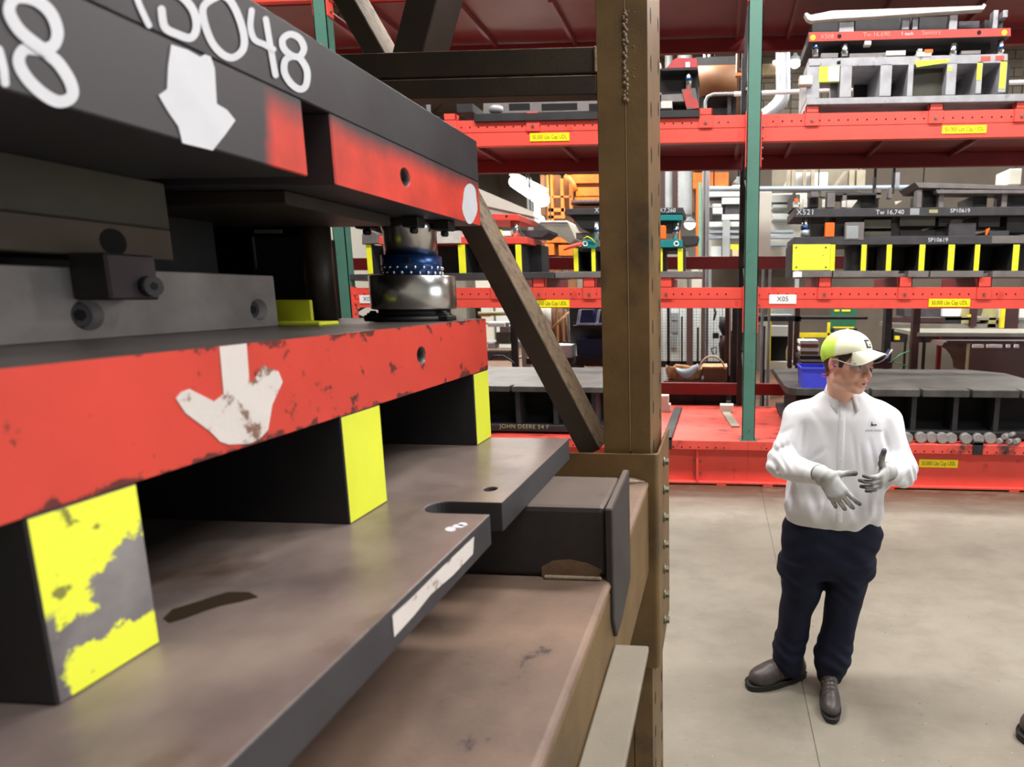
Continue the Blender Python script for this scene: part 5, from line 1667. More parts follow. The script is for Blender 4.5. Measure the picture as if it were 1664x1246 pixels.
mat('guard_brown', srgb(70, 44, 40), 0.5, 0, 0.25, 3, bmp=0.05)
gp_ = [(1530, 562), (1545, 565), (1558, 572), (1566, 582), (1570, 592), (1571, 604), (1720, 640), (1720, 556), (1535, 556)]
MB().pp(gp_, 8.6, 0.5).build('guard_sheet', 'guard_brown', t)
parts(t, 8.55, [('bright_slot', 'paper_white', 0.03, [(1581, 560, 1599, 565), (1604, 560, 1629, 565), (1636, 560, 1642, 565), (1649, 560, 1656, 565)]), ('edge_post', 'chalk_olive', 0.05, [(1572, 556, 1575, 604)], -0.05), ('rim', 'steel_black', 0.05, [(1540, 554, 1720, 558)], -0.05)])  # plain white strips for the bright slots
MB().box(at(1585, 600, Y=8.6).x, at(1720, 600, Y=8.6).x, 8.7, 9.1, 0, at(1640, 610, Y=8.6).z).build('body', 'guard_brown', t)
t = bgthing('assembly_line', 'grey assembly bench with dark machines under the middle beam at the far right', 'bench', 1560, 560, 12.5)
parts(t, 12.5, [('bench_top', 'table_grey', 1.0, [(1450, 526, 1720, 534), (1488, 516, 1720, 520)]), ('bench_front', 'maroon_dark', 0.1, [(1446, 516, 1536, 524)], -0.2), ('machine_body', 'die_grey', 0.6, [(1494, 500, 1532, 516), (1470, 502, 1486, 514)], 0.2),
                ('white_cover', 'paper_white', 0.5, [(1532, 498, 1566, 514)], 0.1), ('dark_cover', 'steel_black', 0.4, [(1532, 514, 1562, 526)]), ('cone_guard', 'chalk_olive', 0.4, [[(1560, 526), (1566, 500), (1578, 498), (1580, 528)], [(1604, 532), (1612, 500), (1620, 498), (1618, 532)]]),
                ('pale_cover', 'cool_panel', 0.4, [(1622, 500, 1630, 530), (1656, 500, 1720, 528)], 0.1), ('post', 'maroon_dark', 0.1, [(1578, 498, 1588, 530), (1632, 500, 1655, 536)], -0.1), ('yellow_post', 'paint_yellow_post', 0.08, [(1627, 498, 1633, 533)], -0.15),
                ('yellow_knob', 'paint_yellow_post', 0.08, [(1455, 546, 1462, 552), (1574, 511, 1578, 515), (1438, 543, 1443, 549)], -0.15), ('stand', 'steel_black', 0.3, [(1440, 500, 1448, 580), (1452, 536, 1475, 556)])])
b = MB().tube([at(1449, 588, Y=8.9), at(1463, 576, Y=8.9), at(1478, 570, Y=9.26)], 0.01, 6)
b.tube([at(1449, 588, Y=8.9), at(1462, 590, Y=8.9), at(1476, 596, Y=9.2)], 0.008, 6)
b.build('green_cable', 'green_line', bpy.data.objects['guard_table'])
fz = at(1440, 588, Y=8.5)
t = thing('sheet_funnel', 'dark sheet funnel with pale rim on the cart, right of the cap brim', 'funnel', fz)
MB().pp([(1430, 570), (1441, 580), (1446, 574), (1450, 569), (1447, 588), (1430, 588)], 8.5, 0.2).build('cone', 'navy_bin', t)
MB().tube([at(1441, 582, Y=8.49), at(1446, 574, Y=8.49), at(1450, 568, Y=8.49)], 0.012, 6).build('pale_rim', 'paper_white', t)
# far backdrop machines so that no bare wall shows between the posts
random.seed(21)
for k in range(26):
    px = 700 + k * 42 + random.uniform(-4, 4)
    y0 = random.uniform(395, 455)
    mt_ = random.choice(['grey_panel', 'cool_panel', 'die_grey', 'masonry', 'cream_panel', 'table_grey', 'machine_brown'])
    x0_, x1_ = at(px, 500, Y=20).x, at(px + random.uniform(24, 33), 500, Y=20).x
    yy = 20 + random.uniform(0, 2)
    t = thing('far_machine', 'dim plain machine standing far down the hall behind the racks', 'machine', ((x0_ + x1_) / 2, yy, 0), 'machines far down the hall')
    MB().box(x0_, x1_, yy, yy + 1.0, 0, at(px, y0, Y=20).z).build('machine_body', mt_, t)
    if k % 2:
        MB().box(x0_ + 0.1, x1_ - 0.1, yy - 0.05, yy, 1.2, 1.9).build('door', random.choice(['cool_panel', 'die_dark', 'pipe_blue']), t)
    MB().box((x0_ + x1_) / 2 - 0.08, (x0_ + x1_) / 2 + 0.08, yy + 0.3, yy + 0.46, at(px, y0, Y=20).z, at(px, y0 - random.uniform(30, 130), Y=20).z).build('stack_pipe', random.choice(['galv', 'machine_orange', 'grey_panel', 'strut']), t)
# ================================================================== SIGNED-DISTANCE MODELLING (for the man)
class Field:
    def __init__(s, lo, hi, h):
        s.ax = [np.arange(lo[i], hi[i] + h, h, dtype=np.float32) for i in range(3)]
        s.f = np.full([len(a) for a in s.ax], 0.12, np.float32)

    def win(s, lo, hi):
        sl = []
        for i in range(3):
            a = int(np.searchsorted(s.ax[i], lo[i])); b = int(np.searchsorted(s.ax[i], hi[i]))
            sl.append(slice(max(a, 0), max(b, 0)))
        g = np.meshgrid(*[s.ax[i][sl[i]] for i in range(3)], indexing='ij', sparse=True)
        return tuple(sl), g

    def put(s, lo, hi, fn, k=0.0, op='add', pad=0.05):
        pad = pad + 1.2 * k
        lo = [l - pad for l in lo]; hi = [h + pad for h in hi]
        sl, (X, Y, Z) = s.win(lo, hi)
        if min([q.stop - q.start for q in sl]) <= 0:
            return
        d = fn(X, Y, Z).astype(np.float32)
        a = s.f[sl]
        if op == 'sub':
            a, d = -a, d
        if k > 0:
            h = np.clip(0.5 + 0.5 * (d - a) / k, 0, 1)
            r = d * (1 - h) + a * h - k * h * (1 - h)
        else:
            r = np.minimum(a, d)
        s.f[sl] = -r if op == 'sub' else r

    def cone(s, a, b, r1, r2, k=0.02, op='add', sq=None):
        """tapered capsule; sq = (axis vector, factor) flattens it along that axis"""
        a, b = np.array(a, float), np.array(b, float)
        R = max(r1, r2)

        def fn(X, Y, Z):
            ba = b - a
            L = (ba * ba).sum()
            px, py, pz = X - a[0], Y - a[1], Z - a[2]
            t = np.clip((px * ba[0] + py * ba[1] + pz * ba[2]) / L, 0, 1)
            dx, dy, dz = px - t * ba[0], py - t * ba[1], pz - t * ba[2]
            d2 = dx * dx + dy * dy + dz * dz
            if sq is not None:
                ax, f_ = np.array(sq[0], float), sq[1]
                ax = ax / np.linalg.norm(ax)
                q = dx * ax[0] + dy * ax[1] + dz * ax[2]
                d2 = d2 + q * q * (1 / f_ ** 2 - 1)
            return np.sqrt(d2) - (r1 + (r2 - r1) * t)
        s.put(np.minimum(a, b) - R, np.maximum(a, b) + R, fn, k, op)

    def ell(s, c, r, k=0.02, op='add', R=None):
        c, r = np.array(c, float), np.array(r, float)
        m_ = r.max()
        Rm = np.eye(3) if R is None else np.array(R)

        def fn(X, Y, Z):
            x, y, z = X - c[0], Y - c[1], Z - c[2]
            u = (x * Rm[0][0] + y * Rm[0][1] + z * Rm[0][2]) / r[0]
            v = (x * Rm[1][0] + y * Rm[1][1] + z * Rm[1][2]) / r[1]
            w_ = (x * Rm[2][0] + y * Rm[2][1] + z * Rm[2][2]) / r[2]
            k0 = np.sqrt(u * u + v * v + w_ * w_)
            k1 = np.sqrt((u / r[0]) ** 2 + (v / r[1]) ** 2 + (w_ / r[2]) ** 2) + 1e-6
            return k0 * (k0 - 1) / k1
        s.put(c - m_, c + m_, fn, k, op)

    def loft(s, rows, k=0.02, p=2.4, op='add', wob=None):
        """rows: (z, cx, cy, half width, half depth)"""
        rows = sorted(rows)
        A = np.array(rows, float)
        n_ = 160                                           # resample and soften, so that no crease shows between rows
        zz_ = np.linspace(A[0, 0], A[-1, 0], n_)
        B_ = np.stack([zz_] + [np.interp(zz_, A[:, 0], A[:, q]) for q in range(1, 5)], 1)
        sg = max(1.0, 0.013 / (zz_[1] - zz_[0]))
        kr = np.exp(-0.5 * (np.arange(-int(3 * sg), int(3 * sg) + 1) / sg) ** 2)
        kr /= kr.sum()
        for q in range(1, 5):
            pd_ = len(kr) // 2
            c_ = np.concatenate([2 * B_[0, q] - B_[pd_:0:-1, q], B_[:, q], 2 * B_[-1, q] - B_[-2:-pd_ - 2:-1, q]]) if pd_ < n_ - 1 else np.pad(B_[:, q], pd_, 'edge')
            B_[:, q] = np.convolve(c_, kr, 'valid')
        A = B_
        lo = [(A[:, 1] - A[:, 3]).min(), (A[:, 2] - A[:, 4]).min(), A[0, 0]]
        hi = [(A[:, 1] + A[:, 3]).max(), (A[:, 2] + A[:, 4]).max(), A[-1, 0]]

        def fn(X, Y, Z):
            z = Z
            cx_ = np.interp(z, A[:, 0], A[:, 1]); cy_ = np.interp(z, A[:, 0], A[:, 2])
            a = np.interp(z, A[:, 0], A[:, 3]); b = np.interp(z, A[:, 0], A[:, 4])
            q = (np.abs((X - cx_) / a) ** p + np.abs((Y - cy_) / b) ** p) ** (1 / p)
            d = (q - 1) * np.minimum(a, b)
            return np.maximum(d, np.maximum(A[0, 0] - z, z - A[-1, 0]))
        s.put(lo, hi, fn, k, op)

    def disp(s, fn):
        g = np.meshgrid(*s.ax, indexing='ij', sparse=True)
        s.f += fn(*g).astype(np.float32)

    def clip(s, fn):
        g = np.meshgrid(*s.ax, indexing='ij', sparse=True)
        s.f = np.maximum(s.f, fn(*g).astype(np.float32))

    def mesh(s):
        f = s.f
        f[0], f[-1], f[:, 0], f[:, -1], f[:, :, 0], f[:, :, -1] = [0.05] * 6
        sg = f < 0
        nx, ny, nz = f.shape
        cnt = np.zeros((nx - 1, ny - 1, nz - 1), np.int8)
        for i in (0, 1):
            for j in (0, 1):
                for k in (0, 1):
                    cnt += sg[i:nx - 1 + i, j:ny - 1 + j, k:nz - 1 + k]
        act = (cnt > 0) & (cnt < 8)
        I, J, K = np.nonzero(act)
        idx = np.full(act.shape, -1, np.int32)
        idx[I, J, K] = np.arange(len(I))
        acc = np.zeros((len(I), 3)); num = np.zeros(len(I))
        cor = [(i, j, k) for i in (0, 1) for j in (0, 1) for k in (0, 1)]
        for a in range(8):
            for b in range(a + 1, 8):
                da = [cor[b][q] - cor[a][q] for q in range(3)]
                if sum(abs(x) for x in da) != 1:
                    continue
                fa = f[I + cor[a][0], J + cor[a][1], K + cor[a][2]]
                fb = f[I + cor[b][0], J + cor[b][1], K + cor[b][2]]
                mm = (fa < 0) != (fb < 0)
                t = np.where(mm, fa / np.where(mm, fa - fb, 1), 0)
                for q in range(3):
                    acc[:, q] += np.where(mm, cor[a][q] + da[q] * t, 0)
                num += mm
        acc /= num[:, None]
        V = np.empty_like(acc)
        for q, ii in enumerate((I, J, K)):
            h = s.ax[q][1] - s.ax[q][0]
            V[:, q] = s.ax[q][0] + (ii + acc[:, q]) * h
        F = []
        for axn in range(3):
            sh = [nx, ny, nz]
            A = np.take(sg, range(0, sh[axn] - 1), axn)
            B = np.take(sg, range(1, sh[axn]), axn)
            E = np.nonzero(A != B)
            o1, o2 = [(1, 2), (2, 0), (0, 1)][axn]
            ok = (E[o1] > 0) & (E[o2] > 0) & (E[o1] < sh[o1] - 1) & (E[o2] < sh[o2] - 1)
            E = [e[ok] for e in E]
            pos = A[tuple(E)]
            def cell(d1, d2):
                q = [e.copy() for e in E]
                q[o1] -= d1; q[o2] -= d2
                return idx[q[0], q[1], q[2]]
            q = np.stack([cell(1, 1), cell(0, 1), cell(0, 0), cell(1, 0)], 1)
            q[~pos] = q[~pos][:, ::-1]
            F.append(q)
        F = np.concatenate(F)
        F = F[(F >= 0).all(1)]
        return V, F


def relax(V, F, n, lam=0.5):
    """Laplacian smoothing of a quad mesh"""
    for _ in range(n):
        acc = np.zeros_like(V); c = np.zeros(len(V))
        for a, b in ((0, 1), (1, 2), (2, 3), (3, 0)):
            for p_, q_ in ((a, b), (b, a)):
                for x in range(3):
                    acc[:, x] += np.bincount(F[:, p_], V[F[:, q_], x], len(V))
                c += np.bincount(F[:, p_], minlength=len(V))
        V = V + lam * (acc / np.maximum(c, 1)[:, None] - V)
    return V


def sdf_obj(name, V, F, mt, parent, colfn=None, lab=None):
    me = bpy.data.meshes.new(name)
    me.from_pydata(V.tolist(), [], F.tolist())
    me.polygons.foreach_set('use_smooth', [True] * len(me.polygons))
    me.materials.append(MATS[mt])
    if colfn is not None:
        ca = me.color_attributes.new('Col', 'FLOAT_COLOR', 'POINT')
        c = np.ones((len(V), 4), np.float32)
        c[:, :3] = colfn
        ca.data.foreach_set('color', c.ravel())
    return link_mesh(name, me, parent, lab)


attr_mat('skin', 0.5, 0.08, 500, sss=0.08)
attr_mat('glove_knit', 0.75, 0.35, 900)
attr_mat('hat_cloth', 0.8, 0.15, 700)
mat('shirt_cloth', srgb(230, 231, 237), 0.8, 0, 0.03, 3, bmp=0.15, bscale=700, spec=0.2)
mat('navy_twill', srgb(21, 26, 46), 0.8, 0, 0.2, 4, bmp=0.2, bscale=600, spec=0.25)
mat('shoe_leather', srgb(74, 66, 64), 0.42, 0, 0.25, 9, c2=srgb(48, 43, 43), bmp=0.12, bscale=150)
mat('shoe_sole', srgb(34, 32, 34), 0.6, bmp=0.1)
mat('hair_brown', srgb(70, 50, 38), 0.6, 0, 0.3, 60, bmp=0.5, bscale=400)
mat('eye_white', srgb(225, 220, 215), 0.25, bmp=0)
mat('iris', srgb(60, 50, 42), 0.2, bmp=0)
mat('plug_purple', srgb(104, 84, 190), 0.6, bmp=0)
mat('cord_pink', srgb(226, 70, 84), 0.5, bmp=0)
mat('mouth_dark', srgb(70, 28, 26), 0.6, bmp=0)
mat('thread_navy', srgb(40, 44, 62), 0.7, bmp=0)
mat('grey_hem', srgb(120, 122, 120), 0.8, bmp=0.1)
mat('trim_grey', srgb(190, 192, 196), 0.6, bmp=0)
mt, nt, bs = new_mat('clear_lens')
bs.inputs['Base Color'].default_value = (0.93, 0.94, 0.95, 1)
bs.inputs['Roughness'].default_value = 0.03
bs.inputs['Transmission Weight'].default_value = 1.0
bs.inputs['IOR'].default_value = 1.2

# ================================================================== THE MAN
PYc = 2.80
foot_c = at(1318, 1120, Z=0)
man = thing('person', 'man in white shirt, navy trousers, pale yellow-green cap and grey gloves, gesturing on the floor', 'person', (foot_c.x, 2.76, 0))
A = lambda px, py, Y: np.array(at(px, py, Y=Y))
# joints (image-left arm is his right)
shR, elR, wrR = A(1300, 682, 2.80), A(1270, 752, 2.72), A(1333, 772, 2.47)
shL, elL, wrL = A(1438, 686, 2.80), A(1464, 760, 2.72), A(1443, 766, 2.47)
hipR, knR, anR = A(1312, 872, 2.80), A(1298, 968, 2.76), A(1283, 1078, 2.79)
hipL, knL, anL = A(1392, 872, 2.80), A(1370, 978, 2.74), A(1349, 1092, 2.75)
neckB, neckT = A(1369, 655, 2.80), A(1372, 612, 2.77)


def rows(spec, Yc, dep, dy=0.0):
    """(py, xl, xr) silhouettes read at the depth of the body's middle"""
    out = []
    for (py, xl, xr), b in zip(spec, dep):
        l, r = at(xl, py, Y=Yc), at(xr, py, Y=Yc)
        out.append((float(l.z), float((l.x + r.x) / 2), Yc + dy, float((r.x - l.x) / 2), b))
    return out


# ---- head frame: x = his left, y = where he faces, z = up
th = math.radians(46)
tilt = math.radians(-5)
fw = np.array([math.sin(th) * math.cos(tilt), -math.cos(th) * math.cos(tilt), math.sin(tilt)])
lf = np.array([math.cos(th), math.sin(th), 0.0])
upv = np.cross(fw, lf)
HS = 1.10
ear = A(1354, 592, 2.66)
HC = ear + lf * 0.076 * HS + fw * 0.012 * HS + upv * 0.004
HM = np.stack([lf, fw, upv], 1) * HS


def hw(p):
    return HC + HM @ np.array(p, float)


NKL = np.linalg.inv(HM) @ (A(1368, 668, 2.80) - HC)
F_ = Field((-0.16, -0.17, -0.26), (0.16, 0.15, 0.14), 0.0028)
F_.ell((0, -0.012, 0.03), (0.074, 0.096, 0.088), 0)
F_.ell((0, 0.03, -0.03), (0.060, 0.062, 0.080), 0.03)
for s in (-1, 1):
    F_.cone((s * 0.020, 0.066, -0.098), (s * 0.050, 0.0, -0.068), 0.019, 0.020, 0.025)
    F_.ell((s * 0.040, 0.056, -0.034), (0.024, 0.026, 0.024), 0.02)
F_.ell((0, 0.075, -0.100), (0.022, 0.018, 0.017), 0.018)
F_.cone((-0.034, 0.078, 0.022), (0.034, 0.078, 0.022), 0.012, 0.012, 0.018)
for s in (-1, 1):
    F_.ell((s * 0.031, 0.096, 0.0), (0.019, 0.014, 0.0115), 0.012, 'sub')
F_.cone((0, 0.086, 0.010), (0, 0.113, -0.034), 0.0085, 0.0115, 0.012)
for s in (-1, 1):
    F_.ell((s * 0.011, 0.100, -0.039), (0.009, 0.010, 0.008), 0.006)
    F_.ell((s * 0.0065, 0.106, -0.047), (0.004, 0.006, 0.005), 0.003, 'sub')
F_.ell((0, 0.082, -0.066), (0.030, 0.018, 0.018), 0.015)
F_.ell((0, 0.0965, -0.0645), (0.022, 0.008, 0.0052), 0.006)
F_.ell((0, 0.0935, -0.0800), (0.020, 0.009, 0.0065), 0.006)
F_.ell((0.0, 0.101, -0.0722), (0.020, 0.016, 0.0046), 0.003, 'sub')
NOEAR = None
for s in (-1, 1):
    if NOEAR is None:
        F_.cone((0, -0.022, -0.055), NKL, 0.055, 0.060, 0.03)
        NOEAR = F_.f.copy()
    F_.ell((s * 0.076, -0.012, -0.004), (0.0095, 0.022, 0.035), 0.006, R=[(1, 0.30 * s, 0), (-0.30 * s, 1, 0.12), (0, -0.12, 1)])
    F_.ell((s * 0.084, -0.006, 0.0), (0.006, 0.011, 0.019), 0.004, 'sub')
    F_.ell((s * 0.075, 0.004, -0.008), (0.007, 0.005, 0.008), 0.005)
V, Fc = F_.mesh()
V = relax(V, Fc, 1, 0.4)
# colours of the skin: lips, brows, stubble, ears
base = np.array(srgb(236, 186, 164)); col = np.tile(base, (len(V), 1))


def blend(msk, c):
    global col
    msk = np.clip(msk, 0, 1)[:, None]
    col = col * (1 - msk) + np.array(c) * msk


x, y, z = V[:, 0], V[:, 1], V[:, 2]
g = lambda c, r: np.exp(-(((x - c[0]) / r[0]) ** 2 + ((y - c[1]) / r[1]) ** 2 + ((z - c[2]) / r[2]) ** 2))
blend(0.35 * (g((0.045, 0.055, -0.035), (0.03, 0.05, 0.03)) + g((-0.045, 0.055, -0.035), (0.03, 0.05, 0.03))), srgb(220, 130, 112))
blend(0.5 * g((0, 0.112, -0.036), (0.016, 0.02, 0.016)), srgb(222, 128, 112))
blend(0.5 * (g((0.08, -0.01, 0), (0.02, 0.03, 0.04)) + g((-0.08, -0.01, 0), (0.02, 0.03, 0.04))), srgb(222, 128, 116))
blend(0.28 * g((0, 0.07, -0.09), (0.06, 0.06, 0.032)), srgb(150, 112, 98))
blend(0.9 * g((0, 0.10, -0.0645), (0.021, 0.02, 0.005)), srgb(186, 104, 96))
blend(0.9 * g((0, 0.10, -0.080), (0.019, 0.02, 0.006)), srgb(190, 108, 100))
for s in (-1, 1):
    blend(0.75 * np.exp(-(((x - s * 0.032) / 0.019) ** 2 + ((z - 0.019 + 6 * (x - s * 0.032) ** 2) / 0.0045) ** 2)) * (y > 0.06), srgb(110, 78, 60))
headV = (HC + V @ HM.T)
headF, headcol = Fc[:, ::-1], col
# ---- rest of the body (mostly under clothes), one surface with the neck
B = Field((0.0, 2.38, 0.0), (1.0, 3.02, 1.62), 0.009)
B.loft(rows([(650, 1335, 1400), (662, 1318, 1424), (690, 1312, 1432), (740, 1312, 1428), (800, 1306, 1416), (850, 1296, 1418), (885, 1290, 1420)], 2.80, [0.065, 0.09, 0.11, 0.115, 0.105, 0.11, 0.11]), 0.0)
nb = A(1368, 660, 2.80)
B.cone(nb, neckB - np.array([0, 0, 0.06]), 0.066, 0.075, 0.04)
for sh, el, wr in ((shR, elR, wrR), (shL, elL, wrL)):
    B.cone(sh, el, 0.054, 0.042, 0.04); B.cone(el, wr * 0.85 + el * 0.15, 0.042, 0.026, 0.02)
for hp, kn, an in ((hipR, knR, anR), (hipL, knL, anL)):
    B.cone(hp, kn, 0.078, 0.055, 0.04); B.cone(kn, an, 0.055, 0.040, 0.02)
    B.cone(an, (an[0], an[1], 0.07), 0.040, 0.035, 0.02)
bV, bF = B.mesh()
bV = relax(bV, bF, 2)
aV = np.concatenate([headV, bV]); aF = np.concatenate([headF, bF + len(headV)])
aC = np.concatenate([headcol, np.tile(base, (len(bV), 1))])
body = sdf_obj('body', aV, aF, 'skin', man, aC)
# eyes, mouth
for s in (-1, 1):
    c = hw((s * 0.031, 0.0735, 0.0))
    e = MB()
    e.lathe([(0.0001, -.0122 * HS)] + [(0.0122 * HS * math.cos(a), 0.0122 * HS * math.sin(a)) for a in np.linspace(-1.4, 1.4, 9)] + [(0.0001, .0122 * HS)], c, 16)
    eo = e.build('eye', 'eye_white', man)
    d_ = (fw + lf * 0.1 - upv * 0.12)
    d_ /= np.linalg.norm(d_)
    MB().cyl(c + d_ * 0.0118 * HS, c + d_ * 0.0128 * HS, 0.0062, 0.0052, n=14).build('iris', 'iris', eo)
MB().prism([hw((a * 0.017, 0.088, -0.0722 + b_)) for a, b_ in ((-1, 0), (0, 0.0028), (1, 0), (0, -0.0028))], fw * 0.004).build('mouth', 'mouth_dark', man)
# hair: cropped, showing below the cap
Hf = Field((-0.16, -0.17, -0.26), (0.16, 0.15, 0.14), 0.0028)
Hf.f = NOEAR - 0.0042
HY = np.array([-0.2, -0.05, -0.03, -0.022, 0.008, 0.012, 0.026, 0.032, 0.046, 0.062, 0.2])
HZ = np.array([-0.075, -0.066, -0.035, 0.022, 0.030, -0.014, -0.012, 0.006, 0.024, 0.060, 0.075])
Hf.clip(lambda X, Y, Z: (np.interp(Y, HY, HZ) - Z) * 0.7 + 0 * X)
Hf.clip(lambda X, Y, Z: Y - 0.07 + 0 * X + 0 * Z)
hV, hF = Hf.mesh()
hV = relax(hV, hF, 2)
sdf_obj('hair', HC + hV @ HM.T, hF[:, ::-1], 'hair_brown', man)
# ---- cap
cap_ = Field((-0.12, -0.14, -0.06), (0.12, 0.13, 0.17), 0.0034)
cap_.ell((0, -0.010, 0.036), (0.0865, 0.1075, 0.100), 0)
cap_.ell((0, 0.02, 0.07), (0.07, 0.075, 0.058), 0.03)
cap_.clip(lambda X, Y, Z: 0.033 + 0.36 * np.clip(Y, -0.2, 0.1) - 0.25 * np.clip(-Y - 0.02, 0, 1) - Z + 0 * X)
# hollow it
cap_.ell((0, -0.010, 0.030), (0.0825, 0.1035, 0.096), 0, 'sub')
cV, cF = cap_.mesh()
cV = relax(cV, cF, 2)
yl = cV[:, 1]
pale, lime = np.array(srgb(250, 252, 226)), np.array(srgb(205, 245, 92))  # front panels and crown top paled as if overexposed
mk = np.clip((yl + 0.012 + 0.10 * (cV[:, 2] - 0.05)) / 0.012, 0, 1)[:, None]
mk2 = np.clip((cV[:, 2] - 0.085) / 0.05, 0, 1)[:, None] * 0.8
mk = np.maximum(mk, mk2)
cap = sdf_obj('cap', HC + cV @ HM.T, cF[:, ::-1], 'hat_cloth', man, lime * (1 - mk) + pale * mk)
CAPBVH = BVHTree.FromPolygons([Vector(v) for v in (HC + cV @ HM.T).tolist()], cF.tolist())
P, Q = [], []
for i in range(9):
    v = i / 8
    a_, b_ = [], []
    for j in range(17):
        u = -1 + 2 * j / 16
        yb = 0.094 * math.sqrt(max(0, 1 - (u * 0.76) ** 2)) + 0.003
        yo = yb + 0.072 * math.sqrt(max(0.0, 1 - abs(u) ** 3)) * v
        zz = 0.034 + 0.36 * min(yb, 0.1) - 0.050 * u * u * v - 0.006 * v
        a_.append(hw((u * 0.068, yo, zz + 0.0022)))
        b_.append(hw((u * 0.068, yo, zz - 0.0022)))
    P.append(a_); Q.append(b_)
mat('brim_top', srgb(246, 248, 224), 0.8, 0, 0.02, bmp=0.1)
MB().grid(P).build('brim', 'brim_top', cap)
MB().grid(Q).build('brim_underside', 'black', cap)
MB().tube([(Vector(P[-1][j]) + Vector(Q[-1][j])) / 2 for j in range(17)], 0.0030, 6).build('brim_binding', 'trim_grey', cap)
bt_ = hw((0, -0.012, 0.137))
MB().lathe([(0.008, 0), (0.007, 0.004), (0.001, 0.006)], bt_, 12).build('top_button', 'brim_top', cap)


def capsurf(u, v):
    """point on the cap front: u sideways, v up"""
    zz = 0.092 + v
    h = CAPBVH.ray_cast(Vector(hw((u, 0.3, zz))), Vector(-fw))
    return np.array(h[0] if h[0] else hw((u, 0.09, zz)))


def patch(nm, mt_, quad, off):
    b = MB()
    P_ = [[Vector(capsurf(u, v)) + Vector(fw) * off for u in np.linspace(quad[0], quad[1], 7)] for v in np.linspace(quad[2], quad[3], 6)]
    b.grid(P_)
    return b.build(nm, mt_, cap)


patch('cap_badge', 'thread_navy', (-0.019, 0.015, -0.014, 0.018), 0.002)
patch('cap_badge_field', 'brim_top', (-0.0125, 0.0085, -0.0075, 0.0115), 0.0035)
dr = [(-0.010, -0.004), (-0.006, 0.000), (-0.001, 0.001), (0.004, 0.003), (0.006, 0.008), (0.003, 0.011), (0.007, 0.0105), (0.0075, 0.006), (0.009, 0.004), (0.007, 0.001), (0.009, -0.005), (0.006, -0.001), (0.0, -0.003), (-0.005, -0.003), (-0.010, -0.007)]
MB().add([Vector(capsurf(u, v)) + Vector(fw) * 0.005 for u, v in dr], [tuple(range(len(dr)))]).build('cap_emblem', 'thread_navy', cap)
# ---- safety glasses
P = []
for i in range(25):
    a = math.radians(-72 + 144 * i / 24)
    fall = abs(a) / math.radians(72)
    zt, zl = 0.022 - 0.006 * fall ** 3, -0.026 + 0.016 * fall ** 2 + (0.012 if abs(a) < 0.10 else 0.006 if abs(a) < 0.2 else 0)
    x_, y_ = 0.080 * math.sin(a), 0.044 + 0.066 * math.cos(a)
    P.append([hw((x_, y_, zt)), hw((x_ * 1.01, y_ + 0.003, (zt + zl) / 2)), hw((x_, y_, zl))])
lens = MB().grid(P).build('safety_glasses', 'clear_lens', man)
md = lens.modifiers.new('thick', 'SOLIDIFY'); md.thickness = 0.0022
MB().tube([p_[0] for p_ in P], 0.0009, 6).build('brow_bar', 'trim_grey', lens)
for s in (-1, 1):
    b = MB()
    b.tube([hw((s * 0.076, 0.066, 0.010)), hw((s * 0.080, 0.04, 0.014)), hw((s * 0.0825, 0.0, 0.020)), hw((s * 0.080, -0.022, 0.012))], 0.0030, 6)
    b.build('temple_arm', 'trim_grey', lens)
for s in (-1, 1):
    c = hw((s * 0.080, 0.000, -0.006))
    MB().cyl(hw((s * 0.074, 0.002, -0.006)), hw((s * 0.0885, -0.001, -0.008)), 0.0062, 0.0045, n=12).build('ear_plug', 'plug_purple', man)
c0 = [hw((-0.0885, -0.001, -0.008)), hw((-0.092, -0.012, -0.03)), hw((-0.090, -0.030, -0.048)), hw((-0.072, -0.06, -0.052)), hw((-0.03, -0.088, -0.075)), hw((0.03, -0.088, -0.08)), hw((0.08, -0.05, -0.07)),
      hw((0.10, 0.02, -0.10)), hw((0.098, 0.06, -0.085)), hw((0.092, 0.075, -0.065)), hw((0.096, 0.05, -0.058)), hw((0.094, 0.02, -0.04)), hw((0.0885, -0.001, -0.008))]
MB().tube(c0, 0.0017, 6).build('plug_cord', 'cord_pink', man)

# ---- shirt
rng = np.random.RandomState(4)
WAVES = [(rng.uniform(-1, 1, 3), rng.uniform(0, 6.28)) for _ in range(10)]


def folds(X, Y, Z, sx, sy, sz, amp):
    o = 0
    for k_, ph in WAVES:
        o = o + np.sin((k_[0] * X * sx + k_[1] * Y * sy + k_[2] * Z * sz) + ph + 1.3 * np.sin(k_[1] * Z * sz * 0.4 + k_[2] * X * sx * 0.5))
    return amp * o / 2.2


def shirt_disp(X, Y, Z):
    t1 = folds(X, Y, Z, 46, 30, 20, 0.0036)                       # long soft drapes
    zw = np.exp(-((Z - 1.02) / 0.10) ** 2)
    t2 = folds(X + 3, Y, Z, 70, 60, 34, 0.0055) * zw              # blousing over the belt
    out = t1 + t2
    for el in (elR, elL):
        d2 = np.exp(-(((X - el[0]) / 0.10) ** 2 + ((Y - el[1]) / 0.13) ** 2 + ((Z - el[2]) / 0.08) ** 2))
        out = out + d2 * 0.0085 * np.sin(75 * (Z - el[2]) + 40 * (Y - el[1]) + 12 * np.sin(20 * X))
    for (a_, b_, am, sg) in FOLDS:
        ba = b_ - a_
        t = np.clip(((X - a_[0]) * ba[0] + (Y - a_[1]) * ba[1] + (Z - a_[2]) * ba[2]) / (ba * ba).sum(), 0, 1)
        d2 = (X - a_[0] - t * ba[0]) ** 2 + 0.12 * (Y - a_[1] - t * ba[1]) ** 2 + (Z - a_[2] - t * ba[2]) ** 2
        out = out + am * np.exp(-d2 / sg ** 2) * (0.35 + 0.65 * np.sin(math.pi * np.clip(t, 0.02, 0.98)))
    return out


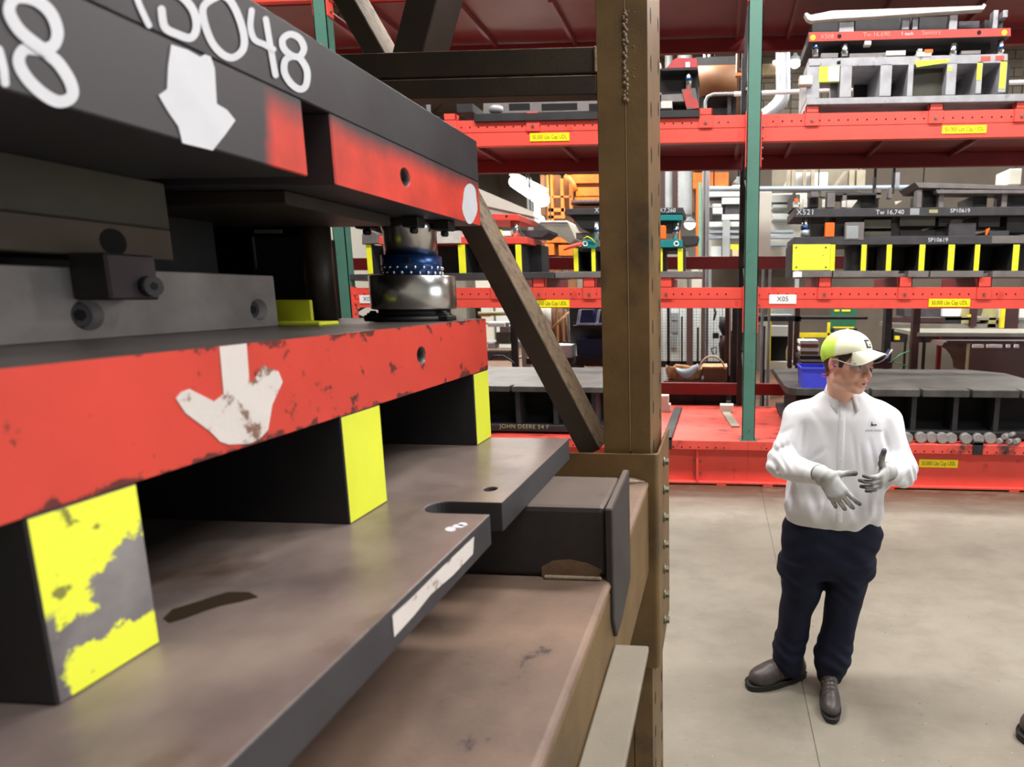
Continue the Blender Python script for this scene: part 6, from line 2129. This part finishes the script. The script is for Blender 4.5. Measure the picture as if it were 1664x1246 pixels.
# long creases read off the photo: (from, to, depth of the furrow, width)
FOLDS = [(A(x0_, y0_, yy_), A(x1_, y1_, yy_), am_, sg_) for x0_, y0_, x1_, y1_, yy_, am_, sg_ in (
    (1302, 762, 1342, 728, 2.67, 0.010, 0.010), (1300, 735, 1306, 690, 2.70, 0.012, 0.010), (1398, 725, 1406, 785, 2.66, 0.009, 0.010), (1412, 715, 1432, 800, 2.68, 0.010, 0.011),
    (1385, 700, 1394, 770, 2.65, 0.006, 0.010), (1432, 738, 1468, 728, 2.62, 0.012, 0.008), (1440, 752, 1472, 742, 2.60, 0.012, 0.008), (1436, 700, 1444, 735, 2.70, 0.010, 0.010),
    (1262, 765, 1290, 742, 2.66, 0.011, 0.009), (1250, 742, 1282, 722, 2.68, 0.009, 0.010), (1285, 785, 1318, 764, 2.55, 0.009, 0.008), (1258, 715, 1285, 695, 2.72, 0.006, 0.012),
    (1320, 800, 1300, 832, 2.66, 0.010, 0.010), (1345, 805, 1335, 842, 2.64, 0.009, 0.009), (1380, 815, 1392, 842, 2.64, 0.010, 0.010), (1412, 800, 1410, 836, 2.66, 0.010, 0.010), (1290, 800, 1284, 826, 2.72, 0.010, 0.010),
    (1310, 650, 1335, 690, 2.70, 0.004, 0.014), (1425, 655, 1405, 690, 2.70, 0.004, 0.014), (1455, 780, 1478, 770, 2.6, 0.012, 0.008))]
S = Field((0.02, 2.34, 0.84), (1.02, 3.06, 1.60), 0.0068)
S.loft(rows([(632, 1346, 1398), (640, 1330, 1412), (648, 1314, 1428), (658, 1298, 1441), (672, 1290, 1449), (690, 1294, 1449), (720, 1300, 1446), (760, 1297, 1440), (790, 1284, 1437), (806, 1275, 1435), (820, 1274, 1434), (832, 1277, 1431), (842, 1280, 1428), (856, 1287, 1422)], 2.80,
            [0.06, 0.075, 0.09, 0.11, 0.125, 0.13, 0.14, 0.145, 0.15, 0.155, 0.155, 0.145, 0.125, 0.11]), 0.0, p=2.3)
S.cone(shR, elR, 0.076, 0.066, 0.06)
S.cone(elR, wrR, 0.062, 0.045, 0.03)
S.cone(elR + [0.02, -0.04, -0.02], elR * 0.35 + wrR * 0.65 + np.array([0, 0, -0.022]), 0.040, 0.030, 0.03)
S.cone(shL, elL, 0.074, 0.066, 0.06)
S.cone(elL, wrL, 0.062, 0.045, 0.03)
S.cone(elL + [0.0, -0.03, -0.045], elL * 0.4 + wrL * 0.6 + np.array([0, 0, -0.03]), 0.038, 0.028, 0.03)
S.disp(shirt_disp)
# placket edge: a slight step down the front, and an open neck
nkc = A(1369, 646, 2.79)
S.cone((nkc[0] + 0.004, nkc[1] - 0.0, nkc[2] - 0.02), (nkc[0], nkc[1] - 0.01, nkc[2] + 0.2), 0.064, 0.075, 0.01, 'sub')
vb = A(1368, 668, 2.675)
S.cone(vb, A(1370, 636, 2.66), 0.008, 0.040, 0.006, 'sub')
zh = float(at(1427, 838, Y=2.8).z)
S.clip(lambda X, Y, Z: (zh - 0.062) - Z + 0 * X)
# sleeves end at the cuff
for el, wr in ((elR, wrR), (elL, wrL)):
    n_ = (wr - el) / np.linalg.norm(wr - el)
    e_ = wr + n_ * 0.012
    sl, (X, Y, Z) = S.win(wr - 0.12, wr + 0.14)
    pl_ = (X - e_[0]) * n_[0] + (Y - e_[1]) * n_[1] + (Z - e_[2]) * n_[2]
    dd = np.sqrt((X - wr[0]) ** 2 + (Y - wr[1]) ** 2 + (Z - wr[2]) ** 2)
    lim = np.where(dd < 0.085, pl_, -1)
    S.f[sl] = np.maximum(S.f[sl], lim)
sV, sF = S.mesh()
sV = relax(sV, sF, 2, 0.4)
shirt = sdf_obj('shirt', sV, sF, 'shirt_cloth', man)
bvh = BVHTree.FromPolygons([Vector(v) for v in sV.tolist()], sF.tolist())


def on_shirt(x, z, off=0.002):
    h = bvh.ray_cast(Vector((x, 2.2, z)), Vector((0, 1, 0)))
    return Vector((x, (h[0].y if h[0] else 2.66) - off, z))


def on_px(px, py, off=0.003):
    """where the sight line through a pixel meets the shirt front, lifted off a little"""
    o_ = Vector((0, 0, CAMH))
    d_ = (at(px, py, Y=2.0) - o_).normalized()
    h = bvh.ray_cast(o_, d_)
    p_ = h[0] if h[0] else at(px, py, Y=2.66)
    return p_ + (h[1] if h[0] else Vector((0, -1, 0))) * off


# placket strip, buttons
P = []
for i in range(40):
    py = 668 + (848 - 668) * i / 39
    xl = 1363.5 - 5.5 * i / 39
    P.append([on_px(xl, py, 0.001), on_px(xl + 0.6, py, 0.0035), on_px(xl + 5, py, 0.0035), on_px(xl + 10, py, 0.0032), on_px(xl + 10.5, py, 0.0005)])
MB().grid(P).build('placket', 'shirt_cloth', shirt)
for py in (683, 715, 745, 833):
    p_ = on_px(1368 - 5.5 * (py - 668) / 180, py, 0.004)
    MB().cyl(p_, p_ + Vector((0, -0.002, 0)), 0.0048, n=12).build('button', 'white_label', shirt)
# chest emblem and words
ec, ew = (1419, 689), (1424, 698.5)
em = [(-4, 2.5), (-3.4, -2), (-2.8, -5), (-2.2, -2), (-1.5, 0.5), (1.5, 0.6), (4, 0), (5.5, 1.6), (3, 2.4), (0, 2.2), (-2, 3)]
MB().add([on_px(ec[0] + x_, ec[1] + y_, 0.004) for x_, y_ in em], [tuple(range(len(em)))]).build('chest_emblem', 'thread_navy', shirt)
me = text_mesh('JOHN DEERE', 4.3, lambda u, v: on_px(1419 + u, 699.5 - v, 0.004), spacing=1.1)
me.materials.append(MATS['thread_navy'])
link_mesh('chest_lettering', me, shirt)
# cuffs
for el, wr in ((elR, wrR), (elL, wrL)):
    n_ = (wr - el) / np.linalg.norm(wr - el)
    b = MB()
    a1 = Vector(n_).orthogonal().normalized(); a2 = Vector(n_).cross(a1)
    P = []
    for t_, r_ in ((-0.055, 0.047), (-0.05, 0.0485), (0.012, 0.0455), (0.016, 0.0435), (0.012, 0.038)):
        c_ = Vector(wr + n_ * t_)
        P.append([c_ + (a1 * math.cos(q) + a2 * math.sin(q)) * r_ for q in [2 * math.pi * k / 24 for k in range(24)]])
    b.grid(P, True, True)
    b.build('cuff', 'shirt_cloth', shirt)
# collar
cc = np.array([nkc[0], nkc[1], nkc[2]])
P = []
NN = 33
for i in range(NN):
    u = -1 + 2 * i / (NN - 1)
    a = math.radians(90) + u * math.radians(158)       # 90 deg = his back (+Y)
    rr_ = 0.068 + 0.004 * abs(u)
    dx, dyv = math.cos(a), math.sin(a)
    dx = -dx if False else dx
    front = max(0, abs(u) - 0.55) / 0.45
    zt = cc[2] + 0.062 - 0.046 * front
    zb_ = cc[2] + 0.012 - 0.060 * front ** 1.4
    ro = rr_ + 0.024 + 0.016 * front
    P.append([Vector((cc[0] + dx * (rr_ - 0.006), cc[1] + dyv * (rr_ - 0.006), zt - 0.03)), Vector((cc[0] + dx * rr_, cc[1] + dyv * rr_, zt)),
              Vector((cc[0] + dx * (rr_ + 0.006), cc[1] + dyv * (rr_ + 0.006), zt + 0.002)),
              Vector((cc[0] + dx * (rr_ + ro) / 2, cc[1] + dyv * (rr_ + ro) / 2, (zt + zb_) / 2 + 0.006)),
              Vector((cc[0] + dx * ro, cc[1] + dyv * ro - 0.012 * front, zb_))])
co_ = MB().grid(P).build('collar', 'shirt_cloth', shirt)
md = co_.modifiers.new('thick', 'SOLIDIFY'); md.thickness = 0.0048

# ---- trousers
T = Field((0.0, 2.52, 0.03), (0.95, 3.04, 1.02), 0.0068)
T.loft(rows([(826, 1286, 1424), (840, 1278, 1426), (858, 1273, 1431), (880, 1270, 1427), (905, 1267, 1422), (925, 1266, 1418)], 2.80, [0.118, 0.125, 0.135, 0.14, 0.135, 0.12]), 0.0, p=2.4)


def leg(spec, ys):
    R_ = []
    for (py, xl, xr), yc, dp in zip(spec, ys, [None] * len(ys)):
        l, r = at(xl, py, Y=yc), at(xr, py, Y=yc)
        hwid = (r.x - l.x) / 2
        R_.append((float(l.z), float((l.x + r.x) / 2), yc, float(hwid), float(hwid * 1.0)))
    return R_


T.loft(leg([(905, 1268, 1346), (930, 1267, 1341), (950, 1270, 1337), (970, 1269, 1330), (995, 1265, 1319), (1020, 1262, 1314), (1040, 1258, 1310), (1055, 1255, 1307), (1070, 1256, 1306), (1084, 1262, 1303), (1094, 1267, 1301)],
            [2.80, 2.795, 2.785, 2.78, 2.78, 2.785, 2.79, 2.79, 2.79, 2.79, 2.79]), 0.03, p=2.1)
T.loft(leg([(905, 1342, 1422), (930, 1341, 1414), (950, 1341, 1408), (975, 1341, 1401), (995, 1339, 1395), (1020, 1335, 1389), (1045, 1329, 1386), (1062, 1322, 1384), (1075, 1321, 1380), (1088, 1324, 1372), (1104, 1328, 1364)],
            [2.80, 2.785, 2.77, 2.755, 2.75, 2.75, 2.75, 2.75, 2.75, 2.75, 2.745]), 0.03, p=2.1)


def pant_disp(X, Y, Z):
    o = folds(X + 1, Y, Z, 30, 30, 30, 0.0022)
    low = np.exp(-((Z - 0.19) / 0.10) ** 2) + 0.7 * np.exp(-((Z - 0.58) / 0.07) ** 2)
    o = o + low * 0.0038 * np.sin(88 * Z + 18 * X + 3 * np.sin(22 * X + 9 * Y))
    hip_ = np.exp(-((Z - 0.80) / 0.08) ** 2)
    return o + hip_ * 0.002 * np.sin(60 * (Z + 0.7 * np.abs(X - 0.47)) + 10 * Y)


T.disp(pant_disp)
T.clip(lambda X, Y, Z: 0.055 - Z + 0 * X)
tV, tF = T.mesh()
tV = relax(tV, tF, 2, 0.4)
trou = sdf_obj('trousers', tV, tF, 'navy_twill', man)

# ---- shoes
def shoe(name, heel, toe, side, parent, sc_=1.0, top_mt='shoe_leather'):
    """slip-on work shoe lying from heel to toe on the floor; side = +1 his left"""
    heel, toe = np.array(heel, float), np.array(toe, float)
    f_ = toe - heel
    L = np.linalg.norm(f_)
    f_ /= L
    l_ = np.array([-f_[1], f_[0]])
    k = L / 0.30
    Q = Field((-0.075, -0.02, 0.004), (0.075, 0.325, 0.17), 0.0042)
    Q.cone((0, 0.05, 0.055), (0.004 * side, 0.19, 0.052), 0.037, 0.043, 0.02)
    Q.ell((0.006 * side, 0.225, 0.046), (0.049, 0.066, 0.044), 0.03)
    Q.cone((0, 0.060, 0.07), (0, 0.068, 0.135), 0.040, 0.043, 0.03)
    Q.cone((0, 0.09, 0.095), (0, 0.17, 0.074), 0.034, 0.032, 0.03)
    Q.clip(lambda X, Y, Z: 0.018 - Z + 0 * X)
    Q.clip(lambda X, Y, Z: Z - 0.145 + 0 * X)
    def crease(X, Y, Z):
        return 0.0015 * np.sin(Y * 260) * np.exp(-((Y - 0.165) / 0.03) ** 2) + 0.0018 * np.exp(-((Y - 0.185 - 0.6 * (X * X) / 0.05) / 0.005) ** 2) * (Z > 0.04)
    Q.disp(crease)
    qV, qF = Q.mesh()
    qV = relax(qV, qF, 2, 0.4)
    tr = lambda V_: np.stack([heel[0] + k * (V_[:, 0] * -l_[0] + V_[:, 1] * f_[0]), heel[1] + k * (V_[:, 0] * -l_[1] + V_[:, 1] * f_[1]), k * V_[:, 2]], 1)
    up_ = sdf_obj(name, tr(qV), qF, top_mt, parent)
    out = []
    for i in range(36):
        t = 2 * math.pi * i / 36
        yy = 0.155 - 0.15 * math.cos(t)
        wdt = 0.036 + 0.018 * (0.5 - 0.5 * math.cos(min(1, max(0, (yy - 0.03) / 0.2)) * math.pi))
        xx = wdt * math.sin(t) * (abs(math.sin(t)) ** -0.35 if abs(math.sin(t)) > 1e-3 else 1) + 0.006 * side * (yy / 0.3)
        out.append((xx, yy))
    o3 = tr(np.array([(a, b_, 0.0) for a, b_ in out]))
    MB().prism([tuple(p_) for p_ in o3], (0, 0, 0.026 * k)).build('sole', 'shoe_sole', up_, 0.004, recalc=True)
    o4 = tr(np.array([(a, b_, 0.026) for a, b_ in out]))
    MB().tube([tuple(p_) for p_ in o4] + [tuple(o4[0])], 0.003, 6).build('welt', 'shoe_sole', up_)
    return up_, tr


sh1, tr1 = shoe('shoe', at(1311, 1098, Z=0)[:2], at(1213, 1116, Z=0)[:2], -1, man)
sh2, tr2 = shoe('shoe', at(1344, 1112, Z=0)[:2], at(1354, 1176, Z=0)[:2], 1, man)
for tr_, so_ in ((tr1, sh1), (tr2, sh2)):
    for sx_ in (-1, 1):
        p_ = tr_(np.array([(sx_ * 0.036, 0.115, 0.098)]))[0]
        MB().lathe([(0.004, -0.003), (0.005, 0), (0.003, 0.003)], p_, 8).build('rivet', 'bolt_zinc', so_)


# ---- gloves
def glove(parent, wr, u, w_, hand, fingers, thumb, fore, scale=1.0):
    """wr wrist point, u finger direction, w_ towards the thumb; fingers: (base across, lengths, bend angles)"""
    u = np.array(u, float); u /= np.linalg.norm(u)
    w_ = np.array(w_, float); w_ -= u * w_.dot(u); w_ /= np.linalg.norm(w_)
    n_ = np.cross(u, w_) * hand                       # out of the back of the hand
    M = np.stack([w_, u, n_], 1) * scale
    G = Field((-0.12, -0.09, -0.12), (0.14, 0.24, 0.10), 0.0023)
    # local: x = towards thumb, y = along the fingers, z = out of the back
    fl_ = (M / scale).T @ (np.array(fore) / np.linalg.norm(fore))
    G.cone(-fl_ * 0.040, (0, 0.0, 0), 0.036, 0.033, 0)
    G.cone((0.018, 0.015, 0), (0.026, 0.085, -0.002), 0.021, 0.0165, 0.014, sq=((0, 0, 1), 0.85))
    G.cone((0.0, 0.010, 0), (0.006, 0.09, 0.002), 0.023, 0.0165, 0.014, sq=((0, 0, 1), 0.85))
    G.cone((-0.014, 0.012, 0), (-0.014, 0.086, 0.0), 0.021, 0.016, 0.014, sq=((0, 0, 1), 0.85))
    G.cone((-0.022, 0.014, -0.004), (-0.031, 0.076, -0.003), 0.018, 0.0145, 0.014, sq=((0, 0, 1), 0.85))
    tips = []
    for bx, by, lens, bends, spread, r0 in fingers:
        p_ = np.array([bx, by, 0.0])
        ang = 0.0
        for q, (L, bd) in enumerate(zip(lens, bends)):
            ang += math.radians(bd)
            d_ = np.array([math.sin(math.radians(spread)), math.cos(math.radians(spread)) * math.cos(ang), -math.sin(ang)])
            d_ /= np.linalg.norm(d_)
            e_ = p_ + d_ * L
            G.cone(p_, e_, r0 * (1 - 0.08 * q), r0 * (1 - 0.08 * (q + 1)), 0.004 if q else 0.006)
            p_ = e_
        tips.append(p_)
    pts = [np.array(t) for t in thumb]
    for q in range(len(pts) - 1):
        G.cone(pts[q], pts[q + 1], [0.019, 0.0135, 0.0118, 0.0112][q], [0.0145, 0.0122, 0.0112, 0.0105][q], 0.010 if q == 0 else 0.004)
    tips.append(pts[-1])
    G.disp(lambda X, Y, Z: 0.0009 * np.sin(210 * Y + 60 * X) * np.exp(-((Y - 0.02) / 0.03) ** 2))
    gV, gF = G.mesh()
    gV = relax(gV, gF, 1, 0.35)
    # dark coated palm and fingertips, pale knit back
    nrm = np.zeros_like(gV)
    e1 = gV[gF[:, 2]] - gV[gF[:, 0]]; e2 = gV[gF[:, 3]] - gV[gF[:, 1]]
    fn_ = np.cross(e1, e2)
    for q in range(4):
        for c_ in range(3):
            nrm[:, c_] += np.bincount(gF[:, q], fn_[:, c_], len(gV))
    nrm /= np.linalg.norm(nrm, axis=1)[:, None] + 1e-9
    dk = np.clip((-nrm[:, 2] - 0.15) / 0.3, 0, 1) * np.clip((gV[:, 1] + 0.005) / 0.02, 0, 1)
    for t in tips:
        dk = np.maximum(dk, np.clip(1.3 - np.linalg.norm(gV - t, axis=1) / 0.038, 0, 1))
    dk = (dk * 0.92)[:, None]
    colr = np.array(srgb(172, 174, 174)) * (1 - dk) + np.array(srgb(74, 75, 80)) * dk
    al = gV @ fl_
    hem = (al < -0.052)[:, None] & (np.linalg.norm(gV, axis=1) < 0.10)[:, None]
    colr = np.where(hem, np.array(srgb(70, 72, 74)), colr)
    Vw = np.array(wr) + gV @ M.T
    g_ = sdf_obj('glove', Vw, gF[:, ::-1] if hand > 0 else gF, 'glove_knit', parent, colr)
    # seam round the cuff
    fv = Vector(np.array(fore) / np.linalg.norm(fore)); a1 = fv.orthogonal().normalized(); a2 = fv.cross(a1)
    P_ = [Vector(wr) - fv * 0.046 * scale + (a1 * math.cos(q) + a2 * math.sin(q)) * 0.0362 * scale for q in [2 * math.pi * k / 24 for k in range(25)]]
    MB().tube(P_, 0.0022, 6).build('glove_hem', 'grey_hem', g_)
    return g_


fR = [(0.028, 0.080, (0.046, 0.029, 0.022), (18, 20, 16), 9, 0.0104), (0.008, 0.086, (0.050, 0.032, 0.023), (26, 28, 20), 2, 0.0106),
      (-0.013, 0.082, (0.047, 0.030, 0.022), (30, 28, 20), -3, 0.0103), (-0.032, 0.071, (0.038, 0.024, 0.019), (32, 28, 20), -8, 0.0095)]
glove(man, A(1342, 773, 2.42), (0.52, -0.44, -0.72), (0.80, -0.05, 0.60), 1, fR, [(0.018, 0.012, -0.006), (0.050, 0.024, -0.012), (0.078, 0.038, -0.016), (0.100, 0.052, -0.018)], wrR - elR, 1.06)
fL = [(0.027, 0.084, (0.040, 0.026, 0.021), (22, 30, 22), 4, 0.0104), (0.007, 0.090, (0.044, 0.029, 0.022), (30, 34, 24), 0, 0.0106),
      (-0.013, 0.086, (0.041, 0.027, 0.021), (26, 30, 22), -4, 0.0102), (-0.031, 0.075, (0.032, 0.021, 0.018), (20, 26, 20), -10, 0.0094)]
glove(man, A(1441, 766, 2.42), (-0.50, -0.82, -0.20), (0.12, -0.05, 1.0), -1, fL, [(0.020, 0.018, -0.008), (0.052, 0.040, -0.016), (0.088, 0.048, -0.016), (0.118, 0.046, -0.012)], wrL - elL, 1.0)
# the toe of a second shoe at the right edge of the picture belongs to someone outside it
ot = thing('work_shoe', 'dark work shoe toe at the right edge on the concrete floor', 'shoe', at(1664, 1200, Z=0))
shoe('shoe_upper', at(1745, 1165, Z=0)[:2], at(1658, 1204, Z=0)[:2], -1, ot)
